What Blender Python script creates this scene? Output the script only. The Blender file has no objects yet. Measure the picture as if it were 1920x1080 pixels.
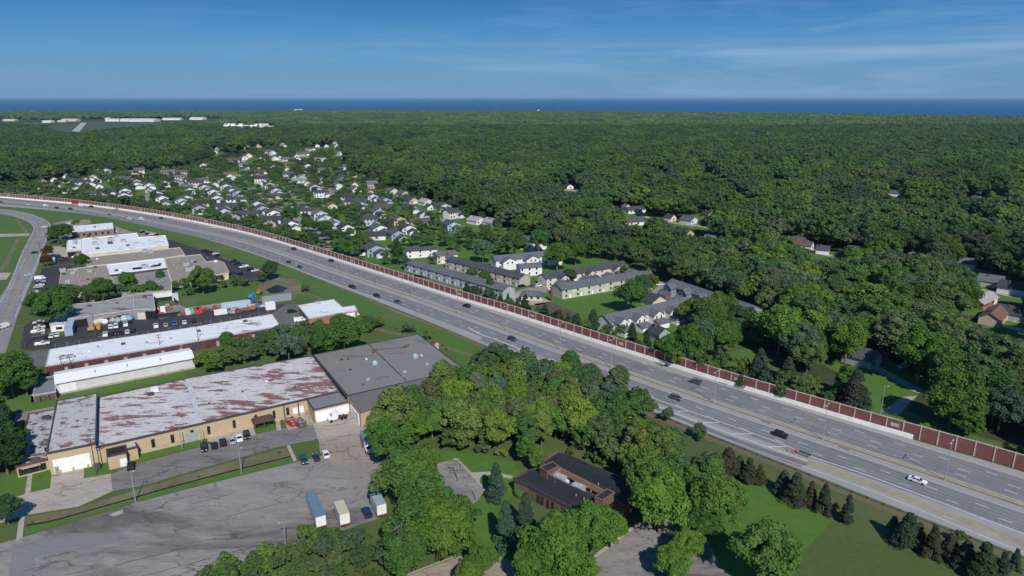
import bpy, bmesh, math, random
import numpy as np
from mathutils import Vector, Matrix
R = math.radians
random.seed(7); rng = np.random.default_rng(7)
S = bpy.context.scene
COL = S.collection

# ------------------------------------------------------------------ camera
H = 105.0; FPX = 1280.0; TH = math.atan((540-182)/FPX)
cam = bpy.data.cameras.new("camera"); camo = bpy.data.objects.new("camera", cam); COL.objects.link(camo)
camo.location = (0, 0, H); camo.rotation_euler = (math.pi/2-TH, 0, 0)
cam.sensor_width = 36; cam.lens = 36*FPX/1920; cam.clip_start = 1; cam.clip_end = 200000
S.camera = camo
# ------------------------------------------------------------------ sun and sky
SUN_EL = R(41); SH_AZ = R(-17)            # shadows fall away from the camera, a little to the left
sd = Vector((-math.sin(SH_AZ)*math.cos(SUN_EL), -math.cos(SH_AZ)*math.cos(SUN_EL), math.sin(SUN_EL)))
sl = bpy.data.lights.new("sun", 'SUN'); sl.energy = 4.2; sl.angle = R(0.53); sl.color = (1, .955, .88)
so = bpy.data.objects.new("sun", sl); COL.objects.link(so); so.rotation_euler = sd.to_track_quat('Z', 'Y').to_euler()
W = bpy.data.worlds.new("World"); S.world = W; W.use_nodes = True
S.view_settings.view_transform = 'Standard'; S.view_settings.look = 'None'
S.view_settings.exposure = 0.14; S.view_settings.gamma = 1
def build_world():
    n = W.node_tree.nodes; l = W.node_tree.links; n.clear()
    out = n.new('ShaderNodeOutputWorld'); bg = n.new('ShaderNodeBackground')
    sky = n.new('ShaderNodeTexSky'); sky.sky_type = 'NISHITA'; sky.sun_disc = False
    sky.sun_elevation = SUN_EL; sky.sun_rotation = math.atan2(sd.x, sd.y)
    sky.altitude = 100; sky.air_density = 1.0; sky.dust_density = 0.0; sky.ozone_density = 4.0
    hs = n.new('ShaderNodeHueSaturation'); hs.inputs['Saturation'].default_value = 1.25; hs.inputs['Value'].default_value = 1.25
    l.new(sky.outputs[0], hs.inputs['Color'])
    tc = n.new('ShaderNodeTexCoord'); sep = n.new('ShaderNodeSeparateXYZ'); l.new(tc.outputs['Generated'], sep.inputs[0])
    # thin high cirrus: noise on the flat cloud sheet above the lake, streaked across
    mp = n.new('ShaderNodeMapping'); mp.inputs['Scale'].default_value = (2.6, 2.0, 22); mp.inputs['Rotation'].default_value = (0, R(1.5), 0)
    l.new(tc.outputs['Generated'], mp.inputs[0])
    nz = n.new('ShaderNodeTexNoise'); nz.inputs['Scale'].default_value = 1.7; nz.inputs['Detail'].default_value = 9
    nz.inputs['Roughness'].default_value = .62; nz.inputs['Distortion'].default_value = .5
    l.new(mp.outputs[0], nz.inputs['Vector'])
    cr = n.new('ShaderNodeValToRGB'); cr.color_ramp.elements[0].position = .47; cr.color_ramp.elements[1].position = .8
    l.new(nz.outputs['Fac'], cr.inputs[0])
    def ramp(sock, a, b):
        m = n.new('ShaderNodeMapRange'); m.inputs[1].default_value = a; m.inputs[2].default_value = b; l.new(sock, m.inputs[0]); return m.outputs[0]
    def mul(a, b):
        m = n.new('ShaderNodeMath'); m.operation = 'MULTIPLY'
        for i, v in enumerate((a, b)):
            if isinstance(v, float): m.inputs[i].default_value = v
            else: l.new(v, m.inputs[i])
        return m.outputs[0]
    right = ramp(sep.outputs['X'], -.75, .25); low = ramp(sep.outputs['Z'], .22, .06)
    cf = mul(mul(cr.outputs[0], right), mul(low, .50))
    # low bank of cloud just above the water
    mp2 = n.new('ShaderNodeMapping'); mp2.inputs['Scale'].default_value = (3.0, 3.0, 60); l.new(tc.outputs['Generated'], mp2.inputs[0])
    nz2 = n.new('ShaderNodeTexNoise'); nz2.inputs['Scale'].default_value = 1.0; nz2.inputs['Detail'].default_value = 7; l.new(mp2.outputs[0], nz2.inputs['Vector'])
    b1 = mul(ramp(sep.outputs['Z'], .028, .055), ramp(sep.outputs['Z'], .085, .06))
    cf2 = mul(mul(ramp(nz2.outputs['Fac'], .45, .72), b1), mul(ramp(sep.outputs['X'], -.1, .2), .38))
    # the deep blue towards the zenith and the milky band over the lake
    gr = n.new('ShaderNodeValToRGB'); l.new(ramp(sep.outputs['Z'], 0., .5), gr.inputs[0]); st_ = 1/.082
    for i, (pos, c) in enumerate(((0,(.112,.250,.435)),(.06,(.105,.262,.465)),(.12,(.080,.258,.50)),(.19,(.050,.210,.465)),(.26,(.030,.150,.385)),(.5,(.020,.108,.32)),(1,(.03,.12,.33)))):
        e = gr.color_ramp.elements[i] if i < 2 else gr.color_ramp.elements.new(pos); e.position = pos; e.color = (c[0]*st_*.12, c[1]*st_*.12, c[2]*st_*.12, 1)
    gs = n.new('ShaderNodeVectorMath'); gs.operation = 'SCALE'; gs.inputs['Scale'].default_value = 1/.12; l.new(gr.outputs[0], gs.inputs[0])
    hz = mul(ramp(sep.outputs['Z'], .42, .18), .95)
    def mix(a, fac, col):
        m = n.new('ShaderNodeMix'); m.data_type = 'RGBA'; l.new(fac, m.inputs[0]); l.new(a, m.inputs[6]); m.inputs[7].default_value = (*col, 1); return m.outputs[2]
    top = ramp(sep.outputs['Z'], .06, .16)
    mg = n.new('ShaderNodeMix'); mg.data_type = 'RGBA'; l.new(hz, mg.inputs[0]); l.new(hs.outputs[0], mg.inputs[6]); l.new(gs.outputs[0], mg.inputs[7]); c = mg.outputs[2]
    c = mix(c, cf, (3.6, 5.6, 7.9)); c = mix(c, cf2, (5.0, 6.2, 7.9))
    l.new(c, bg.inputs[0]); bg.inputs[1].default_value = .082
    l.new(bg.outputs[0], out.inputs[0])
build_world()

# ------------------------------------------------------------------ helpers
def GP(px, py, z=0.0):
    """world point at height z seen at photo pixel (px, py): used once to survey where things stand"""
    u = (px-960)/FPX; v = (py-540)/FPX
    t = (H-z)/(math.sin(TH)+v*math.cos(TH))
    return Vector((u*t, (math.cos(TH)-v*math.sin(TH))*t, z))
def PX(x, y, z=0.0):
    c, s = math.cos(TH), math.sin(TH)
    dz = z-H; d = y*c-dz*s; up = y*s+dz*c
    return 960+FPX*x/d, 540-FPX*up/d
def tag(o, label=None, cat=None, group=None, kind=None):
    if label: o['label'] = label
    if cat: o['category'] = cat
    if group: o['group'] = group
    if kind: o['kind'] = kind
    return o
def empty(name, loc, rz=0.0):
    o = bpy.data.objects.new(name, None); COL.objects.link(o); o.location = loc; o.rotation_euler = (0, 0, rz); o.empty_display_size = .5
    return o
ORD = ['first','second','third','fourth','fifth','sixth','seventh','eighth','ninth','tenth','eleventh','twelfth','thirteenth','fourteenth','fifteenth','sixteenth','seventeenth','eighteenth','nineteenth']
TENS = {20:'twentieth',30:'thirtieth',40:'fortieth',50:'fiftieth',60:'sixtieth',70:'seventieth',80:'eightieth',90:'ninetieth'}
TW = {20:'twenty',30:'thirty',40:'forty',50:'fifty',60:'sixty',70:'seventy',80:'eighty',90:'ninety'}
def ordw(i):
    if i < 19: return ORD[i]
    i += 1; t = i//10*10
    return TENS[t] if i == t else TW[t]+'-'+ORD[i-t-1]
class MB:
    """collects shapes of one part; build() links them as one mesh"""
    def __init__(s): s.v = []; s.f = []
    def add(s, vs, fs):
        b = len(s.v); s.v += [tuple(x) for x in vs]; s.f += [tuple(i+b for i in f) for f in fs]; return s
    def box(s, cx, cy, cz, sx, sy, sz, rz=0.0, taper=1.0):
        c, q = math.cos(rz), math.sin(rz); vs = []
        for dz in (-1, 1):
            k = taper if dz > 0 else 1
            for dx, dy in ((-1,-1),(1,-1),(1,1),(-1,1)):
                x, y = dx*sx/2*k, dy*sy/2*k
                vs.append((cx+x*c-y*q, cy+x*q+y*c, cz+dz*sz/2))
        return s.add(vs, [(3,2,1,0),(4,5,6,7),(0,1,5,4),(1,2,6,5),(2,3,7,6),(3,0,4,7)])
    def prism(s, poly, z0, z1, top=True, bottom=False):
        a = sum(poly[i][0]*poly[(i+1)%len(poly)][1]-poly[(i+1)%len(poly)][0]*poly[i][1] for i in range(len(poly)))
        if a < 0: poly = poly[::-1]
        n = len(poly); vs = [(p[0],p[1],z0) for p in poly]+[(p[0],p[1],z1) for p in poly]
        fs = [(i,(i+1)%n,(i+1)%n+n,i+n) for i in range(n)]
        if top: fs.append(tuple(range(n,2*n)))
        if bottom: fs.append(tuple(range(n-1,-1,-1)))
        return s.add(vs, fs)
    def rim(s, poly, z0, z1, w):
        """closed kerb of width w, inside the polygon edge"""
        c = Vector((sum(p[0] for p in poly)/len(poly), sum(p[1] for p in poly)/len(poly)))
        n = len(poly)
        for i in range(n):
            a = Vector(poly[i][:2]); b = Vector(poly[(i+1)%n][:2]); d = (b-a); L = d.length
            if L < .1: continue
            m = (a+b)/2; s.box(m.x, m.y, (z0+z1)/2, L+w*.98, w, z1-z0-.003*(i % 3), math.atan2(d.y, d.x))
        return s
    def tube(s, p0, p1, r0, r1=None, n=8, cap=True):
        r1 = r0 if r1 is None else r1
        p0, p1 = Vector(p0), Vector(p1); d = (p1-p0).normalized()
        a = d.orthogonal().normalized(); b = d.cross(a); vs = []
        for p, r in ((p0, r0), (p1, r1)):
            for i in range(n):
                t = 2*math.pi*i/n; vs.append(p+a*math.cos(t)*r+b*math.sin(t)*r)
        fs = [(i,(i+1)%n,(i+1)%n+n,i+n) for i in range(n)]
        if cap: fs += [tuple(range(n-1,-1,-1)), tuple(range(n,2*n))]
        return s.add(vs, fs)
    def extr(s, prof, y0, y1, k=1.0):
        """side profile (x,z) list extruded across y"""
        n = len(prof); vs = [(p[0],y0,p[1]) for p in prof]+[(p[0],y1,p[1]) for p in prof]
        return s.add(vs, [(i,i+n,(i+1)%n+n,(i+1)%n) for i in range(n)]+[tuple(range(n)),tuple(range(2*n-1,n-1,-1))])
    def build(s, name, m, parent=None, smooth=False, tri=False):
        me = bpy.data.meshes.new(name); off = parent.location if (parent is not None and getattr(s, 'world', False)) else None
        vs = [(v[0]-off[0], v[1]-off[1], v[2]-off[2]) for v in s.v] if off is not None else s.v
        me.from_pydata(vs, [], s.f)
        bm = bmesh.new(); bm.from_mesh(me)
        if tri: bmesh.ops.triangulate(bm, faces=[f for f in bm.faces if len(f.verts) > 4])
        bmesh.ops.recalc_face_normals(bm, faces=bm.faces[:])
        bm.to_mesh(me); bm.free()
        if smooth:
            for p in me.polygons: p.use_smooth = True
        me.materials.append(m)
        o = bpy.data.objects.new(name, me); COL.objects.link(o)
        if parent is not None: o.parent = parent
        return o
def MW():
    m = MB(); m.world = True; return m
def dup(root, loc, rz, name=None):
    r = root.copy(); COL.objects.link(r); r.location = loc; r.rotation_euler = (0,0,rz)
    for ch in list(root.children):
        c = ch.copy(); COL.objects.link(c); c.parent = r
        for g in list(ch.children):
            d = g.copy(); COL.objects.link(d); d.parent = c
    return r
def sheet(name, pts, z, m, px=True, kind='structure'):
    ps = [GP(*p) for p in pts] if px else [Vector(p) for p in pts]
    bm = bmesh.new(); vs = [bm.verts.new((p.x, p.y, z)) for p in ps]; f = bm.faces.new(vs)
    bm.normal_update()
    if f.normal.z < 0: f.normal_flip()
    bmesh.ops.triangulate(bm, faces=[f], ngon_method='EAR_CLIP')
    me = bpy.data.meshes.new(name); bm.to_mesh(me); bm.free(); me.materials.append(m)
    o = bpy.data.objects.new(name, me); COL.objects.link(o); o['kind'] = kind
    return o
def ribbon(pts, w, z, mb):
    """flat strip of width w along world points"""
    n = len(pts); L = []; Rr = []
    for i in range(n):
        d = (pts[min(i+1,n-1)]-pts[max(i-1,0)]); d = Vector((d.x, d.y)).normalized(); nn = Vector((-d.y, d.x))*w/2
        L.append((pts[i].x+nn.x, pts[i].y+nn.y, z)); Rr.append((pts[i].x-nn.x, pts[i].y-nn.y, z))
    mb.add(L+Rr, [(i,i+n,i+1+n,i+1) for i in range(n-1)])
def catmull(P, k=8):
    P = [Vector((p[0], p[1])) for p in P]; Q = [2*P[0]-P[1]]+P+[2*P[-1]-P[-2]]; out = []
    for i in range(1, len(Q)-2):
        for j in range(k):
            t = j/k; a,b,c,d = Q[i-1],Q[i],Q[i+1],Q[i+2]
            out.append(.5*((2*b)+(c-a)*t+(2*a-5*b+4*c-d)*t*t+(3*b-a-3*c+d)*t**3))
    out.append(P[-1]); return out
def smooth(P, it=20):
    P = [p.copy() for p in P]
    for _ in range(it): P = [P[0]]+[(P[i-1]+2*P[i]+P[i+1])/4 for i in range(1, len(P)-1)]+[P[-1]]
    return P
def resample(P, step):
    out = [P[0].copy()]; acc = 0
    for a, b in zip(P[:-1], P[1:]):
        L = (b-a).length
        if L < 1e-6: continue
        while acc+L >= step:
            t = (step-acc)/L; a = a+(b-a)*t; out.append(a.copy()); L = (b-a).length; acc = 0
            if L < 1e-6: break
        acc += L
    return out

# ------------------------------------------------------------------ materials
MATS = {}
def mat(name, col, rough=.8, var=.12, scale=1.0, col2=None, metal=0.0, objcol=False, detail=5, bump=0.0, big=None, spec=.3):
    """principled surface with two scales of procedural mottling"""
    if name in MATS: return MATS[name]
    m = bpy.data.materials.new(name); m.use_nodes = True; n = m.node_tree.nodes; l = m.node_tree.links
    p = n['Principled BSDF']; p.inputs['Roughness'].default_value = rough; p.inputs['Metallic'].default_value = metal
    p.inputs['Specular IOR Level'].default_value = spec
    tc = n.new('ShaderNodeTexCoord'); nz = n.new('ShaderNodeTexNoise'); nz.inputs['Scale'].default_value = scale; nz.inputs['Detail'].default_value = detail
    l.new(tc.outputs['Object'], nz.inputs['Vector'])
    mx = n.new('ShaderNodeMix'); mx.data_type = 'RGBA'
    c2 = col2 or tuple(c*(1-var*2) for c in col); c1 = tuple(min(1, c*(1+var)) for c in col) if not col2 else col
    mx.inputs[6].default_value = (*c1, 1); mx.inputs[7].default_value = (*c2, 1)
    mr = n.new('ShaderNodeMapRange'); mr.inputs[1].default_value = .32; mr.inputs[2].default_value = .68
    l.new(nz.outputs['Fac'], mr.inputs[0]); l.new(mr.outputs[0], mx.inputs[0]); cur = mx.outputs[2]
    if big:
        nb = n.new('ShaderNodeTexNoise'); nb.inputs['Scale'].default_value = big[0]; nb.inputs['Detail'].default_value = 4
        l.new(tc.outputs['Object'], nb.inputs['Vector'])
        r2 = n.new('ShaderNodeMapRange'); r2.inputs[1].default_value = big[2] if len(big) > 2 else .4; r2.inputs[2].default_value = (big[2] if len(big) > 2 else .4)+.2
        l.new(nb.outputs['Fac'], r2.inputs[0])
        m2 = n.new('ShaderNodeMix'); m2.data_type = 'RGBA'; l.new(r2.outputs[0], m2.inputs[0]); l.new(cur, m2.inputs[6]); m2.inputs[7].default_value = (*big[1], 1); cur = m2.outputs[2]
    if objcol:
        oi = n.new('ShaderNodeObjectInfo'); m3 = n.new('ShaderNodeMix'); m3.data_type = 'RGBA'; m3.blend_type = 'MULTIPLY'; m3.inputs[0].default_value = 1
        l.new(cur, m3.inputs[6]); l.new(oi.outputs['Color'], m3.inputs[7]); cur = m3.outputs[2]
    l.new(cur, p.inputs['Base Color'])
    if bump:
        b = n.new('ShaderNodeBump'); b.inputs['Strength'].default_value = bump; b.inputs['Distance'].default_value = .1
        l.new(nz.outputs['Fac'], b.inputs['Height']); l.new(b.outputs[0], p.inputs['Normal'])
    MATS[name] = m; return m
def nodes_of(name, rough=.85):
    m = bpy.data.materials.new(name); m.use_nodes = True; n = m.node_tree.nodes; l = m.node_tree.links
    p = n['Principled BSDF']; p.inputs['Roughness'].default_value = rough; p.inputs['Specular IOR Level'].default_value = .25
    tc = n.new('ShaderNodeTexCoord'); MATS[name] = m
    def noise(scale, detail=6, vec=None, rough=.55, dist=0):
        t = n.new('ShaderNodeTexNoise'); t.inputs['Scale'].default_value = scale; t.inputs['Detail'].default_value = detail
        t.inputs['Roughness'].default_value = rough; t.inputs['Distortion'].default_value = dist
        l.new(vec if vec is not None else tc.outputs['Object'], t.inputs['Vector']); return t.outputs['Fac']
    def rng_(s, a, b, lo=0., hi=1.):
        r = n.new('ShaderNodeMapRange'); r.inputs[1].default_value = a; r.inputs[2].default_value = b; r.inputs[3].default_value = lo; r.inputs[4].default_value = hi
        l.new(s, r.inputs[0]); return r.outputs[0]
    def mix(f, a, b):
        x = n.new('ShaderNodeMix'); x.data_type = 'RGBA'
        if isinstance(f, float): x.inputs[0].default_value = f
        else: l.new(f, x.inputs[0])
        for i, c in ((6, a), (7, b)):
            if isinstance(c, tuple): x.inputs[i].default_value = (*c, 1)
            else: l.new(c, x.inputs[i])
        return x.outputs[2]
    def mapping(rot=0., sc=(1,1,1), loc=(0,0,0)):
        x = n.new('ShaderNodeMapping'); x.inputs['Rotation'].default_value = (0,0,rot); x.inputs['Scale'].default_value = sc; x.inputs['Location'].default_value = loc
        l.new(tc.outputs['Object'], x.inputs[0]); return x.outputs[0]
    def math_(op, a, b):
        x = n.new('ShaderNodeMath'); x.operation = op
        for i, c in enumerate((a, b)):
            if isinstance(c, (float, int)): x.inputs[i].default_value = c
            else: l.new(c, x.inputs[i])
        return x.outputs[0]
    def cracks(scale, width, vec=None):
        """thin dark lines between warped cells"""
        base = vec if vec is not None else tc.outputs['Object']
        nn = n.new('ShaderNodeTexNoise'); nn.inputs['Scale'].default_value = .35; nn.inputs['Detail'].default_value = 5; l.new(base, nn.inputs['Vector'])
        sc = n.new('ShaderNodeVectorMath'); sc.operation = 'SCALE'; sc.inputs['Scale'].default_value = 5; l.new(nn.outputs['Color'], sc.inputs[0])
        ad = n.new('ShaderNodeVectorMath'); l.new(base, ad.inputs[0]); l.new(sc.outputs[0], ad.inputs[1])
        v = n.new('ShaderNodeTexVoronoi'); v.feature = 'DISTANCE_TO_EDGE'; v.inputs['Scale'].default_value = scale; l.new(ad.outputs[0], v.inputs['Vector'])
        return rng_(v.outputs['Distance'], 0., width, 1., 0.)
    return m, n, l, p, dict(tc=tc, noise=noise, rng=rng_, mix=mix, mapping=mapping, math=math_, cracks=cracks)
def grass_mat(name, a, b, c, s=.25, patch=.55):
    m, n, l, p, k = nodes_of(name, .9)
    x = k['mix'](k['rng'](k['noise'](s, 8, rough=.7), .3, .7), a, b)
    x = k['mix'](k['rng'](k['noise'](.03, 5), patch, patch+.2), x, c)
    x = k['mix'](k['rng'](k['noise'](3.5, 4), .62, .75, 0, .5), x, tuple(v*1.5 for v in c))
    l.new(x, p.inputs['Base Color']); return m
def asphalt_mat(name, a, b, stain, rot=0., crack=True, patchy=.5, stretch=.3):
    m, n, l, p, k = nodes_of(name, .85)
    v = k['mapping'](rot, (stretch, 1, 1))
    x = k['mix'](k['rng'](k['noise'](.22, 8, v, .7), .32, .68), a, b)
    x = k['mix'](k['rng'](k['noise'](1.6, 6, k['mapping'](rot, (.25,1,1)), .7), .5, .68, 0, .6), x, tuple(i*.72 for i in a))
    x = k['mix'](k['rng'](k['noise'](.055, 7, v, .68, .6), patchy+.08, patchy+.2, 0, .85), x, stain)
    if crack:
        cv = k['mapping'](rot, (.45, 1, 1)); mask = k['rng'](k['noise'](.06, 3), .40, .58)
        x = k['mix'](k['math']('MULTIPLY', k['math']('MULTIPLY', k['cracks'](.16, .035, cv), mask), .85), x, tuple(i*.32 for i in a))
        mask2 = k['rng'](k['noise'](.045, 3, k['mapping'](0, (1,1,1), (50,20,0))), .50, .64)
        x = k['mix'](k['math']('MULTIPLY', k['math']('MULTIPLY', k['cracks'](.6, .07, cv), mask2), .6), x, tuple(i*.42 for i in a))
    l.new(x, p.inputs['Base Color']); return m
# ------------------------------------------------------------------ ground, water
def st(o): o['kind'] = 'structure'; return o
M_grass = grass_mat('grass_rough', (.055,.095,.022), (.088,.118,.033), (.12,.112,.052), .3, .56)
M_lawn = grass_mat('grass_lawn', (.052,.122,.018), (.086,.162,.027), (.100,.145,.035), .35, .56)
M_field = grass_mat('grass_field', (.052,.088,.022), (.082,.112,.032), (.105,.108,.048), .5, .52)
M_verge = grass_mat('grass_verge', (.052,.115,.020), (.084,.142,.030), (.13,.128,.055), .3, .56)
M_scrub = grass_mat('dry_scrub', (.085,.09,.04), (.17,.15,.085), (.22,.18,.12), .3, .48)
M_mulch = mat('mulch', (.11,.075,.05), .95, .2, 1.5, (.07,.06,.04))
M_floor = mat('forest_floor', (.030,.050,.016), .95, .2, .2, (.05,.06,.025))
shore = [GP(-900,213.5), GP(0,212.5), GP(300,211.5), GP(600,210.5), GP(960,211), GP(1200,213.5), GP(1500,216.5), GP(1750,221), GP(1920,224.5), GP(2700,240)]
gp = [(-9000,-600,0),(9000,-600,0)]+[(p.x,p.y,0) for p in reversed(shore)]
gp = [(-9000,-600,0),(9000,-600,0),(9000,1500,0)]+[(p.x,p.y,0) for p in reversed(shore)]+[(-9000,shore[0].y,0)]
sheet('ground', gp, 0, M_grass, px=False)
mw = bpy.data.materials.new('lake_water'); mw.use_nodes = True
def water():
    n = mw.node_tree.nodes; l = mw.node_tree.links; p = n['Principled BSDF']
    p.inputs['Base Color'].default_value = (.012,.062,.150,1); p.inputs['Roughness'].default_value = .6; p.inputs['Specular IOR Level'].default_value = .08
    tc = n.new('ShaderNodeTexCoord'); mp = n.new('ShaderNodeMapping'); mp.inputs['Scale'].default_value = (.0004,.0012,1); l.new(tc.outputs['Object'], mp.inputs[0])
    nz = n.new('ShaderNodeTexNoise'); nz.inputs['Scale'].default_value = 1; nz.inputs['Detail'].default_value = 6; l.new(mp.outputs[0], nz.inputs['Vector'])
    mx = n.new('ShaderNodeMix'); mx.data_type = 'RGBA'; l.new(nz.outputs['Fac'], mx.inputs[0]); mx.inputs[6].default_value = (.008,.080,.185,1); mx.inputs[7].default_value = (.012,.098,.215,1)
    l.new(mx.outputs[2], p.inputs['Base Color'])
water()
sheet('water', [(-90000,2000,0),(90000,2000,0),(90000,95000,0),(-90000,95000,0)], -3, mw, px=False)
# forest floor under the woods (behind the noise wall, and the nearer copses)
WALLPX = [(-60,366),(0,370.5),(135,382.5),(190,389),(275,401),(375,419),(480,442.5),(575,471),(640,491),(710,514),(775,534),(880,569),(910,575),(1020,611),(1120,644),(1200,669),(1325,710),(1440,744),(1540,775),(1625,800),(1711,826),(1740,831),(1825,856),(1915,881),(2040,922)]
sheet('forest_floor', [(-300,300)]+[(100,318),(330,300),(520,262),(700,262),(900,330),(960,420),(1090,455),(1240,505),(1420,575),(1380,640),(1540,740),(1920,840),(2300,930),(2300,226),(1700,224),(960,214),(0,215),(-300,217)], .03, M_floor)
# ------------------------------------------------------------------ highway
POLES = [(0,377),(110,386),(240,405.5),(330,424),(400,438),(451,450),(494,462),(537,477),(586,494),(642,514),(704,535),(774,557),(856,587),(951,621),(1053,657),(1148,691),(1338,758),(1539,823),(1779,901),(1920,950)]
def wl(px): return [GP(*p).xy for p in px]
med0 = wl(POLES); e = (med0[-1]-med0[-2]).normalized(); med0.append(med0[-1]+e*60); e = (med0[0]-med0[2]).normalized(); med0.insert(0, med0[0]+e*260)
MED = resample(smooth(resample(catmull(med0), 6), 60), 2.0)[::-1]       # runs from right/near to left/far
FARP = wl(WALLPX); e = (FARP[-1]-FARP[-2]).normalized(); FARP.append(FARP[-1]+e*40); e = (FARP[0]-FARP[2]).normalized(); FARP.insert(0, FARP[0]+e*250)
FAR = resample(smooth(resample(catmull(FARP), 6), 25), 2.0)[::-1]
NEARPX = [(0,386.5),(100,394.5),(200,407),(300,427),(400,452),(475,476),(550,503),(600,524),(700,562),(820,609),(870,630),(937,660),(1100,722),(1322,812),(1500,880),(1600,920),(1680,953),(1800,1002),(1915,1043)]
NP = wl(NEARPX); e = (NP[-1]-NP[-2]).normalized(); NP.append(NP[-1]+e*40); e = (NP[0]-NP[1]).normalized(); NP.insert(0, NP[0]+e*290)
NEAR = resample(smooth(resample(catmull(NP), 6), 25), 2.0)[::-1]
def concrete_road():
    m, n, l, p, k = nodes_of('highway_concrete', .8)
    x = k['mix'](k['rng'](k['noise'](.12, 7, rough=.65), .3, .7), (.265,.26,.25), (.32,.31,.295))
    x = k['mix'](k['rng'](k['noise'](2.5, 4), .5, .75, 0, .4), x, (.19,.19,.19))
    l.new(x, p.inputs['Base Color']); return m
M_conc = concrete_road()
poly = [(p.x,p.y,0) for p in FAR]+[(p.x,p.y,0) for p in NEAR[::-1]]
sheet('highway', poly, .02, M_conc, px=False)
def offs(P, o, i0=0, i1=None):
    out = []; n = len(P)
    for i in range(i0, i1 or n):
        d = (P[min(i+1,n-1)]-P[max(i-1,0)]).normalized(); nn = Vector((d.y, -d.x))    # to the far side (right of travel to the left)
        out.append(Vector((P[i].x+nn.x*o, P[i].y+nn.y*o, 0)))
    return out
def strip(name, o0, o1, z, m, i0=0, i1=None, P=None):
    P = P or MED; A = offs(P, o0, i0, i1); B = offs(P, o1, i0, i1); mb = MB(); n = len(A)
    mb.add([(a.x,a.y,z) for a in A]+[(b.x,b.y,z) for b in B], [(i,i+n,i+1+n,i+1) for i in range(n-1)])
    o = mb.build(name, m); o['kind'] = 'structure'
    if o.data.polygons[0].normal.z < 0: o.data.flip_normals()
    return o
def lane_mat():
    """running lanes: darker tyre-worn asphalt with streaks that follow the road (u = across, v = along)"""
    m, n, l, p, k = nodes_of('lane_asphalt', .8)
    at = n.new('ShaderNodeAttribute'); at.attribute_name = 'road'
    mp = n.new('ShaderNodeMapping'); mp.inputs['Scale'].default_value = (1, .012, 1); l.new(at.outputs['Vector'], mp.inputs[0])
    t = n.new('ShaderNodeTexNoise'); t.inputs['Scale'].default_value = 1.1; t.inputs['Detail'].default_value = 6; t.inputs['Roughness'].default_value = .6; l.new(mp.outputs[0], t.inputs['Vector'])
    x = k['mix'](k['rng'](t.outputs['Fac'], .34, .66), (.150,.150,.154), (.225,.222,.220))
    x = k['mix'](k['rng'](k['noise'](.05, 5), .45, .7, 0, .45), x, (.25,.245,.235))
    x = k['mix'](k['rng'](k['noise'](3, 4), .6, .8, 0, .5), x, (.11,.11,.115))
    w = n.new('ShaderNodeTexWave'); w.wave_type = 'BANDS'; w.bands_direction = 'X'; w.inputs['Scale'].default_value = .172; w.inputs['Distortion'].default_value = .4
    mp2 = n.new('ShaderNodeMapping'); mp2.inputs['Scale'].default_value = (1, .02, 1); l.new(at.outputs['Vector'], mp2.inputs[0]); l.new(mp2.outputs[0], w.inputs['Vector'])
    x = k['mix'](k['rng'](w.outputs['Fac'], .3, 1, 0, .40), x, (.115,.115,.12))
    bk = n.new('ShaderNodeTexBrick'); bk.offset = 0; bk.inputs['Scale'].default_value = 1; bk.inputs['Brick Width'].default_value = 3.66; bk.inputs['Row Height'].default_value = 6.1; bk.inputs['Mortar Size'].default_value = .07
    bk.inputs['Color1'].default_value = (.5,.5,.5,1); bk.inputs['Color2'].default_value = (.66,.66,.65,1); bk.inputs['Mortar'].default_value = (.30,.30,.30,1)
    mp3 = n.new('ShaderNodeMapping'); mp3.inputs['Location'].default_value = (.93,0,0); l.new(at.outputs['Vector'], mp3.inputs[0]); l.new(mp3.outputs[0], bk.inputs['Vector'])
    mb_ = n.new('ShaderNodeMix'); mb_.data_type = 'RGBA'; mb_.blend_type = 'MULTIPLY'; mb_.inputs[0].default_value = .55; l.new(x, mb_.inputs[6]); l.new(bk.outputs['Color'], mb_.inputs[7])
    br = n.new('ShaderNodeVectorMath'); br.operation = 'SCALE'; br.inputs['Scale'].default_value = 1.30; l.new(mb_.outputs[2], br.inputs[0])
    l.new(br.outputs[0], p.inputs['Base Color']); return m
M_lane = lane_mat()
def lanes(name, o0, o1, z, i0=0, i1=None):
    cols = [o0+(o1-o0)*j/6 for j in range(7)]; rows = [offs(MED, c, i0, i1) for c in cols]; n = len(rows[0]); mb = MB()
    mb.v = [(r[i].x, r[i].y, z) for r in rows for i in range(n)]
    mb.f = [(j*n+i, (j+1)*n+i, (j+1)*n+i+1, j*n+i+1) for j in range(6) for i in range(n-1)]
    me = bpy.data.meshes.new(name); me.from_pydata(mb.v, [], mb.f)
    a = me.attributes.new('road', 'FLOAT_VECTOR', 'POINT')
    a.data.foreach_set('vector', [c for j, cc in enumerate(cols) for i in range(n) for c in (cc, (i0+i)*2.0, 0.0)])
    me.materials.append(M_lane); o = bpy.data.objects.new(name, me); COL.objects.link(o); o['kind'] = 'structure'
    if me.polygons[0].normal.z < 0: me.flip_normals()
lanes('road_lanes', 2.7, 13.9, .028); lanes('road_lanes', -14.0, -3.3, .028)
# widened asphalt on the right, where a lane joins
def idx_at(px, py):
    g = GP(px, py).xy; return min(range(len(MED)), key=lambda i: (MED[i]-g).length)
iR = idx_at(1250, 728)
lanes('road_lanes', 13.9, 17.0, .0285, 0, iR)
M_tan = mat('sandy_shoulder', (.34,.285,.195), .9, .12, .5, (.27,.235,.175), big=(.15,(.235,.215,.185),.55))
strip('median_shoulder', .35, 2.5, .030, M_tan)
M_gut = mat('gutter', (.07,.065,.06), .95, .2, 1)
strip('median_gutter', -.10, .30, .032, M_gut)
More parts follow.
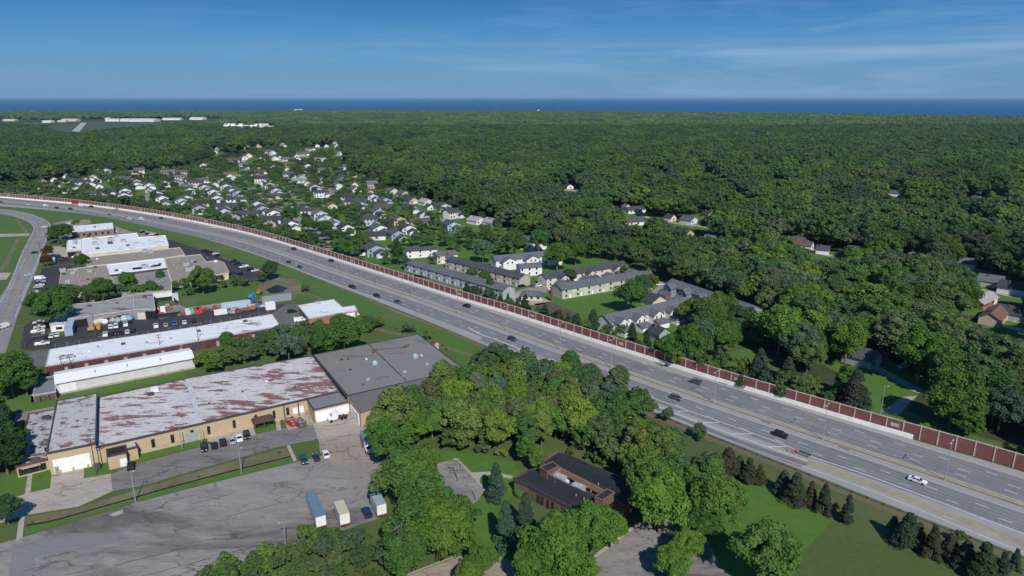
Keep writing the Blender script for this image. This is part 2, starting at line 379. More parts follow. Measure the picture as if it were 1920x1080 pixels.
# ramp asphalt beside the gore
RAMPPX_T = [(905,633),(960,656),(1060,696),(1160,737),(1272,780),(1360,815),(1437,842),(1520,870)]
RAMPPX_B = [(1500,876),(1395,838),(1300,799),(1200,757),(1100,716),(1000,676),(900,638)]
sheet('ramp_lane', RAMPPX_T+RAMPPX_B, .030, asphalt_mat('ramp_asphalt', (.135,.135,.14), (.19,.188,.185), (.21,.205,.2), R(-50), False))
sheet('ramp_shoulder', [(1518,864),(1560,876),(1680,921),(1800,967),(1930,1018),(1930,1030),(1800,978),(1680,931),(1560,888),(1512,869)], .031, M_tan)
# painted lines
M_paint = mat('road_paint', (.74,.74,.72), .7, .12, 1.5, (.50,.50,.50))
lm = MB()
def dashes(o, i0, i1, phase=0):
    A = offs(MED, o, i0, i1)
    for i in range(phase % 6, len(A)-2, 6):
        d = (A[i+1]-A[i]).normalized(); a = A[i]; b = a+d*3.0; q = Vector((-d.y, d.x, 0))*.11
        lm.add([a-q+Vector((0,0,.036)), a+q+Vector((0,0,.036)), b+q+Vector((0,0,.036)), b-q+Vector((0,0,.036))], [(0,1,2,3)])
N = len(MED)
dashes(6.4, 0, N); dashes(10.1, 0, N, 0); dashes(13.8, 0, iR+14, 3); dashes(-7.0, 0, N, 2); dashes(-10.6, 0, N, 5)
A = offs(MED, 17.2, 0, iR); ribbon(A, .16, .0362, lm)
ribbon(offs(MED, 13.9, iR+10, N), .14, .0364, lm)
ribbon(offs(MED, -3.3, 0, N), .14, .0363, lm); ribbon(offs(MED, 2.7, 0, N), .14, .0361, lm)
iG = idx_at(951, 621)
ribbon(offs(MED, -14.2, iG, N), .14, .0365, lm)
def pl(px, w, z=.0367):
    P = [Vector((p.x, p.y, 0)) for p in catmull([GP(*q).xy for q in px], 6)]; ribbon(P, w, z, lm)
pl([(878,614),(900,626.5),(936,639),(972,653.5)], .45)
pl([(972,653.5),(1060,686),(1160,723),(1262,760),(1390,805),(1475,836),(1520,856),(1600,882),(1680,911),(1800,956),(1925,1003)], .3, .0371)
pl([(972,656),(1060,692),(1160,732),(1272,777),(1360,810),(1437,837),(1515,865)], .3, .0374)
for a, b in (((972,655.5),(990,648)),((1020,673),(1038,674)),((1075,694),(1095,695)),((1135,718),(1157,719)),((1200,745),(1222,744)),((1271,771.5),(1292,770.5)),((1316,793),(1348,792)),((1371,814),(1411,813.5)),((1439,838),(1475,837))):
    pl([a, ((a[0]+b[0])/2, (a[1]+b[1])/2), b], .34, .0377)
pl([(920,641),(1000,673),(1100,713),(1180,747),(1260,782),(1395,836),(1500,872),(1600,908),(1680,938),(1865,1014),(1925,1038)], .2, .0371)
for a, b in (((1768,967),(1788,974)),((1848,996),(1871,1005))): pl([a, ((a[0]+b[0])/2,(a[1]+b[1])/2), b], .12, .038)
o = lm.build('road_marking', M_paint); st(o)
for pp in o.data.polygons:
    pass
# drain grates and stains on the median
gm = MB()
for px, py in ((1325,746),(1436,791.5),(1582,840.5),(1894,942),(1355,719),(1590,787)):
    g = GP(px, py); i = idx_at(px, py); d = (MED[i+1]-MED[i]).normalized(); gm.box(g.x, g.y, .04, 3.4, .5, .012, math.atan2(d.y, d.x))
st(gm.build('drain', M_gut))
# noise wall, white barrier
M_wallred = mat('wall_red', (.215,.080,.070), .85, .12, .6, (.165,.064,.058)); M_post = mat('wall_cream', (.50,.43,.37), .8, .1, .8)
M_barrier = mat('barrier_white', (.76,.74,.70), .8, .06, .5)
i_end = min(range(len(FAR)), key=lambda i: (FAR[i]-GP(1711,826).xy).length)
BL = offs(FAR, .25, i_end, None); TL = offs(FAR, .55, i_end, None)
def barrier():
    r = empty('concrete_barrier', (BL[0].x, BL[0].y, 0)); tag(r, 'long white concrete barrier along the foot of the red noise wall', 'barrier')
    mb = MW(); n = len(BL)
    A = offs(FAR, .05, i_end, None); A2 = offs(FAR, .22, i_end, None); B2 = offs(FAR, .50, i_end, None)
    mb.add([(p.x,p.y,.02) for p in A]+[(p.x,p.y,1.5) for p in A2]+[(p.x,p.y,1.5) for p in B2], [(i,i+1,i+1+n,i+n) for i in range(n-1)]+[(i+n,i+1+n,i+1+2*n,i+2*n) for i in range(n-1)])
    mb.add([(A[0].x,A[0].y,.02),(A2[0].x,A2[0].y,1.5),(B2[0].x,B2[0].y,1.5),(B2[0].x,B2[0].y,.02)], [(0,1,2,3)])
    mb.build('barrier_body', M_barrier, r)
barrier()
WP = resample([p.xy for p in offs(FAR, .95)], 4.9)
def noise_wall():
    r = empty('noise_wall', (WP[0].x, WP[0].y, 0)); tag(r, 'long dark red noise wall with cream posts beside the highway', 'noise wall')
    zt = 4.75
    def seg(i, mb, kind):
        a, b = WP[i], WP[i+1]; m = (a+b)/2; d = b-a; an = math.atan2(d.y, d.x); L = d.length
        if kind == 'panel': mb.box(m.x, m.y, zt/2+.05, L-.36, .22, zt-.1, an)
        if kind == 'rail': mb.box(m.x, m.y, zt+.08, L-.40, .34, .22, an)
        if kind == 'post': mb.box(a.x, a.y, (zt+.35)/2, .34, .5, zt+.30, an)
        if kind == 'plaque':
            n = Vector((math.sin(an), -math.cos(an)))
            if n.dot(-m) < 0: n = -n
            mb.box(m.x+n.x*.14, m.y+n.y*.14, 2.9, 2.5, .06, 1.15, an)
    n = len(WP)-1; start = 0
    while start < n and PX(WP[start+1].x, WP[start+1].y)[0] > 1935: start += 1
    for i in range(start, min(n, start+100)):
        mb = MW(); seg(i, mb, 'panel'); mb.build('wall_panel', M_wallred, r); mb = MW(); seg(i, mb, 'post'); mb.build('wall_post', M_post, r)
    for nm, k_, mm in (('distant_wall_panels','panel',M_wallred),('distant_wall_posts','post',M_post)):
        mb = MW()
        for i in list(range(0, start))+list(range(start+100, n)): seg(i, mb, k_)
        o = mb.build(nm, mm, r); o['kind'] = 'stuff'
    mb = MW()
    for i in range(n): seg(i, mb, 'rail')
    mb.build('top_rail', M_post, r)
    Mp = mat('plaque_stone', (.44,.42,.38), .85, .15, 2)
    for i in range(n):
        x, y = PX((WP[i].x+WP[i+1].x)/2, (WP[i].y+WP[i+1].y)/2)
        if (i-start) % 11 == 7 and x > -20:
            mb = MW(); seg(i, mb, 'plaque'); mb.build('wall_plaque', Mp, r)
noise_wall()
bk_ = MB(); ribbon([p for p in offs(NEAR, -2.6) if 1150 < PX(p.x, p.y)[0] < 2000], 2.6, .022, bk_); ribbon([p for p in offs(NEAR, -1.4) if 380 < PX(p.x, p.y)[0] < 960], 1.1, .0215, bk_); st(bk_.build('bare_verge', mat('bare_soil', (.17,.125,.085), .95, .2, 1.2, (.09,.085,.045))))
# guardrail on the near side
M_steel = mat('galvanised', (.36,.38,.39), .45, .1, 3, metal=.4); M_wood = mat('post_wood', (.11,.085,.065), .9, .2, 4)
GR = [p for p in offs(NEAR, -1.0) if 1185 < PX(p.x, p.y)[0] < 1990]
def guardrail():
    r = empty('guardrail', (GR[0].x, GR[0].y, 0)); tag(r, 'steel guardrail on short dark posts along the near edge of the highway', 'guardrail')
    mb = MW(); n = len(GR)
    for z0, z1 in ((.48,.78),):
        A = offs([p.xy for p in GR], .0)
        mb.add([(p.x,p.y,z0) for p in A]+[(p.x,p.y,z1) for p in A]+[(p.x+.03,p.y-.08,z1) for p in A]+[(p.x+.03,p.y-.08,z0) for p in A], [(i+a*n,i+1+a*n,i+1+b*n,i+b*n) for i in range(n-1) for a, b in ((0,1),(1,2),(2,3),(3,0))])
    mb.build('rail', M_steel, r)
    for p in GR[::2][:100]:
        q = MW(); q.box(p.x-.12, p.y-.22, .42, .2, .22, .84); q.build('post', M_wood, r)
guardrail()
# street lamps on the median
M_lamp = mat('lamp_head', (.42,.43,.44), .4, .05, 3)
M_pole = mat('lamp_pole', (.34,.36,.38), .4, .05, 3, metal=.3)
def lamp_post(h=12.0, arm=.9, name='street_lamp'):
    r = empty(name, (0,0,0))
    MB().tube((0,0,.0),(0,0,h),.15,.08).build('pole', M_pole, r)
    MB().box(0,0,.35,.5,.5,.7,taper=.7).build('base', M_tan, r)
    for s in (-1, 1):
        m = MB().tube((0,0,h-.2),(s*arm,0,h+.15),.05,.04); o = m.build('arm', M_pole, r)
        MB().box(s*(arm+.35),0,h+.18,.9,.36,.2,taper=.8).build('lamp_head', M_lamp, r).parent = o
    return r
lamp = lamp_post(); LAMPPX = [(26,379),(94,384.5),(212,400),(290,415),(360,430),(451,450),(494,462),(537,477),(586,494.5),(642,514),(704,535),(774,557),(856,587.5),(951,621),(1053,657),(1148,691),(1338,757.5),(1539,822.5),(1779,901)]
for k_, (px, py) in enumerate(LAMPPX[::-1]):
    i = idx_at(px, py); d = (MED[min(i+1,N-1)]-MED[i]).normalized(); an = math.atan2(d.y, d.x)+math.pi/2
    o = lamp if k_ == 0 else dup(lamp, (0,0,0), 0)
    o.location = (MED[i].x, MED[i].y, .03); o.rotation_euler = (0,0,an)
    tag(o, f'tall double-headed lamp on the highway median, {ordw(k_)} counting from the right', 'street lamp', 'lamps along the highway median')
# ------------------------------------------------------------------ local roads, lots, lawns
ROT_LOT = math.atan2((GP(480,885)-GP(47,1005)).y, (GP(480,885)-GP(47,1005)).x)
M_lot = asphalt_mat('old_asphalt', (.195,.182,.170), (.30,.280,.262), (.10,.092,.085), -ROT_LOT, True, .43)
M_lot2 = asphalt_mat('lane_old_asphalt', (.155,.146,.138), (.22,.208,.197), (.085,.08,.075), -ROT_LOT, True, .47)
M_dark = asphalt_mat('fresh_asphalt', (.038,.038,.044), (.055,.054,.060), (.03,.03,.034), 0, False, .5)
M_mid = asphalt_mat('grey_asphalt', (.115,.115,.12), (.15,.148,.15), (.09,.09,.09), 0, True, .5)
M_road = asphalt_mat('street_asphalt', (.20,.195,.195), (.26,.25,.245), (.165,.16,.158), R(70), True, .5)
M_slab = asphalt_mat('concrete_slab', (.33,.29,.25), (.40,.355,.305), (.27,.235,.205), -ROT_LOT, True, .55)
M_pink = asphalt_mat('worn_drive', (.27,.215,.175), (.34,.28,.235), (.21,.165,.135), -ROT_LOT, True, .5)
M_walk = mat('path_concrete', (.37,.33,.285), .85, .1, .6); M_curb = mat('kerb_concrete', (.34,.31,.28), .85, .1, .8)
M_gravel = mat('gravel', (.235,.215,.19), .95, .14, 1.2, (.155,.142,.128), big=(.08,(.28,.25,.21)))
M_street = asphalt_mat('suburb_street', (.24,.205,.175), (.30,.26,.225), (.20,.175,.155), 0, False, .5)
ramp = [(-220,388),(-100,388.5),(0,391),(31,395),(60,401),(81,409),(94,417.5),(96,427.5),(93,440),(86,455),(82,467),(70,502),(50,550),(32,595),(14,650),(-8,720),(-70,720),(-40,640),(-25,600),(0,556),(15,535),(42,470),(57,442),(63,430),(61,422),(48,414),(25,406),(0,401.5),(-100,398),(-220,398)]
sheet('street', ramp, .02, M_road)
sheet('side_road', [(-60,440),(57,437.5),(55,442.5),(-60,446)], .024, M_slab)
sheet('side_road', [(-60,512),(22,511),(12,524),(-60,530)], .024, M_slab)
sm = MB()
def pls(mb, px, w, z): ribbon([Vector((p.x,p.y,0)) for p in catmull([GP(*q).xy for q in px], 6)], w, z, mb)
for sh in (-1.1, 1.1):
    pls(sm, [(-150,392.5+sh*.2),(0,396+sh*.4),(45,404+sh*.6),(76+sh,418),(80+sh*1.3,430),(76+sh*1.3,442),(62+sh*2,470),(34+sh*2,540),(12+sh*2,596),(-14+sh*2,650)], .22, .03)
st(sm.build('road_marking', mat('yellow_paint', (.42,.30,.08), .7, .1, 1)))
sm = MB()
pls(sm, [(-100,397),(0,400),(30,405.5),(53,415),(63.5,425),(64,432),(58,443),(44,470),(18,535),(0,568)], .18, .031)
pls(sm, [(-100,389.5),(0,392.6),(31,397),(58,402.8),(78,410.5),(91,418.5),(93,428),(90,440),(83,456),(79,468),(66,503),(46,551),(28,596)], .18, .031)
for q in ([(10,398),(47,408)],[(55,411),(69,421)],[(72,427),(69,440)],[(66,448),(55,470)],[(50,480),(36,508)],[(30,520),(15,552)],[(78,470),(60,510)],[(52,530),(40,556)]):
    pls(sm, [q[0], ((q[0][0]+q[1][0])/2,(q[0][1]+q[1][1])/2), q[1]], .14, .0312)
st(sm.build('road_marking', M_paint))
L = lambda nm, pts, m, z=.024: sheet(nm, pts, z, m)
L('parking_lot', [(-90,1050),(0,1019),(47,1006),(225,952),(255,942),(400,905),(480,885),(557,866),(620,851),(640,849),(712,862),(716,917),(724,965),(700,976),(642,994),(592,1012),(507,1037),(430,1075),(380,1120),(200,1210),(-90,1240)], M_lot, .024)
L('parking_lot', [(209,889),(257,869),(375,838),(400,830),(470,817),(505,808),(586,794),(606,842),(595,824),(537,834.5),(400,871.5),(270,910),(211,921)], M_lot2, .022)
L('driveway', [(586,794),(652,774),(690,800),(700,835),(714,863),(622,872),(603,843)], M_pink, .028)
L('loading_apron', [(587,794),(652,774),(684,806),(676,812),(598,822)], M_slab, .032)
L('patched_paving', [(566,895),(640,876),(715,862),(717,915),(620,945),(610,938),(598,930),(640,918),(649,905),(640,880),(576,900)], asphalt_mat('patch_paving', (.235,.21,.195), (.27,.245,.225), (.2,.18,.17), -ROT_LOT, True, .6), .030)
L('loading_apron', [(-70,955),(25,934),(47,926),(94,915),(97,887),(158,869),(157,897),(208,888),(211,921),(147,950),(47,966),(0,981),(-70,1000)], M_slab, .026)
L('path', [(52,890),(61,887),(57,925),(46,930)], M_walk, .022); L('path', [(47,966),(42,1009),(30,1014),(36,968)], M_walk, .034)
L('path', [(537,836),(543,834),(557,863),(551,866)], M_walk, .022)
L('parking_pad', [(388,826),(398,796),(462,790),(479,815),(470,818),(400,831)], M_walk, .025)
L('path', [(462,787),(470,785),(480,816),(472,818)], M_walk, .027)
L('path', [(514,772),(521,771),(528,806),(519,808)], M_walk, .027)
L('dock_paving', [(528,778),(575,765),(590,795),(540,806)], M_slab, .027)
M_patch = asphalt_mat('lot_patch', (.19,.185,.185), (.205,.20,.20), (.18,.175,.175), -ROT_LOT, False, .6)
L('asphalt_patch', [(24,1022),(130,1000),(222,1001),(223,1016),(190,1023),(66,1046),(60,1085),(14,1090)], M_patch, .034)
L('concrete_patch', [(203,966),(230,955),(231,963),(216,968)], M_walk, .036)
# ditch between the lots
L('ditch', [(47,969),(147,953),(270,914),(400,876),(535,839),(549,866),(480,881),(400,901),(255,938),(225,948),(48,1001)], M_scrub, .012)
L('ditch_bank', [(50,985),(150,967),(270,928),(400,893),(548,858),(552,866),(480,883),(255,940),(225,950),(48,1003)], M_lawn, .016)
for (nm_, ln) in (('tar_seams', [[(0,1035),(150,996),(300,960),(480,915),(600,888)],[(40,1072),(200,1030),(400,975),(560,935),(640,915)],[(120,1078),(300,1040),(480,990),(590,960)],[(70,1050),(230,1012),(380,972)],[(250,1085),(420,1040),(560,1000)],[(230,895),(330,868),(450,838),(560,812)],[(235,908),(350,878),(470,848),(590,820)],[(625,872),(712,858)],[(603,800),(680,790)],[(610,828),(700,812)]]),):
    zs = MB()
    for j, q in enumerate(ln):
        rr = random.Random(j); pts_ = [GP(*p).xy for p in q]; P_ = resample(catmull(pts_, 6), 1.5); P_ = [Vector((p.x+rr.gauss(0,.16), p.y+rr.gauss(0,.16), 0)) for p in P_]
        for a_ in range(0, len(P_)-6, 7):
            if rr.random() < .8: ribbon(P_[a_:a_+rr.randint(4,8)], rr.uniform(.08,.24), .040+.0004*j, zs)
    st(zs.build(nm_, mat('tar', (.055,.05,.048), .9, .2, 1)))
dm = MB(); pls(dm, [(50,985),(100,976),(200,948),(300,919),(400,892),(480,872),(545,856)], .8, .02); st(dm.build('ditch_water', mat('ditch_dark', (.018,.018,.014), .5, .2, 1)))
L('lawn', [(60,888),(95,880),(94,913),(57,925)], M_lawn, .014); L('lawn', [(-40,892),(51,889),(46,925),(-40,945)], M_lawn, .014)
L('lawn', [(160,871),(200,860),(206,886),(158,896)], M_lawn, .014); L('lawn', [(237,868),(240,845),(380,815),(384,833),(257,867)], M_lawn, .014)
L('lawn', [(138,737),(345,695),(350,708),(200,738),(145,744)], M_lawn, .014); L('lawn', [(478,803),(515,794),(519,804),(480,813)], M_lawn, .03)
L('dirt_road', [(-60,788),(0,781),(100,762),(103,768),(104,783),(0,795),(-60,805)], M_gravel, .018)
L('lawn', [(-60,745),(62,742),(64,752),(104,746),(103,761),(0,778),(-60,783)], M_lawn, .012)
# industrial estate, left
L('parking_lot', [(105,417),(140,411),(168,412),(172,418),(150,423),(137,430),(128,430),(118,420),(97,421)], M_gravel, .018)
L('parking_lot', [(120,446),(135,440),(216,424),(245,434),(300,441),(308,446),(262,441),(255,436),(150,449),(127,452)], M_gravel, .018)
L('parking_lot', [(262,430),(290,436),(306,443),(262,446)], M_pink, .02)
L('plaza', [(86,463),(120,461),(124,470),(126,477),(152,476),(152,481),(92,487)], M_walk, .018)
L('parking_lot', [(96,485),(141,480),(147,490),(112,497)], M_dark, .022)
L('parking_lot', [(79,503),(118,497),(150,497),(115,508),(110,545),(88,560),(66,590),(55,590),(66,540)], M_dark, .02)
L('parking_lot', [(316,450),(324,451),(355,461),(380,470),(412,482),(432,489),(476,503),(494,513),(503,521),(467,528),(440,531),(425,512),(405,495),(382,491),(346,479),(316,466)], M_dark, .02)
L('parking_lot', [(88,599),(96,607),(90,625),(120,622),(128,612),(200,602),(240,592),(300,584),(345,577),(420,567),(470,563),(470,580),(525,570),(560,572),(575,590),(585,612),(560,618),(524,612),(510,591),(400,607),(300,624),(200,640),(104,652),(60,657),(38,655),(45,612),(60,601)], M_dark, .02)
L('parking_lot', [(510,588),(535,571),(558,570),(575,590),(590,614),(545,622),(528,612)], M_mid, .024)
L('lawn', [(88,625),(118,619),(119,630),(90,636)], M_lawn, .03)
L('parking_lot', [(37,664),(92,655),(88,686),(48,688),(30,680)], M_mid, .02)
L('loading_yard', [(60,719),(105,700),(108,745),(58,755)], M_gravel, .012)
L('gravel_yard', [(280,592),(300,575),(332,570),(350,577),(470,560),(472,572),(420,580),(345,588),(300,598)], M_gravel, .022)
L('lawn', [(295,562),(340,545),(480,528),(560,540),(640,575),(560,560),(480,558),(345,572),(300,575)], M_verge, .012)
L('lawn', [(-60,400),(0,402.5),(24,407),(46,415),(60,424),(61,431),(55,438),(-60,441)], M_verge, .012)
L('lawn', [(-60,447),(54,443.5),(40,468),(18,512),(-60,512)], M_verge, .012)
L('creek', [(28,411),(34,412),(44,424),(55,437),(49,438),(38,426)], M_scrub, .03); L('creek', [(30,448),(38,447),(28,470),(14,500),(4,512),(0,505),(14,480)], M_scrub, .03)
# highway verge, lawns beyond the wall
vp = NEARPX
L('verge', [(-150,386)]+[(x, y+1.5) for x, y in vp[:12]]+[(955,676),(990,700),(940,720),(880,690),(780,626),(700,600),(640,575),(560,530),(500,505),(430,480),(330,446),(240,428),(160,410),(100,412),(80,407),(50,397),(0,389),(-150,387)], M_verge, .010)
dt = MB(); pls(dt, [(560,548),(600,560),(650,590),(720,620),(780,632),(830,650),(880,665),(940,690)], 3.0, .019); pls(dt, [(690,563),(760,590),(820,613),(870,634),(935,664)], 2.2, .018); pls(dt, [(380,473),(430,487),(470,500)], 3, .018); st(dt.build('dry_grass', M_scrub))
L('dry_grass', [(484,535),(520,520),(560,525),(568,545),(540,560),(500,556)], M_scrub, .016)
L('pond', [(498,543),(520,534),(540,540),(530,548),(508,550)], mat('pond_dark', (.02,.02,.014), .3, .2, .5), .03)
L('verge', [(1180,700),(1230,760),(1325,822),(1400,852),(1500,892),(1600,935),(1700,978),(1920,1065),(1990,1100),(1850,1080),(1640,985),(1560,972),(1470,935),(1430,905),(1300,890),(1200,800)], M_field, .010)
# office grounds
L('lawn', [(760,835),(830,845),(900,850),(965,868),(975,890),(960,930),(930,960),(985,1000),(985,1060),(900,1040),(850,1035),(840,900)], M_lawn, .012)
L('parking_lot', [(822,869),(854,860),(907,918),(898,936),(880,950),(840,960),(800,940),(800,900)], M_lot, .024)
L('path', [(854,859),(858,860),(884,886),(925,884),(962,893),(958,898),(920,890),(901,894),(899,905),(912,917),(899,930),(907,918)], M_walk, .028)
L('driveway', [(720,1110),(745,1088),(800,1066),(870,1040),(905,1038),(950,1048),(980,1060),(978,1095),(900,1130)], M_pink, .024)
L('parking_lot', [(1200,982),(1135,1032),(1077,1076),(1050,1110),(1420,1130),(1350,1060),(1325,1010),(1310,985),(1250,972)], M_lot, .024)
cb = MB(); pls(cb, [(1202,980),(1170,1003),(1133,1031),(1105,1053),(1070,1082)], 1.0, .13); pls(cb, [(745,1086),(800,1064),(850,1045)], .5, .12); st(cb.build('kerb', M_walk))
L('lawn', [(1340,880),(1400,890),(1432,912),(1470,942),(1520,950),(1562,974),(1530,1010),(1495,1042),(1440,1080),(1380,1120),(1330,1040),(1310,960)], M_lawn, .014)
L('field', [(1562,974),(1640,990),(1850,1082),(2000,1150),(1700,1300),(1380,1200),(1440,1080),(1495,1042),(1530,1010)], M_field, .012)
# beyond the wall
L('lawn', [(990,560),(1040,556),(1180,540),(1230,575),(1130,600),(1128,618),(1100,625),(1000,590),(960,560)], M_lawn, .034)
L('parking_lot', [(957,548),(1000,538),(1045,536),(1040,548),(1000,550),(960,558)], M_street, .038)
L('pool_deck', [(955,553),(975,548),(1003,553),(1035,566),(1010,572),(970,572)], M_walk, .042)
L('pool', [(966,560),(980,556),(1000,560),(988,567),(972,567)], mat('pool_cover', (.02,.035,.07), .4, .1, .5), .05)
L('court', [(1000,570),(1030,566),(1085,588),(1050,597)], mat('court', (.10,.075,.07), .9, .15, .4), .042)
L('lawn', [(1360,662),(1405,652),(1432,668),(1425,690),(1400,700),(1370,690)], M_lawn, .034)
L('lawn', [(1640,735),(1680,718),(1722,740),(1700,770),(1800,810),(1920,850),(1920,870),(1800,838),(1600,765)], M_lawn, .034)
L('driveway', [(1650,770),(1668,762),(1690,745),(1720,742),(1700,760),(1688,777),(1676,780)], M_walk, .04)
L('lawn', [(1790,575),(1900,590),(1880,612),(1800,620),(1780,600)], M_lawn, .034); L('side_street', [(1770,540),(1800,548),(1870,572),(1920,590),(1920,600),(1850,575),(1790,556)], M_street, .042)
L('dirt_bank', [(575,455),(640,488),(720,505),(860,530),(820,520),(900,565),(860,560),(775,531),(700,507),(620,482),(560,462)], mat('bare_earth', (.16,.12,.075), .95, .2, .3, (.10,.095,.045)), .016)
L('back_lawns', [(290,398),(420,404),(560,440),(640,470),(820,520),(770,520),(640,488),(480,438),(375,415),(275,397)], M_verge, .012)
L('suburb_ground', [(-100,360),(100,340),(330,320),(480,300),(620,290),(720,330),(900,400),(980,440),(1120,480),(1300,540),(1420,590),(1330,640),(1200,650),(1100,630),(900,565),(700,505),(480,438),(240,392),(-100,362)], M_lawn, .008)
SUB = MB()
for px, w in (([(622,468),(600,441),(575,424),(560,412),(545,404)],9),([(533,398),(515,384),(498,372),(480,362),(470,352)],8.5),([(268,382),(273,373),(276,366),(310,357),(340,352),(400,345)],7),([(630,464),(680,461),(730,466),(760,474)],5),
              ([(600,371),(615,366),(625,360),(618,354),(595,350)],8),([(517,383),(560,381),(600,377)],7),([(765,391),(790,398),(815,408),(850,420),(875,430)],6.5),([(820,410),(870,432),(890,445)],5),([(560,375),(545,362),(520,345),(505,338)],6),([(846,480),(880,500),(940,540),(960,548)],4),
              ([(957,553),(1000,545),(1040,541),(1070,525)],7),([(1215,565),(1235,545),(1245,535),(1240,528)],6),([(1250,600),(1210,625),(1185,632)],9),([(1240,552),(1275,562),(1320,578)],7),
              ([(1120,397),(1150,404),(1185,410),(1215,420),(1240,425),(1265,430),(1290,436)],6),([(1170,408),(1180,415),(1195,412)],10)):
    ZS = globals().get('ZS', .030)+.0006; pls(SUB, px, w, ZS)
for px, w in (([(480,343),(470,334),(468,325)],5),([(490,402),(470,396),(450,390)],6),([(690,440),(700,432),(720,430)],6),([(600,385),(640,387)],4),([(330,378),(350,374),(370,374)],4),([(470,385),(455,388)],4),([(860,445),(880,450),(905,458)],4.5),([(590,350),(610,340),(640,330)],5)):
    ZS += .0006; pls(SUB, px, w, ZS)
st(SUB.build('street', M_street))
# airfield far left
L('airfield', [(86,236),(180,227),(260,228),(330,231),(300,240),(220,252),(120,254),(80,246)], mat('airfield_grass', (.06,.085,.045), .9, .1, .01), .05)
L('runway', [(130,250),(146,250),(163,230),(152,230)], mat('runway', (.40,.38,.37), .9, .1, .05), .1)
L('far_lot', [(415,244),(430,238),(520,238),(512,247),(430,249)], M_walk, .05)
# ------------------------------------------------------------------ industrial buildings
def roof_mat(name, base, base2, patch, rot, amount=.56, ribs=0.0, stretch=.22, patch2=None, seams=None, sc=.16):
    """old flat roof: base coating worn through in long patches that follow the building"""
    m, n, l, p, k = nodes_of(name, .75)
    v = k['mapping'](-rot, (stretch, 1, 1))
    x = k['mix'](k['rng'](k['noise'](.35, 8, v, .7), .3, .7), base, base2)
    if patch:
        nb = k['noise'](sc, 9, v, .72)
        nm = k['noise'](.045, 2, k['mapping'](-rot, (1, .6, 1)))
        s = k['math']('ADD', nb, k['math']('MULTIPLY', k['math']('SUBTRACT', nm, .5), .25))
        x = k['mix'](k['rng'](s, amount, amount+.03, 0, .95), x, patch)
        x = k['mix'](k['rng'](k['noise'](1.3, 6, v, .75), amount+.04, amount+.09, 0, .8), x, tuple(c*.9 for c in patch))
        if patch2: x = k['mix'](k['rng'](k['noise'](.5, 8, k['mapping'](-rot, (stretch*.8, 1.4, 1), (9, 4, 0)), .72), amount+.10, amount+.13, 0, .9), x, patch2)
    if ribs:
        w = n.new('ShaderNodeTexWave'); w.wave_type = 'BANDS'; w.bands_direction = 'X'; w.inputs['Scale'].default_value = ribs; w.inputs['Distortion'].default_value = 0
        l.new(k['mapping'](-rot), w.inputs['Vector']); x = k['mix'](k['rng'](w.outputs['Fac'], .35, .9, .16 if base[0] > .3 else .6, 0), x, tuple(c*.5 for c in base))
    if seams:
        w = n.new('ShaderNodeTexBrick'); w.inputs['Scale'].default_value = 1; w.inputs['Mortar Size'].default_value = .012; w.inputs['Brick Width'].default_value = seams[0]; w.inputs['Row Height'].default_value = seams[1]
        w.inputs['Color1'].default_value = (0,0,0,1); w.inputs['Color2'].default_value = (.12,.12,.12,1); w.inputs['Mortar'].default_value = (1,1,1,1); w.inputs['Mortar Size'].default_value = .08
        l.new(k['mapping'](-rot), w.inputs['Vector']); x = k['mix'](k['math']('MULTIPLY', w.outputs['Color'], .5), x, seams[2])
    l.new(x, p.inputs['Base Color']); return m
def brick_mat(name, a, b, mortar, s=1.0):
    m, n, l, p, k = nodes_of(name, .9)
    w = n.new('ShaderNodeTexBrick'); w.inputs['Scale'].default_value = s; w.inputs['Brick Width'].default_value = .6; w.inputs['Row Height'].default_value = .25; w.inputs['Mortar Size'].default_value = .02
    w.inputs['Color1'].default_value = (*a,1); w.inputs['Color2'].default_value = (*b,1); w.inputs['Mortar'].default_value = (*mortar,1)
    v = n.new('ShaderNodeMapping'); v.inputs['Rotation'].default_value = (math.pi/2,0,0); l.new(k['tc'].outputs['Object'], v.inputs[0]); l.new(v.outputs[0], w.inputs['Vector'])
    x = k['mix'](k['rng'](k['noise'](.25, 5), .45, .75, 0, .5), w.outputs['Color'], tuple(c*.8 for c in a))
    l.new(x, p.inputs['Base Color']); return m
M_tanbrick = brick_mat('tan_brick', (.47,.36,.22), (.43,.33,.20), (.46,.37,.25)); M_redbrick = brick_mat('red_brick', (.150,.080,.062), (.175,.092,.07), (.18,.12,.10))
M_maroon = mat('maroon_wall', (.150,.045,.045), .85, .14, .4); M_whitew = mat('white_wall', (.70,.70,.68), .7, .05, .3); M_creamw = mat('cream_wall', (.60,.52,.40), .8, .08, .3)
M_greyw = mat('grey_wall', (.26,.25,.25), .85, .12, .3); M_orange = brick_mat('orange_brick', (.34,.13,.065), (.38,.15,.08), (.34,.17,.11)); M_brownb = brick_mat('brown_brick', (.20,.13,.10), (.24,.16,.12), (.26,.2,.16))
M_trim = mat('dark_trim', (.06,.06,.065), .6, .1, 1); M_lighttrim = mat('light_trim', (.42,.42,.42), .6, .1, .5)
M_door = mat('white_door', (.78,.78,.77), .6, .04, .5); M_greydoor = mat('grey_door', (.30,.33,.36), .6, .06, 1); M_darkop = mat('opening_shade', (.012,.012,.014), .8, .1, 1)  # near-black slabs paint the shade inside openings, no real recess
M_glass = mat('window_glass', (.02,.024,.03), .12, .2, 2, spec=.6); M_hvac = mat('hvac_grey', (.34,.36,.37), .5, .08, 2); M_rust = mat('rusty_metal', (.20,.075,.045), .8, .25, 3)
M_yellow = mat('yellow_paint_post', (.55,.36,.05), .6, .1, 2); M_redp = mat('red_paint', (.42,.035,.03), .5, .12, 2); M_whitep = mat('white_paint', (.74,.74,.73), .45, .05, 1)
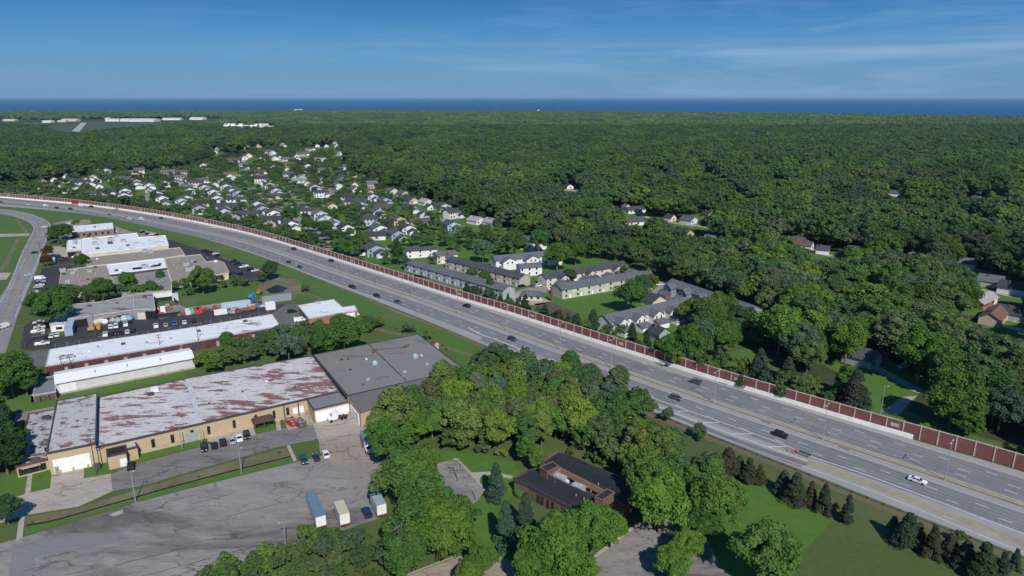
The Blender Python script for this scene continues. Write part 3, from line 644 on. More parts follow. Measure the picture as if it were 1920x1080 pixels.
def block(name, label, cat, roofpx, h, wall, roofm, par=.45, trim=None, wallname='wall', z0=0.0, root=None):
    poly = [GP(px, py, h) for px, py in roofpx]
    c = Vector((sum(p.x for p in poly)/len(poly), sum(p.y for p in poly)/len(poly), 0))
    r = root
    if r is None: r = empty(name, c); tag(r, label, cat)
    p2 = [(p.x, p.y) for p in poly]
    m = MW(); m.prism(p2, z0, h, top=False); m.build(wallname, wall, r)
    m = MW(); m.add([(p[0],p[1],h) for p in p2], [tuple(range(len(p2)))]); m.build('roof', roofm, r, tri=True)
    if par: m = MW(); m.rim(p2, h-.3, h+par, .35); m.build('roof_edge', trim or M_lighttrim, r)
    return r, poly
def on_wall(r, name, A, B, t, w, z0, z1, m, d=.12):
    """a door or window slab standing 'd' proud of the wall that runs from A to B; t in metres or a fraction"""
    A = Vector((A.x, A.y)); B = Vector((B.x, B.y)); D = (B-A); L = D.length; D = D/L
    if t <= 1: t = t*L
    n = Vector((D.y, -D.x)); 
    if n.dot(-A) < 0: n = -n
    p = A+D*t+n*(d/2-.02)
    mb = MW(); mb.box(p.x, p.y, (z0+z1)/2, w, d, z1-z0, math.atan2(D.y, D.x)); return mb.build(name, m, r)
def rooftop(px, py, h, kind, s=1.0, parent=None, rot=0.0):
    """units fixed to a roof, as parts of the building"""
    g = GP(px, py, h); mb = MW()
    if kind == 'hvac':
        mb.box(g.x, g.y, h+.75*s, 2.4*s, 1.7*s, 1.5*s, rot); o = mb.build('air_conditioner', M_hvac, parent)
        m2 = MW(); m2.tube((g.x, g.y, h+1.5*s), (g.x, g.y, h+1.62*s), .5*s, .45*s, 10); m2.build('fan', M_trim, parent).parent = o
    elif kind == 'vent':
        mb.tube((g.x, g.y, h), (g.x, g.y, h+.8*s), .35*s, .3*s, 8); mb.tube((g.x, g.y, h+.8*s), (g.x, g.y, h+1.0*s), .55*s, .2*s, 8); mb.build('roof_vent', M_hvac, parent)
    elif kind == 'rust': mb.box(g.x, g.y, h+.45*s, 1.4*s, 1.2*s, .9*s, rot); mb.build('roof_vent', M_rust, parent)
    elif kind == 'dark': mb.box(g.x, g.y, h+.4*s, 1.6*s, 1.0*s, .8*s, rot); mb.build('roof_hatch', M_trim, parent)
    elif kind == 'white': mb.box(g.x, g.y, h+.4*s, 1.5*s, 1.5*s, .8*s, rot); mb.build('skylight', M_whitep, parent)
    elif kind == 'dome':
        mb.tube((g.x,g.y,h),(g.x,g.y,h+.8*s),1.0*s,1.0*s,12); mb.tube((g.x,g.y,h+.8*s),(g.x,g.y,h+1.5*s),1.0*s,.3*s,12); mb.build('roof_fan', mat('pale_blue_metal', (.32,.46,.52), .4, .1, 2), parent)
def pole(name, label, cat, px, py, h, arms=True, lampside=None, w=.16, group=None):
    g = GP(px, py); r = empty(name, (g.x, g.y, 0)); tag(r, label, cat, group)
    MB().tube((0,0,0), (0,0,h), w, w*.6).build('pole', M_wood if arms else M_pole, r)
    if arms:
        m = MB(); m.box(0, 0, h-.6, 2.4, .14, .16, .9); m.box(0, 0, h-1.5, 1.8, .14, .16, .9); ca = m.build('crossarm', M_wood, r)
        m = MB()
        for x in (-1,-.4,.4,1): m.tube((x*math.cos(.9), x*math.sin(.9), h-.5), (x*math.cos(.9), x*math.sin(.9), h-.2), .06, .06, 6)
        m.build('insulators', M_hvac, r).parent = ca
    if lampside is not None:
        MB().tube((0,0,h-.3), (lampside*.8,-.3,h+.05), .05, .04).build('arm', M_pole, r); MB().box(lampside*.95, -.35, h+.05, .6, .28, .16, .3*lampside).build('lamp_head', M_lamp, r)
    return r
# --- main factory
def factory():
    z3 = 5.4
    a, b = GP(180,839.5,z3), GP(575,751,z3); rot = math.atan2((b-a).y, (b-a).x)
    M_r3 = roof_mat('worn_white_roof', (.60,.58,.56), (.47,.45,.44), (.20,.085,.075), rot, .522, 0, .34, (.11,.09,.09), (9, 60, (.36,.35,.36)), .30)
    M_r2 = roof_mat('ribbed_white_roof', (.50,.49,.485), (.40,.39,.39), (.17,.08,.075), rot, .545, .42, .6, (.09,.08,.08), None, .3)
    M_r1 = roof_mat('mottled_white_roof', (.45,.44,.44), (.33,.32,.32), (.08,.06,.06), rot, .515, 0, .6, (.12,.07,.065), None, .35)
    M_r4 = roof_mat('grey_gravel_roof', (.190,.180,.168), (.215,.203,.19), (.15,.142,.132), rot, .58, 0, .4, None, (24, 30, (.12,.115,.11)))
    M_r5 = roof_mat('dock_roof', (.185,.185,.195), (.20,.20,.21), None, rot)
    M_rib = roof_mat('corrugated_roof', (.17,.165,.16), (.15,.145,.14), None, rot, ribs=.42)
    r, p = block('factory', 'long tan brick factory with a worn white and rust red flat roof', 'factory', [(184,746),(356,709),(586,667.5),(636,734),(375,795),(180,839.5)], z3, M_tanbrick, M_r3, .35, M_trim)
    A, B = p[5], p[4]; L1 = (B-A).length
    for t in (.135,.52,.71,.91): on_wall(r, 'window', A, B, t, 1.0, 1.2, 4.0, M_glass, .10)
    for t in (.33,.60,.80): on_wall(r, 'sign_panel', A, B, t, 3.2, .8, 1.3, M_slab, .08)
    on_wall(r, 'shutter_door', A, B, .90, 3.4, .1, 3.2, M_greydoor)
    C, D = p[4], p[3]; L2 = (D-C).length
    for t in (.05,.22,.37,.50,.60): on_wall(r, 'window', C, D, t, .9, 1.2, 4.0, M_glass, .10)
    on_wall(r, 'door', C, D, .44, 2.0, .1, 3.4, M_greydoor)
    for t in (.655,.70): on_wall(r, 'door', C, D, t, 1.7, 1.0, 3.3, M_door)
    for t in (.575,.68): on_wall(r, 'downpipe', C, D, t, .35, .1, 5.0, M_wood, .3)
    for px, py, kd, s in ((290,733,'white',1.6),(283,741,'dark',1.2),(392,757,'rust',.5),(430,760,'vent',.8),(500,716,'white',.6),(553,728,'rust',.6),(340,770,'vent',.7),(455,735,'dark',.5),(250,790,'vent',.6)): rooftop(px, py, z3, kd, s, r, rot)
    m = MW(); q0, q1 = GP(352,711,z3), GP(376,794,z3); ribbon([q0, q1], 1.5, z3+.03, m); m.build('roof_walkway', mat('roof_strip', (.50,.50,.50), .7, .1, .5), r)
    # taller block and low office at the left end
    r2, p = block('factory_tower', 'taller tan brick end block with two white dock doors and ribbed white roof', 'factory', [(107,752.5),(182,738),(179,832),(88,850)], 7.0, M_tanbrick, M_r2, .3, M_trim)
    on_wall(r2, 'dock_door', p[3], p[2], .30, 5.4, .1, 4.6, M_door); on_wall(r2, 'dock_door', p[3], p[2], .615, 5.4, .1, 4.6, M_door); on_wall(r2, 'door', p[3], p[2], .13, 1.1, .1, 2.4, M_slab)
    for t in (.20,.46,.77): on_wall(r2, 'bollard', p[3], p[2], t, .4, .05, 1.2, M_yellow, .5)
    for px, py, kd, s in ((145,790,'rust',.5),(112,800,'vent',.6)): rooftop(px, py, 7.0, kd, s, r2, rot)
    r1, p = block('factory_office', 'low tan office wing with a blotched white roof at the far left of the factory', 'factory', [(54,777),(105,768),(90,861),(30,876)], 3.4, M_tanbrick, M_r1, .3, mat('rust_trim', (.13,.05,.045), .8, .1, 1))
    for t, w in ((.13,1.3),(.45,3.6),(.80,1.6)): on_wall(r1, 'window', p[3], p[2], t, w, .5, 2.6, M_glass, .10)
    on_wall(r1, 'canopy', p[3], p[2], .45, 4.6, 2.7, 3.0, M_tanbrick, 1.2)
    for px, py, kd, s in ((87,785,'dark',1.3),(76,847,'hvac',.9),(62,812,'rust',.4),(60,850,'dark',.6)): rooftop(px, py, 3.4, kd, s, r1, rot)
    # black-roofed porch and its neighbour
    r6, p = block('pump_house', 'small tan brick annex with black roof in front of the long factory', 'annex', [(200,843),(235,835),(236,848),(201,856)], 4.4, M_tanbrick, mat('black_roof', (.022,.022,.024), .8, .15, .5), .2, M_trim)
    on_wall(r6, 'door', p[3], p[2], .80, 1.8, .1, 2.6, M_door)
    r7, p = block('annex', 'small flat roofed tan brick annex right of the black roofed one', 'annex', [(235,834),(254,830),(257,838),(236,843)], 4.0, M_tanbrick, M_r2, .3, M_trim)
    # grey roofed hall
    r4, p = block('warehouse', 'grey flat roofed warehouse joined to the right end of the factory', 'warehouse', [(588,666),(784,627),(866,690),(851,697),(652,742)], 5.7, M_tanbrick, M_r4, .25, M_trim)
    for px, py, kd, s in ((641,675,'dark',.9),(633,681,'vent',.8),(653,674.5,'rust',.9),(687,674,'white',.7),(657,694,'dark',.9),(703,683,'dome',1.5),(701,662,'rust',1.1),(707,657,'rust',.8),(723,681,'vent',.8),(760,652,'rust',1.3),(765,649,'rust',.9),(779,670,'dome',1.5),(790,667,'white',.7),(800,684,'hvac',.7),(819,690,'dark',.8),(823,694,'vent',.7),(758,698,'hvac',.8),(755,707,'vent',.7),(689,713,'hvac',.8),(681,722,'rust',.8),(686,726,'vent',.6),(677,710,'vent',.5),(733,708,'vent',.5),(771,640,'vent',.4),(770,696,'vent',.6)): rooftop(px, py, 5.7, kd, s*.7, r4, rot)
    for q in ([(690,645),(762,714)],[(763,651),(690,657)],[(588,666),(651,744)]):
        m = MW(); ribbon([GP(*q[0],5.7), GP(*q[1],5.7)], .5, 5.74, m); m.build('roof_seam', M_trim, r4)
    c = GP(817,642,6.6); m = MW(); m.box(c.x, c.y, 3.4, 1.8, 1.8, 6.8, rot); ch_ = m.build('chimney', M_tanbrick, r4); m = MW(); m.box(c.x, c.y, 6.95, 2.1, 2.1, .3, rot); m.build('chimney_cap', M_rust, r4).parent = ch_
    # corrugated lean-to
    Pt = [GP(654,743,6.2), GP(852,696,6.2), GP(888,690,5.9), GP(905,700,4.7), GP(676,775,5.1)]
    r5 = empty('corrugated_shed', (Pt[0].x, Pt[0].y, 0)); tag(r5, 'shed with dark corrugated sloping roof half hidden by the wood', 'shed')
    m = MW(); m.add(Pt, [(0,1,2,3,4)]); m.build('roof', M_rib, r5, tri=True)
    m = MW(); b0 = [Vector((q.x, q.y, 0)) for q in Pt]
    m.add(b0+[q-Vector((0,0,.12)) for q in Pt], [(i,(i+1)%5,(i+1)%5+5,i+5) for i in range(5)]); m.build('wall', M_tanbrick, r5)
    for t in (.22,.48,.74): on_wall(r5, 'dock_door', Pt[0], Pt[4], t, 2.6, .1, 3.8, M_door, .25)
    for t in (.35,.62): on_wall(r5, 'opening', Pt[0], Pt[4], t, 1.2, .1, 3.4, M_darkop, .2)
    # dock with two white doors
    r8, p = block('loading_dock', 'grey roofed loading dock with two large white doors and tan walls', 'loading dock', [(575,749),(636,735),(652.5,753),(589,768)], 4.9, M_tanbrick, M_r5, .15, M_trim)
    A, B = p[3], p[2]
    on_wall(r8, 'dock_door', A, B, .28, 6.0, .1, 3.9, M_door, .15); on_wall(r8, 'dock_door', A, B, .76, 6.0, .1, 3.9, M_door, .15)
    for t in (.015,.52,.985): on_wall(r8, 'bollard', A, B, t, .4, .05, 1.3, M_yellow, .6)
    # picnic pavilion, skips
    g = GP(494,800); r9 = empty('picnic_shelter', (g.x, g.y, 0), rot); tag(r9, 'open picnic shelter with brown hipped roof in front of the factory', 'shelter')
    m = MB(); hw, hl, e_, t_ = 2.6, 3.4, 2.7, 4.0
    m.add([(-hl,-hw,e_),(hl,-hw,e_),(hl,hw,e_),(-hl,hw,e_),(-hl+1.2,0,t_),(hl-1.2,0,t_)], [(0,1,5,4),(2,3,4,5),(1,2,5),(3,0,4),(3,2,1,0)]); m.build('roof', mat('brown_roof', (.085,.045,.04), .7, .15, 1), r9)
    for x in (-2.9, 0, 2.9):
        for y in (-2.2, 2.2): MB().box(x, y, 1.35, .2, .2, 2.7).build('post', M_wood, r9)
    MB().box(0,0,.75,3.6,1.6,.12).box(0,0,.38,.3,.8,.7).build('table', M_wood, r9)
    for px, py, m_, lab in ((547,795,M_redp,'red open skip full of scrap in front of the factory'),(562,797,mat('skip_green', (.10,.095,.06), .7, .2, 2),'dull green open skip of scrap beside the red skip')):
        g = GP(px, py); r = empty('skip', (g.x, g.y, 0), rot+R(100)); tag(r, lab, 'skip', 'skips in front of the factory')
        m = MB(); 
        for sy in (-1.2, 1.2): m.box(0, sy, .95, 5.2, .12, 1.7)
        m.box(-2.55, 0, .95, .12, 2.3, 1.7); m.box(2.55, 0, .7, .12, 2.3, 1.2); m.box(0,0,.16,5.0,2.3,.12)
        for x in (-1.6,-.5,.6,1.7):
            for sy in (-1.29, 1.29): m.box(x, sy, .9, .12, .1, 1.5)
        m.build('bin', m_, r)
        m = MB(); rr = random.Random(3)
        for i in range(16): m.box(rr.uniform(-2.2,2.2), rr.uniform(-.9,.9), .9+rr.uniform(0,.7), rr.uniform(.4,1.5), rr.uniform(.3,.9), rr.uniform(.1,.5), rr.uniform(0,3))
        m.build('scrap', mat('scrap', (.34,.33,.30), .7, .5, 1.5, (.10,.09,.10)), r)
    for i, (px, py) in enumerate(((585,783),(579,777),(574,771))):
        g = GP(px, py); o = MB().box(0,0,.35,2.2,1.0,.5,.3).box(0,.25,.75,1.8,.12,.5,.3).build('pallet_stack', mat('pallet', (.30,.22,.16), .9, .2, 2)); o.location = g; tag(o, f'low stack of pallets by the dock wall, {ordw(i)} from the front', 'pallets', 'pallet stacks by the dock')
    for px, py, s, lab in ((183,880,1.3,'green transformer box on the lawn beside the utility pole'),(213,872,1.9,'larger green electrical cabinet beside the black roofed annex')):
        g = GP(px, py); o = MB().box(0,0,.7*s,1.5*s,1.2*s,1.4*s,.3,taper=.9).box(0,0,.06,1.8*s,1.5*s,.12,.3).build('transformer_box', mat('green_box', (.07,.12,.085), .5, .1, 1)); o.location = g; tag(o, lab, 'electrical box')
factory()
# --- red brick row, white metal building, shed
a, b = GP(86,686,4.1), GP(525,611,4.1); ROT2 = math.atan2((b-a).y, (b-a).x)
M_wr = roof_mat('white_membrane', (.72,.74,.76), (.64,.66,.68), (.20,.19,.18), ROT2, .60, 0, .25, None, None, .3)
r, p = block('brick_building', 'long dark red industrial building with a white flat roof', 'industrial unit', [(93,656),(200,638),(350,616),(510,589.5),(525,611),(345,644),(86,686.5)], 4.1, M_maroon, M_wr, .2, M_lighttrim)
E0, E1, E2 = p[6], p[5], p[4]
for t in (.06,.20,.34,.48,.62,.76,.90):
    on_wall(r, 'shutter_door', E0, E1, t, 5.0, .1, 3.1, mat('maroon_door', (.09,.04,.04), .7, .15, 1)); on_wall(r, 'door', E0, E1, min(.98, t+.07), 1.2, .1, 2.4, M_hvac)
for t in (.10,.25,.42,.60,.78,.92): on_wall(r, 'shutter_door', E1, E2, t, 4.0, .1, 3.1, M_trim if t in (.10,.42) else mat('maroon_door', (.09,.04,.04), .7, .15, 1))
for t in (.33,.52,.70,.97): on_wall(r, 'door', E1, E2, t, 1.2, .1, 2.4, M_hvac)
for px, py, kd, s in ((119,673,'hvac',1),(134,671,'hvac',.9),(183,652,'vent',1),(231,646,'dark',1),(275,644,'vent',1.1),(320,636,'vent',1),(340,650,'vent',.6),(373,622,'rust',1),(460,603.5,'dark',1.1),(471,603,'vent',.8),(205,665,'vent',.7),(161,672,'vent',.6),(168,658,'white',.6)): rooftop(px, py, 4.1, kd, s, r, ROT2)
def metal_hall():
    ze, zr = 4.5, 5.7
    F0, F1 = GP(104,719.5,ze), GP(363.5,671,ze); d = (F1-F0); Ld = d.length; d.normalize(); n = Vector((-d.y, d.x, 0)); w = 13
    r = empty('metal_hall', (F0.x, F0.y, 0)); tag(r, 'long white metal hall with low gabled roof beside the red building', 'hall')
    m = MW(); q = [F0, F1, F1+n*w, F0+n*w]; m.prism([(v.x, v.y) for v in q], 0, ze, top=False)
    for s_, u in ((F0,1),(F1,-1)): m.add([(s_.x,s_.y,ze),(s_.x+n.x*w,s_.y+n.y*w,ze),(s_.x+n.x*w/2,s_.y+n.y*w/2,zr)], [(0,1,2)])
    m.build('wall', mat('ribbed_white', (.56,.555,.53), .6, .05, .4), r)
    m = MW(); o = d*.3
    for k0, k1, za, zb in ((-.5, w/2, ze-.1, zr+.05), (w+.5, w/2, ze-.1, zr+.05)):
        a0, a1 = F0+n*k0-o, F1+n*k0+o; b0, b1 = F0+n*k1-o, F1+n*k1+o
        m.add([(a0.x,a0.y,za),(a1.x,a1.y,za),(b1.x,b1.y,zb),(b0.x,b0.y,zb)], [(0,1,2,3)])
    m.build('roof', roof_mat('white_metal_roof', (.74,.76,.78), (.70,.72,.74), None, ROT2), r)
    m = MW(); a0, a1 = F0-n*.55, F1-n*.55; mm = (a0+a1)/2; m.box(mm.x, mm.y, ze-.05, Ld, .18, .22, math.atan2(d.y, d.x)); m.build('gutter', M_lighttrim, r)
    on_wall(r, 'roller_door', F0, F1, 3.6, 5.2, .1, 3.9, M_whitep, .15); m = MW()
    for t in (.27,.5,.75):
        g = F0+d*Ld*t+n*3; m.tube((g.x,g.y,ze+.5),(g.x,g.y,ze+1.5),.25,.25,8)
    m.build('roof_vent', M_hvac, r)
    m = MW(); c0 = F0+d*Ld/2-n*.08; m.box(c0.x, c0.y, .35, Ld-.2, .2, .7, math.atan2(d.y, d.x)); m.build('plinth', M_slab, r)
metal_hall()
r, p = block('shed', 'low wooden shed with patchy grey roof left of the white metal hall', 'shed', [(69,711),(103,704),(104,734),(62,741)], 3.0, mat('brown_wood', (.22,.17,.11), .9, .2, 1), roof_mat('shed_roof', (.20,.21,.225), (.16,.17,.18), (.06,.06,.06), ROT2, .6), .12, M_lighttrim)
for t in (.2,.4,.6,.8): on_wall(r, 'bay_door', p[3], p[2], t, 1.8, .1, 2.2, M_wood)
# --- white roofed orange brick
r, p = block('orange_brick_building', 'orange brick building with clean white flat roof beside the highway verge', 'industrial unit', [(559,573.5),(626,562),(642.5,577),(665,573.5),(669.5,582),(579,597.5)], 3.9, M_orange, M_wr, .3, M_lighttrim)
on_wall(r, 'roller_door', p[5], p[4], .86, 4.2, .1, 3.2, M_door); on_wall(r, 'door', p[5], p[4], .55, 2.4, .1, 2.6, M_greydoor); on_wall(r, 'door', p[5], p[4], .68, 2.8, .1, 2.8, mat('maroon_door', (.09,.04,.04), .7, .15, 1)); on_wall(r, 'window', p[5], p[0], .4, 8, 1.0, 2.6, M_glass)
for px, py, kd, s in ((597,570,'hvac',1),(601,585,'vent',.6),(620,572,'vent',.6)): rooftop(px, py, 3.9, kd, s, r, .3)
# --- grey workshop
M_gr = roof_mat('patchy_grey_roof', (.36,.34,.325), (.22,.215,.215), (.10,.085,.08), ROT2, .57, 0, .35, (.44,.42,.39))
r, p = block('workshop', 'grey workshop with stained pale roof and dark open bay', 'workshop', [(129,571.5),(190,566),(250,553.5),(251,580.5),(126,598.5)], 4.8, M_greyw, M_gr, .25, M_lighttrim)
on_wall(r, 'opening', p[4], p[3], .19, 5.0, .1, 3.8, M_darkop); on_wall(r, 'window', p[4], p[3], .64, 5, 1.2, 2.6, M_glass); on_wall(r, 'window', p[4], p[3], .82, 5, 1.6, 3.0, M_glass)
for px, py, kd, s in ((166,575,'rust',.9),(170,574,'dark',.7),(220,569,'rust',.8),(235,563,'vent',.8),(192,566,'vent',.8)): rooftop(px, py, 4.8, kd, s, r, .3)
r, p = block('workshop_bay', 'taller grey end bay of the workshop with one cream door and one dark bay', 'workshop', [(251,552.5),(286,548.5),(291,579.5),(251,580.5)], 5.2, M_greyw, M_gr, .25, M_lighttrim)
on_wall(r, 'roller_door', p[3], p[2], .33, 3.8, .1, 3.6, M_creamw); on_wall(r, 'opening', p[3], p[2], .76, 5.2, .1, 4.2, M_darkop); rooftop(271,558,5.2,'rust',1.2,r)
r, p = block('workshop_office', 'white office with pale roof at the left end of the grey workshop', 'office', [(99,583),(127,578.5),(125.5,606),(93.5,609)], 3.6, M_whitew, M_wr, .25, M_lighttrim)
on_wall(r, 'window', p[3], p[2], .5, 2.5, 1.0, 2.2, M_glass); rooftop(114,586,3.6,'hvac',.9,r)
# --- upper estate
r, p = block('brick_block', 'brown brick building with white roof, nearest the highway bend', 'industrial unit', [(135.6,424.5),(211,418),(213,429),(134.4,436)], 4.2, M_brownb, M_wr, .3, M_lighttrim)
for t in (.14,.28,.42,.56,.72,.86): on_wall(r, 'window', p[3], p[2], t, 1.6, .8, 2.6, M_glass)
for px, py, kd, s in ((144,428,'vent',1),(158,430,'vent',1),(178,426,'rust',1),(185,425,'vent',1.2),(199,428,'white',1)): rooftop(px, py, 4.2, kd, s, r)
a, b = GP(154,477,7), GP(316,459.5,7); ROT3 = math.atan2((b-a).y, (b-a).x)
r, p = block('white_roofed_plant', 'large plant with bright white roof and cream front wall', 'industrial plant', [(157,448),(256,437.5),(261,445.5),(310,442),(316,459.5),(154,477),(152,467.5),(152,449)], 5.6, M_creamw, M_wr, .35, M_whitep)
for px, py, kd, s in ((178,449,'hvac',1.4),(178,459,'hvac',1.4),(183,467,'dark',1.4),(208,448,'dark',1.4),(208,452,'hvac',1.5),(207,457,'dark',2.0),(218,445,'hvac',1.3),(232,454,'hvac',1.3),(240,461,'dark',1.3),(281,452,'vent',1),(190,455,'vent',1)): rooftop(px, py, 5.6, kd, s, r, ROT3)
r, p = block('plant_office', 'lower white roofed office wing of the plant with dark entrance', 'office', [(126,451),(152,449.5),(152,467.5),(124.5,470.5)], 4.2, M_creamw, M_wr, .3, M_creamw)
on_wall(r, 'opening', p[3], p[2], .35, 5.5, .1, 3.2, M_darkop); on_wall(r, 'window', p[3], p[2], .80, 4.0, .8, 3.2, M_rust)
for px, py, kd, s in ((141,453,'hvac',1),(141,458,'hvac',1),(139,465,'dark',1),(153,458,'vent',1)): rooftop(px, py, 4.2, kd, s, r)
M_gv = roof_mat('gravel_roof', (.30,.255,.215), (.25,.215,.18), (.17,.145,.12), ROT3, .62, 0, .25)
def unit(lab, pts, h, wall=M_creamw, rm=None, par=.3, tr=None, items=(), nm='industrial_unit'):
    r, p = block(nm, lab, 'industrial unit', pts, h, wall, rm or M_gv, par, tr or M_creamw); 
    for px, py, kd, s in items: rooftop(px, py, h, kd, s, r, ROT3)
    return r, p
unit('gravel roofed unit directly in front of the white roofed plant', [(164,484),(180,481),(337,464.5),(346,478),(309,484),(306,484.5),(200,496),(163,500)], 3.8, items=((272,473,'hvac',1.3),(283,474,'hvac',1.3),(330,469,'vent',1.2),(270,479,'vent',.8),(230,480,'vent',.7),(182,486,'white',.8),(210,485,'vent',.7),(300,470,'vent',.7)))
unit('gravel roofed unit at the left, dotted with many small grey vents', [(115,508),(163,500.5),(200,497.2),(207,514),(217,543),(172,552),(110,543)], 3.8, items=((142,507,'hvac',1),(137,513,'hvac',1),(168,510,'hvac',1),(179,502,'dark',1.2),(120,515,'dark',1.2),(118,509,'hvac',1.3),(137,518,'vent',1),(147,519,'vent',1),(165,525,'rust',1),(127,529,'hvac',1),(135,529,'vent',1),(150,528,'vent',1),(127,535,'hvac',1),(158,535,'vent',1),(125,541,'vent',1),(180,515,'vent',1),(190,525,'vent',1)))
r, p = unit('tall unit with white parapet roof and a row of dark openings', [(200,497.5),(306,484.7),(312,501),(206,514)], 5.6, M_trim, M_wr, .3, M_whitep)
for px, py in ((256,503.5),(266,502.5),(294,498)):
    g = GP(px, py, 5.6); m = MW(); m.box(g.x, g.y, 5.7, 4.2, 5.0, .12, ROT3); m.build('roof_opening', M_darkop, r)
for px, py, kd, s in ((219,508,'dark',1.2),(224,507,'white',1.3),(272,503,'hvac',1.5),(285,501,'rust',1),(300,496,'dark',1)): rooftop(px, py, 5.6, kd, s, r, ROT3)
unit('low unit with plain grey roof behind the crab apple trees', [(207,515),(312,501.5),(321,529),(322,545),(240,555),(218,543)], 3.9, M_whitew, mat('grey_flat_roof', (.25,.235,.22), .9, .1, .2), .3, M_creamw)
g = GP(322,500,5.2)
unit('gravel roofed unit right of the white parapet roof', [(309,484.5),(376,477.5),(386,491.5),(404,489),(409,489),(420,493),(429,510),(428,512),(375,521),(322,530),(316,510)], 3.8, items=((334,489,'vent',1),(327,491,'vent',1),(350,487,'vent',1),(362,491,'hvac',1),(366,492,'dark',1.3),(349,498,'hvac',1.4),(354,508,'hvac',1.6),(360,506,'hvac',1.6),(404,491,'white',1.3),(332,504,'vent',1),(409,501,'vent',1),(326,498,'vent',1),(338,517,'vent',1),(389,484,'vent',.7)))
m_ = MB()
for px, py in ((307,509),(309,514),(310,518),(313,524)): 
    g = GP(px, py, 5.3); m_.box(g.x, g.y, 5.9, 4.2, 3, 1.0, ROT3)
# --- estate poles
pole('utility_pole', 'wooden utility pole on the small lawn beside the two white dock doors', 'utility pole', 181, 889, 11.5)
pole('light_pole', 'pale light pole between the ditch and the big parking lot', 'light pole', 254.5, 941, 9.5, False, 1)
pole('light_pole', 'light pole on the ditch bank below the row of parked cars', 'light pole', 453, 888, 8.5, False, 1)
pole('light_pole', 'slim pole on the lawn in front of the factory wall', 'light pole', 342, 842, 7, False)
pole('light_pole', 'dark leaning light pole beside the concrete pad at the factory', 'light pole', 379, 838, 7.5, False)
pole('light_pole', 'light pole on the grass patch beside the white parked car', 'light pole', 601, 848, 7.5, False, -1)
pole('light_pole', 'light pole standing behind the hedge at the bottom of the big lot', 'light pole', 536, 1026, 7.0, False, -1)
pole('utility_pole', 'utility pole in the dark asphalt yard of the grey workshop', 'utility pole', 180, 631, 11)
pole('utility_pole', 'utility pole at the corner of the workshop entrance by the street', 'utility pole', 47, 651, 10)
pole('utility_pole', 'utility pole by the street bend near the dark red trees', 'utility pole', 78, 482, 11)
pole('utility_pole', 'utility pole between the red building and the white hall, right one', 'utility pole', 374, 655, 12)
pole('utility_pole', 'utility pole between the red building and the white hall, left one', 'utility pole', 302, 664, 9)
pole('utility_pole', 'utility pole at the left end of the red building, nearer the hall', 'utility pole', 135, 699, 8)
pole('utility_pole', 'utility pole at the left end corner of the red building', 'utility pole', 119, 703, 8)
pole('light_pole', 'black twin light pole on the office parking lot', 'light pole', 860, 904, 7.5, False, -1)
pole('light_pole', 'short dark lamp at the edge of the office parking lot', 'light pole', 893, 940, 4.5, False)
pole('utility_pole', 'tall utility pole behind the town houses right of the green row', 'utility pole', 1214, 540, 11)
pole('light_pole', 'tall thin pole with white lamp behind the noise wall at right', 'light pole', 1650, 782, 11.5, False, 1)
u = pole('utility_pole', 'utility pole with two grey transformer drums at the bottom edge', 'utility pole', 751, 1086, 14)
MB().tube((.45,0,9.6),(.45,0,10.8),.34,.34,10).build('transformer', M_hvac, u); MB().tube((-.45,0,9.6),(-.45,0,10.8),.34,.34,10).build('transformer', M_hvac, u)
pole('utility_pole', 'bare wooden pole among the trees right of the transformer pole', 'utility pole', 816, 1035, 9)
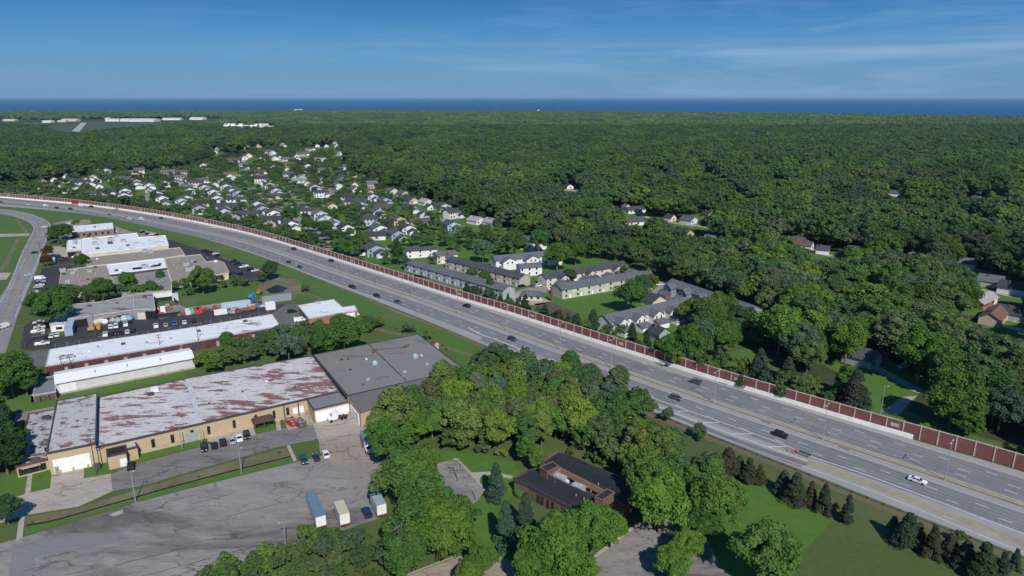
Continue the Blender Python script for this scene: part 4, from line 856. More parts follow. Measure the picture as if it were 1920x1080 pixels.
# --- office with black roof
def office():
    z = 4.2
    M_br = roof_mat('black_membrane', (.022,.023,.027), (.034,.035,.04), (.05,.045,.038), 0, .72, 0, .5, None, (4.6, 3.6, (.06,.06,.06)))
    a, b = GP(1017,864,z), GP(1177,930,z); rot = math.atan2((b-a).y, (b-a).x)
    M_br = roof_mat('black_membrane', (.018,.019,.023), (.028,.029,.034), (.06,.05,.04), rot, .70, 0, .5, None, (7.5, 5.5, (.075,.075,.075)))
    r = empty('office_building', GP(1075,915)); tag(r, 'brown brick office with stepped black flat roofs among the trees', 'office')
    def slab(pts, h, wall, par=.25, trim=M_trim, nm='wall', z0=0):
        poly = [GP(*q, h) for q in pts]; p2 = [(v.x, v.y) for v in poly]
        m = MW(); m.prism(p2, z0, h, top=False); m.build(nm, wall, r)
        m = MW(); m.add([(q[0],q[1],h) for q in p2], [tuple(range(len(p2)))]); m.build('roof', M_br, r, tri=True)
        m = MW(); m.rim(p2, h-.7 if trim is M_trim else h-.2, h+par, .3); m.build('roof_edge', trim, r)
        return poly
    p = slab([(1017,862),(1046,849),(1062,852),(1179,903),(1186,930),(1170,948),(1151,936),(1048,882)], z, M_redbrick)
    on_wall(r, 'window', p[5], p[6], .35, 1.6, .8, 2.8, M_glass)
    q = slab([(964,899),(996,881),(1012,881),(1027,893),(1117,941),(1125,953),(1098,957),(1080,956),(1002,916),(990,909)], z-.004, M_redbrick)
    A, B = q[8], q[7]
    for t in (.10,.20,.34,.46,.70,.82,.93): on_wall(r, 'window', A, B, t, .9, .5, 2.9, M_glass, .14)
    # plant well between two brick turrets
    t1 = slab([(1012,876),(1036,866),(1047,874),(1026,885.5)], 6.6, M_redbrick, .15, M_redbrick, 'turret_wall', z-.02)
    t2 = slab([(1115,932),(1138,917),(1152,924),(1130,938)], 6.6, M_redbrick, .15, M_redbrick, 'turret_wall', z-.02)
    W0 = [GP(1047,876,5.6), GP(1135,921,5.6), GP(1117,933,5.6), GP(1027,890,5.6)]
    for i, (u_, v_) in enumerate(((0,1),(2,3))):
        a_, b_ = W0[u_], W0[v_]; m_ = (a_+b_)/2; d = b_-a_; m = MW(); m.box(m_.x, m_.y, 4.9, d.length, .3, 1.7, math.atan2(d.y, d.x)); m.build('screen_wall', mat('pink_brick', (.30,.18,.145), .9, .12, 1) if i == 0 else M_trim, r)
    a_, b_ = W0[3], W0[0]; m_ = (a_+b_)/2+Vector((.6,-.5,0)); d = b_-a_; m = MW(); m.box(m_.x, m_.y, 4.8, d.length*.9, .3, 1.4, math.atan2(d.y, d.x)); m.build('screen_wall', mat('pink_brick', (.30,.18,.145), .9, .12, 1), r)
    for px, py in ((1050,898),(1084,916)):
        g = GP(px, py, 4.9); m = MW(); m.box(g.x, g.y, 5.1, 3.4, 2.0, 1.7, rot); o = m.build('air_conditioner', M_hvac, r)
        m = MW(); m.tube((g.x+.7,g.y,5.95),(g.x+.7,g.y,6.08),.5,.5,12); m.tube((g.x-.7,g.y,5.95),(g.x-.7,g.y,6.08),.5,.5,12); m.build('fan', M_lighttrim, r).parent = o
    g = GP(1064,904,4.4); m = MW(); m.box(g.x, g.y, 4.6, .7, .7, .8, rot); m.build('roof_vent', M_whitep, r)
    for x, y, s in ((1100,915,.6),(1108,922,.5),(1122,909,.5),(1095,936,.4),(1080,930,.4),(1040,905,.4)):
        g = GP(x, y, z); m = MW(); m.tube((g.x,g.y,z),(g.x,g.y,z+.5),.15,.15,8); m.build('roof_vent', M_hvac, r)
    g = GP(999,918,3); m = MW(); m.box(g.x, g.y, 3.4, .4, .4, .3, rot); m.build('wall_lamp', M_whitep, r)
    # wing wall at the back
    a_, b_ = GP(1019,862,4.8), GP(1046,845,4.8); m_ = (a_+b_)/2; d = b_-a_; m = MW(); m.box(m_.x, m_.y, 2.45, d.length, .35, 4.9, math.atan2(d.y, d.x)); m.build('wing_wall', M_redbrick, r)
    g = GP(983,928); o = MB()
    o.tube((0,0,0),(0,0,1.4),2.7,2.9,22); o.tube((0,0,1.4),(0,0,1.7),2.9,2.5,22); h = o.build('hedge', M_hedge); h.location = g; tag(h, 'round clipped hedge beside the office corner', 'hedge')
    g = GP(1171,957); o = MB()
    for i in range(9): o.box(math.cos(i*2.4)*1.4, math.sin(i*2.4)*1.0, .4, 1.0, .7, .8, i)
    o = o.build('boulder_pile', M_whitep); o.location = g; tag(o, 'pile of pale boulders at the corner of the office', 'boulders')
M_hedge = grass_mat('hedge_leaf', (.045,.11,.015), (.07,.15,.02), (.04,.09,.015), 2.0, .6)
office()
# --- far airfield sheds and shops
def far_shed(px, py, w, d, h, m, lab, rm=None):
    g = GP(px, py); r = empty('hangar', (g.x, g.y, 0), random.uniform(-.1,.1)); tag(r, lab, 'hangar' if py < 232 and px < 420 else 'building')
    MB().box(0,0,h/2,w,d,h).build('wall', m, r); hh = MB()
    hh.add([(-w/2,-d/2-1,h),(w/2,-d/2-1,h),(w/2,d/2+1,h),(-w/2,d/2+1,h),(-w/2,0,h+d*.08),(w/2,0,h+d*.08)], [(0,1,5,4),(2,3,4,5),(1,2,5),(3,0,4)]); hh.build('roof', rm or M_whitep, r)
for px, py, w, d, h, m, lab in ((20,227,55,25,7,M_creamw,'pale low hangar at the far left of the airfield'),(91,230,38,25,8,M_whitew,'white shed just left of the runway threshold'),(118,229,36,20,7,M_creamw,'small cream shed between two larger ones left of the runway'),(133,227.5,70,30,9,M_creamw,'long cream hangar directly left of the runway end'),
    (213,227.5,60,25,10,M_whitew,'white hangar first right of the runway'),(238,227.5,45,30,10,M_whitew,'white hangar second right of the runway'),(272,228,115,50,9,mat('pale_green_wall', (.62,.68,.66), .7, .05, .1),'largest pale green hangar beside the runway'),(324,225,85,30,8,M_whitew,'white shed third from the right across the airfield'),(372,224.5,65,40,9,M_whitew,'white shed standing alone at the right of the airfield'),(200,223,40,20,6,M_creamw,'tiny cream building in trees beyond the runway')):
    far_shed(px, py, w, d, h, m, lab)
vr = random.Random(5); rows = []
for i in range(24): rows.append((416+i*4.2+vr.uniform(-1.5,1.5), vr.choice((237.5,240,242,244)), vr.uniform(12,22)))
for i, (px, py, w) in enumerate(sorted(rows)):
    g = GP(px, py); o = MB(); hgt = 7; o.box(0,0,hgt/2,w,12,hgt); o.add([(-w/2,-7,hgt),(w/2,-7,hgt),(w/2,7,hgt),(-w/2,7,hgt),(-w/2,0,hgt+4),(w/2,0,hgt+4)], [(0,1,5,4),(2,3,4,5),(1,2,5),(3,0,4)])
    o = o.build('cottage', M_whitew if i % 4 else M_creamw); o.location = g; tag(o, f'tiny pale house in the distant estate, {ordw(i)} from the left', 'house', 'houses of the distant pale estate')
for px, py, w, h, lab in ((468,245.5,170,6,'long low pale building in front of the distant estate'),(1700,240,110,9,'large white shop building far right in the forest'),(1713,236,60,9,'smaller white shop behind the large far right one'),(1695,234.5,40,9,'white shop at the left of the far right cluster'),(1741,237.5,25,9,'tiny white house right of the far shops'),(1654,239,28,9,'white house left of the far right shops'),(1636,238.5,22,8,'small white house farthest left of the far right shops'),(1669,258,35,8,'pale roofed building below the far right shops'),(1473,235,18,8,'tiny white house far off in the forest, above centre right'),(560,209.5,60,16,'pale block on the horizon at the lake shore'),(1009,213,16,24,'tall pale tower on the horizon in the middle')):
    far_shed(px, py, w, 25 if w > 40 else 14, h, M_whitew if 'pale' not in lab else M_creamw, lab)
# ------------------------------------------------------------------ houses
def tintmat(name, base, rough=.8, var=.06, scale=.6): return mat(name, base, rough, var, scale, objcol=True)
M_hw = tintmat('siding', (.92,.92,.92)); M_hr = tintmat('shingles', (.95,.95,.95), .85, .16, 1.2); M_gd = mat('garage_white', (.70,.70,.69), .6, .05, 1)
def gable(mw, mr, cx, cy, w, L, e, rz, oh=.45, rot=0.0):
    """gabled volume, ridge along local y; walls into mw, roof slabs into mr"""
    c, s = math.cos(rot), math.sin(rot); T = lambda x, y, z: (cx+x*c-y*s, cy+x*s+y*c, z)
    mw.add([T(-w/2,-L/2,0),T(w/2,-L/2,0),T(w/2,L/2,0),T(-w/2,L/2,0),T(-w/2,-L/2,e),T(w/2,-L/2,e),T(w/2,L/2,e),T(-w/2,L/2,e),T(0,-L/2,rz-.05),T(0,L/2,rz-.05)],
           [(0,1,5,8,4),(1,2,6,5),(2,3,7,9,6),(3,0,4,7)])
    k = (rz-e)/(w/2); ex = w/2+oh; ez = e-k*oh; t = .22
    for sg in (-1, 1):
        mr.add([T(0,-L/2-oh,rz),T(0,L/2+oh,rz),T(sg*ex,L/2+oh,ez),T(sg*ex,-L/2-oh,ez),T(0,-L/2-oh,rz+t),T(0,L/2+oh,rz+t),T(sg*ex,L/2+oh,ez+t),T(sg*ex,-L/2-oh,ez+t)],
               [(0,1,2,3),(4,7,6,5),(0,3,7,4),(1,5,6,2),(3,2,6,7)])
def put(m, name, mt, r, col=None):
    o = m.build(name, mt, r)
    if col: o.color = (*col, 1)
    return o
def P_house(kind):
    """prototypes; local -y is the gable front that looks at the street"""
    r = empty('house', (0,0,0)); mw, mr, md, mg, mt = MB(), MB(), MB(), MB(), MB()
    if kind == 'D':      # double gable: two storey body, lower garage gable in front
        gable(mw, mr, 0, 2, 9, 11, 4.6, 7.0); mw2, mr2 = MB(), MB(); gable(mw2, mr2, 1.8, -6.2, 6.6, 6.0, 2.8, 4.5)
        put(mw2, 'garage_wall', M_hw, r); put(mr2, 'garage_roof', M_hr, r)
        MB().box(1.8,-9.22,1.15,4.6,.08,2.2).build('garage_door', M_gd, r)
        for x in (-2.8, 2.6): MB().box(x,-3.54,3.7,1.1,.1,1.1).build('window', M_glass, r)
        for y in (0, 4): MB().box(4.53,y,3.2,.1,1.3,1.1).build('window', M_glass, r)
        MB().box(-3,-3.55,1.1,1,.1,2.1).build('door', M_trim, r)
    elif kind == 'G':    # single gable
        gable(mw, mr, 0, 0, 9, 12, 3.0, 5.6); MB().box(1.6,-6.04,1.15,3.4,.08,2.2).build('garage_door', M_gd, r)
        for x in (-2.6,): MB().box(x,-6.05,1.8,1.4,.1,1.1).build('window', M_glass, r)
        for y in (-2, 3): MB().box(4.53,y,1.8,.1,1.4,1.1).build('window', M_glass, r)
    elif kind == 'L':    # long low ranch, ridge parallel to street (local x)
        gable(mw, mr, 0, 0, 8.5, 17, 3.0, 5.2, rot=math.pi/2)
        for x in (-6,-3,2.5): MB().box(x,-4.28,1.8,1.5,.1,1.1).build('window', M_glass, r)
        MB().box(6,-4.29,1.15,3.6,.08,2.2).build('garage_door', M_gd, r)
    elif kind == 'T':    # two storey, ridge parallel
        gable(mw, mr, 0, 0, 8, 11.5, 5.4, 7.6, rot=math.pi/2); mw2, mr2 = MB(), MB(); gable(mw2, mr2, 5.5, -4.6, 5.6, 5, 2.7, 4.2)
        put(mw2, 'garage_wall', M_hw, r); put(mr2, 'garage_roof', M_hr, r); MB().box(5.5,-7.13,1.15,4,.08,2.1).build('garage_door', M_gd, r)
        for x in (-4,-1.3,1.3,4): MB().box(x,-4.04,4.3,1.0,.1,1.2).build('window', M_glass, r)
        for x in (-4,-1): MB().box(x,-4.045,1.7,1.3,.1,1.3).build('window', M_glass, r)
    elif kind == 'S':    # small cottage or garage
        gable(mw, mr, 0, 0, 7, 8, 2.8, 5.0); MB().box(0,-4.04,1.4,1.4,.1,1.2).build('window', M_glass, r)
    put(mw, 'wall', M_hw, r); rf_ = put(mr, 'roof', M_hr, r)
    MB().box(-1.2,1.5,6.2 if kind in 'DT' else 4.9,.7,.9,2.0).build('chimney', M_redbrick, r).parent = rf_
    return r
WC = {'white':(.74,.75,.77),'pale':(.56,.61,.66),'bluegrey':(.36,.43,.52),'cream':(.66,.60,.48),'tan':(.48,.42,.34),'teal':(.34,.44,.44),'grey':(.38,.38,.39),'sky':(.36,.50,.62),'brick':(.30,.15,.11)}
RC = {'dark':(.082,.087,.10),'char':(.052,.055,.065),'grey':(.13,.135,.145),'brown':(.16,.085,.06),'red':(.24,.075,.06),'teal':(.16,.24,.23),'light':(.30,.29,.28)}
WN = {'white':'white','pale':'pale grey','bluegrey':'blue grey','cream':'cream','tan':'tan','teal':'teal','grey':'grey','sky':'light blue','brick':'brick'}
RN = {'dark':'dark','char':'black','grey':'grey','brown':'brown','red':'red','teal':'green','light':'pale'}
KN = {'D':'double-gabled','G':'single-gabled','L':'long low','T':'two-storey','S':'small'}
g0 = R(28)     # streets run up and to the left: gables look right and towards the camera
HS = """91,355,L,cream,brown,8 115,355,S,white,grey,10 127,361,G,pale,dark,28 146,361,D,pale,dark,28 161,341,G,white,brown,40 172,342,G,white,brown,30 160,351,S,cream,brown,30 172,350,G,white,brown,30 127,342,G,pale,grey,28
165,368,L,pale,dark,15 201,365,L,pale,char,10 193,374,D,grey,dark,28 236,366,D,white,dark,28 234,375,D,white,dark,28 236,343,T,white,grey,5 258,353,D,white,dark,28 209,339,S,white,dark,20 82,345,S,white,grey,40 186,342,S,white,dark,20 187,353,S,white,grey,30 257,344,S,cream,brown,30
281,354,D,white,dark,28 279,361,S,grey,char,28 295,370,D,white,dark,28 305,380,D,white,dark,28 311,388,G,bluegrey,dark,28 310,351,D,white,dark,28 331,350,D,white,dark,28 345,355,L,pale,grey,20 340,340,T,cream,grey,25 342,330,T,white,brown,25 287,331,S,sky,char,60 286,342,S,white,grey,20 307,317,S,white,dark,25 356,364,D,pale,dark,28 369,351,T,cream,char,10
384,358,D,pale,dark,28 400,367,D,white,dark,28 351,379,D,white,dark,28 341,384,D,pale,dark,28 382,386,L,tan,char,8 407,380,D,pale,dark,28 374,400,D,bluegrey,dark,28 421,406,D,pale,dark,28 428,391,L,grey,char,5 417,343,G,pale,dark,28 403,350,G,white,dark,28 424,356,D,pale,dark,28 435,365,D,pale,dark,28 395,336,G,cream,brown,20 265,332,S,cream,grey,20 384,370,S,white,dark,28
434,331,L,white,brown,5 461,329,T,white,grey,10 458,316,T,white,grey,8 491,326,L,white,brown,10 490,343,T,white,char,3 493,349,S,white,dark,3 505,353,D,pale,dark,28 447,369,D,bluegrey,dark,28 445,379,L,white,char,5 517,364,D,pale,dark,28 522,372,L,cream,dark,5 541,334,T,pale,dark,28 540,341,S,pale,dark,28 570,328,G,pale,dark,35 577,317,D,white,dark,28 586,320,S,white,dark,28
486,315,G,white,brown,10 514,317,G,white,brown,10 538,320,S,cream,brown,30 454,340,S,bluegrey,char,28 562,343,L,pale,teal,15 577,347,S,cream,grey,15 590,358,D,pale,dark,28 601,370,T,white,char,35 482,391,D,white,char,28 492,399,D,bluegrey,dark,28 468,406,L,grey,char,6 513,409,D,white,dark,28 573,396,G,sky,char,28 584,401,L,white,char,5 546,395,S,white,char,20
509,418,L,grey,char,6 512,424,S,tan,char,6 546,431,D,white,dark,28 444,411,S,grey,char,10 633,352,G,pale,grey,28 666,359,G,white,dark,35 645,336,G,white,dark,35 666,350,S,cream,brown,10 697,353,T,tan,grey,30 696,364,S,tan,brown,10 734,363,G,white,dark,45 756,368,G,cream,dark,40
651,374,L,pale,char,5 698,377,D,pale,dark,28 665,384,L,white,char,8 676,392,D,sky,dark,28 623,391,G,cream,brown,20 722,384,D,bluegrey,dark,28 718,394,L,white,dark,5 709,407,D,bluegrey,dark,28 601,411,D,pale,grey,28 603,417,S,pale,grey,28 632,327,S,grey,char,10
694,422,T,pale,char,8 650,438,D,white,char,28 712,438,D,white,dark,28 699,449,L,cream,char,12 748,421,D,tan,dark,28 765,438,D,white,char,28 744,450,D,teal,dark,28 703,479,D,bluegrey,dark,28 629,427,S,pale,grey,28 626,421,S,pale,grey,28
771,381,G,tan,char,35 798,384,G,white,light,40 806,393,S,white,dark,28 832,396,D,pale,dark,28 847,409,T,white,char,48 769,398,D,bluegrey,dark,28 793,407,S,pale,dark,28 790,422,L,tan,dark,20 848,431,D,sky,dark,28 893,419,G,white,light,45 922,423,G,white,light,40
993,465,T,cream,dark,10 1222,571,G,cream,char,28 1235,634,S,teal,char,30
1483,458,L,tan,dark,25 1498,464,G,white,brown,50 1513,467,S,white,dark,50 1594,487,L,white,char,40 1608,480,G,white,dark,55 1715,488,L,tan,grey,30 1807,500,G,white,grey,55 1810,534,L,white,char,40 1856,536,G,tan,grey,50 1898,549,G,white,char,45 1542,475,S,white,dark,60 1535,507,S,cream,brown,60 1838,571,L,brick,light,38 1862,602,L,tan,brown,45 1897,597,G,grey,char,50
1615,680,G,grey,dark,40 1917,664,S,white,dark,40 1680,503,S,white,light,35 1335,458,S,white,dark,40 1359,465,G,cream,brown,50 1190,399,L,white,dark,25 1186,422,L,cream,dark,20 1256,414,S,cream,char,40 1291,418,G,pale,dark,40 1266,438,S,white,char,45 1174,394,S,white,grey,20 1331,455,S,white,teal,45 1287,444,S,tan,brown,30 1327,407,S,tan,char,30 1356,397,S,pale,dark,30
1027,361,S,pale,grey,20 1077,374,S,white,brown,35 1067,354,S,white,dark,15 1327,332,S,white,brown,30 1352,343,L,white,brown,10 1360,397,S,bluegrey,dark,30 1380,372,S,white,grey,30 1305,359,S,pale,grey,20 1679,367,G,white,dark,50 1672,380,S,grey,char,30 1767,328,S,pale,grey,20 1802,328,L,white,light,30 1830,377,S,white,grey,20 1862,382,S,grey,dark,20 1833,422,S,white,brown,20
404,288,S,white,brown,20 486,276,S,cream,grey,20 510,289,G,pale,grey,30 595,276,S,white,grey,20 612,276,S,white,grey,20 632,276,G,white,grey,20 569,292,L,tan,grey,20 598,304,L,white,light,5 614,306,G,pale,grey,30 489,303,G,white,grey,20 486,313,S,white,dark,20 525,299,S,white,dark,20 516,300,G,white,grey,20 559,302,G,white,brown,20 442,309,S,pale,grey,20
773,268,S,white,brown,20 800,268,G,white,grey,20 737,290,S,white,dark,20 760,288,G,white,brown,20 744,299,S,white,grey,20 717,293,S,white,grey,20 690,299,G,white,brown,20 812,316,S,white,grey,20 837,242,S,white,grey,20 850,242,S,white,grey,20 1215,248,S,white,grey,20 1227,263,S,white,grey,20 1340,282,S,white,grey,20 1472,300,S,pale,grey,20 1172,302,S,white,grey,30 1897,284,S,white,grey,20
60,322,S,pale,grey,20 163,310,S,white,grey,20 180,318,S,white,grey,20 72,331,S,grey,dark,20 1090,283,S,white,grey,20 1240,330,S,white,brown,20 1005,243,S,white,grey,20 1410,312,S,white,dark,20 1548,306,S,white,grey,20 1455,345,S,cream,grey,20 1500,322,S,pale,grey,20""".split()
HOUSES = [h.split(',') for h in HS]
HOUSES = [(float(a), float(b), k, w, r, float(t)) for a, b, k, w, r, t in HOUSES]
hr = random.Random(21); tries = 0; extra = 0
while extra < 48 and tries < 3000:
    tries += 1; px = hr.uniform(70,860); py = hr.uniform(268,352)
    if not ((380 < px < 720 and py < 338) or (60 < px < 420 and 322 < py) or (560 < px < 860 and 300 < py < 345 and px-560 < (py-262)*4)): continue
    g = GP(px, py)
    if any((GP(h[0], h[1])-g).length < 21 for h in HOUSES): continue
    HOUSES.append((px, py, hr.choice('SSGGLD'), hr.choice(['white','white','pale','cream','tan','grey']), hr.choice(['dark','grey','brown','char','grey','light']), hr.choice((28,28,20,-62,35,5)))); extra += 1
HP = {k: P_house(k) for k in 'DGLTS'}; used = set()
# clearings each house needs (ground x, y, radius) -- read by the tree planter
CLEAR = []
bands = [(0,300,'among far trees'),(300,335,'top of the estate'),(335,362,'back rows of the estate'),(362,388,'middle rows of the estate'),(388,700,'front rows of the estate')]
def zone(px, py):
    if px > 1400: return 'woods at far right'
    if px > 1140: return 'clearings right of centre'
    if px > 960: return 'woods above town houses'
    for a, b, s in bands:
        if a <= py < b: return s
cnt = {}
for h in sorted(HOUSES, key=lambda h: h[0]):
    px, py, k, w, rf, ang = h
    key = (w, rf, zone(px, py)); cnt.setdefault(key, []).append(h)
for key, hs in cnt.items():
    for j, (px, py, k, w, rf, ang) in enumerate(hs):
        g = GP(px, py); far = g.y > 1150
        if k not in used: r = HP[k]; used.add(k)
        else: r = dup(HP[k], (0,0,0), 0)
        # sides with no driveway view in the photo: turn the gable face to the given bearing
        r.location = (g.x, g.y, .035); r.rotation_euler = (0, 0, R(ang))
        jit = 1+random.uniform(-.08,.10); kx = {'D':1.28,'G':1.15,'L':1.12,'T':1.2,'S':1.1}[k]; r.scale = (kx*jit, kx*.9+random.uniform(-.08,.08), 1.12+random.uniform(-.07,.07))
        if far: r.scale = tuple(v*1.15 for v in r.scale)
        for c in r.children:
            nm = c.name.split('.')[0]
            if nm in ('wall','garage_wall'): q_ = random.uniform(.86,1.06); c.color = (*[v*q_ for v in WC[w]], 1)
            if nm in ('roof','garage_roof'): q_ = random.uniform(.8,1.3); c.color = (*[v*q_ for v in RC[rf]], 1)
        n = len(hs); adj = f'{WN[w]} house, {RN[rf]} roof, {key[2]}'
        tag(r, adj+(f', {ordw(j)} such from left' if n > 1 else ''), 'house', 'houses scattered beyond the highway')
        CLEAR.append((g.x, g.y, 8.5, 0 if key[2].endswith('estate') else 1))
# gardens and drives of the houses that stand in the woods
gm_, dm_ = MB(), MB(); jj = 0
for x, y, r_, kd in CLEAR:
    if kd != 1 or y > 1500: continue
    jj += 1; a = R(random.uniform(10,45)); s_ = 1 if y < 800 else 1.5
    gm_.box(x, y-8*s_, .02+.0004*jj, 30*s_, 44*s_, .02, a); dm_.box(x+5*s_, y-15*s_, .05+.0004*jj, 4.5*s_, 30*s_, .02, a)
st(gm_.build('lawn', M_lawn)); st(dm_.build('driveway', M_walk))
# ------------------------------------------------------------------ rows of town houses
M_shG = mat('row_shingles', (.115,.123,.138), .85, .15, .8); M_shB = mat('row_shingles_black', (.065,.070,.082), .85, .15, .8)
M_wt = {'grey':mat('row_bluegrey',(.34,.385,.42),.8,.06,.3),'tan':mat('row_tan',(.42,.385,.34),.8,.08,.3),'cream':mat('row_cream',(.60,.54,.46),.8,.06,.3),'white':M_whitew,'green':mat('row_green',(.45,.46,.37),.8,.08,.3),'yellow':mat('row_yellow',(.70,.69,.64),.8,.05,.3),'blue':mat('row_blue',(.20,.255,.30),.8,.06,.3)}
def row(label, A, B, zr, ze, w, wall, roofm, bays=(), gables=0, gside=-1, brick=False, gw=6.2, gl=7.5, lower=True):
    """A, B: photo pixels of the ridge ends; gables project towards side gside"""
    a, b = GP(*A, zr), GP(*B, zr); d = b-a; L = d.length; ang = math.atan2(d.y, d.x); c = (a+b)/2
    r = empty('townhouse_row', (c.x, c.y, .03), ang); tag(r, label, 'town houses')
    mw, mr = MB(), MB(); gable(mw, mr, 0, 0, w, L, ze, zr, .4, rot=math.pi/2)
    mw.build('wall', wall, r); mr.build('roof', roofm, r)
    n = max(3, int(L/7)); side = gside
    for i in range(n):
        x = -L/2+(i+.5)*L/n
        if gables and i % max(1, round(n/gables)) == 0: pass
        for zz in (1.6, 4.2):
            if zz+.7 < ze: MB().box(x-1.2, side*(w/2+.03), zz, 1.1, .1, 1.3).build('window', M_glass, r)
        MB().box(x+1.3, side*(w/2+.03), 1.15, 1.0, .1, 2.1).build('door', M_door, r)
        if i: MB().box(-L/2+i*L/n, side*(w/2+.05), ze/2, .18, .1, ze-.1).build('downpipe', M_whitep, r)
    for i in range(gables):
        x = -L/2+(i+.5)*L/gables; m1, m2 = MB(), MB()
        gable(m1, m2, x, side*(w/2+1.4), gw, 4.5+.2, ze-.3, zr-.5, .35); o = m1.build('gable_wall', wall, r); m2.build('gable_roof', roofm, r)
        for xx in (-1.5, 1.5): MB().box(x+xx, side*(w/2+3.78), ze-1.0, .9, .1, 1.2).build('window', M_glass, r)
        if lower:
            m1, m2 = MB(), MB(); y0, y1 = side*(w/2+3.75), side*(w/2+3.75+gl*.55)
            m1.box(x, (y0+y1)/2, 1.35, gw, abs(y1-y0), 2.7); m1.build('garage_wall', wall if not brick else M_redbrick, r)
            m2.add([(x-gw/2-.3,y0,3.9),(x+gw/2+.3,y0,3.9),(x+gw/2+.3,y1+side*.4,2.7),(x-gw/2-.3,y1+side*.4,2.7),(x-gw/2-.3,y0,3.7),(x+gw/2+.3,y0,3.7),(x+gw/2+.3,y1+side*.4,2.5),(x-gw/2-.3,y1+side*.4,2.5)], [(0,1,2,3),(7,6,5,4),(0,3,7,4),(1,5,6,2),(3,2,6,7)])
            m2.build('garage_roof', roofm, r); MB().box(x, y1+side*.04, 1.2, gw*.7, .1, 2.2).build('garage_door', M_door, r)
    k = max(4, int(L/9))
    for i in range(k): CLEAR.append(((a.x+(b.x-a.x)*i/(k-1)), (a.y+(b.y-a.y)*i/(k-1)), w/2+5, 2))
    return r
row('long blue grey town house row directly behind the noise wall', (769,485), (954,536), 7.0, 5.0, 9, M_wt['grey'], M_shG)
row('tan town house row behind the blue grey row', (845,480), (984,514), 7.2, 5.2, 9, M_wt['tan'], M_shB)
row('town house row with two tiers of black roof, left of the brick chimney house', (760,465), (817,461), 6.6, 5.0, 8, M_wt['white'], M_shB, gables=0)
r = row('cream house with a brick chimney stack on its long wall', (815,473), (853,469), 7.2, 5.4, 9, M_wt['cream'], M_shG)
MB().box(0,-4.8,3.9,1.1,.6,7.8).build('chimney', M_redbrick, r)
row('bright white town house row with wide gables beneath tall trees', (925,480), (1052,468), 8.0, 5.6, 9, M_wt['white'], M_shG, gables=3, gw=9, lower=False)
row('short white row with blue grey end wall near the white gabled row', (972,495), (1012,492), 7.0, 5.2, 8.5, M_wt['white'], M_shG)
row('cream town house row with dark roof behind the green row', (1017,513.5), (1168,489), 7.2, 5.2, 9, M_wt['cream'], M_shB, gables=3, gw=6)
r = row('long green and cream town house row facing the big lawn', (1044,533), (1186,510), 7.2, 5.2, 11, M_wt['green'], M_shG)
for x in (-L_ for L_ in ()): pass
for i in range(4): 
    m1, m2 = MB(), MB(); gable(m1, m2, -18+i*17, 6.5, 7, 7, 4.6, 6.4, .4); m1.build('gable_wall', M_wt['green'], r); m2.build('gable_roof', M_shG, r)
MB().box(-33.5,-5.9,4,1.4,1.0,8).build('chimney', M_redbrick, r)
row('short grey roofed row at the far right end of the green row', (1184,509), (1220,508), 7.4, 5.2, 11, M_wt['green'], M_shG, gables=1)
row('white town house row with five projecting garages near the noise wall', (1132,591), (1288,557), 8.0, 5.6, 9, M_wt['yellow'], M_shG, gables=5)
row('long blue gabled town house row along the edge of the wood', (1261,523), (1417,574), 8.2, 5.8, 10, M_wt['blue'], M_shG, gables=5, brick=True)
g = GP(998,560); r = empty('pool_pavilion', (g.x, g.y, .05), R(-8)); tag(r, 'small hip roofed pavilion beside the covered pool', 'pavilion')
MB().box(0,0,1.3,11,7,2.6).build('wall', M_wt['cream'], r)
m = MB(); m.add([(-6.3,-4.3,2.6),(6.3,-4.3,2.6),(6.3,4.3,2.6),(-6.3,4.3,2.6),(-2.2,0,4.6),(2.2,0,4.6)], [(0,1,5,4),(2,3,4,5),(1,2,5),(3,0,4),(3,2,1,0)]); m.build('roof', M_shG, r)
for x in (-3.5,0,3.5): MB().box(x,-3.53,1.4,1.4,.1,1.2).build('window', M_glass, r)
CLEAR.append((g.x, g.y, 10, 2))
# garden sheds and fences right of centre
for px, py, L_, an, lab in ((1815,598,13,35,'dark board fence between lawns at the far right'),(1640,668,14,-8,'rusty brown fence below the tall bare trunk'),(1112,603,5,20,'short dark fence by the end of the white row')):
    g = GP(px, py); r = empty('fence', (g.x, g.y, 0), R(-an)); tag(r, lab, 'fence')
    MB().box(0,0,.9,L_,.08,1.7).build('panel', mat('fence_brown', (.10,.05,.035), .9, .2, 2), r)
    for i in range(5): MB().box(-L_/2+i*L_/4,-.1,1.0,.14,.14,2.0).build('post', M_walk, r)
# ------------------------------------------------------------------ vehicles (front looks along local +x)
M_car = mat('car_paint', (1,1,1), .28, .02, 1, objcol=True, spec=.5); M_tyre = mat('tyre', (.018,.018,.018), .9, .1, 4); M_light = mat('head_light', (.75,.76,.78), .2, .05, 2); M_tail = mat('tail_light', (.30,.02,.02), .3, .1, 2)
M_box = mat('box_body', (1,1,1), .5, .04, .8, objcol=True)
def shell(mb, prof, w, tuck=.0, top=None):
    """profile (x, z) polygon extruded across the car, narrowing above the belt line"""
    n = len(prof); f = lambda z: w/2-(tuck*max(0, z-.75))
    mb.add([(x,-f(z),z) for x, z in prof]+[(x,f(z),z) for x, z in prof], [(i,i+n,(i+1)%n+n,(i+1)%n) for i in range(n)]+[tuple(range(n)),tuple(range(2*n-1,n-1,-1))])
def wheels(r, xs, w, rad=.34, tw=.24):
    for x in xs:
        for s in (-1, 1): MB().tube((x, s*(w/2-tw), rad), (x, s*(w/2+.02), rad), rad, rad, 12).build('wheel', M_tyre, r)
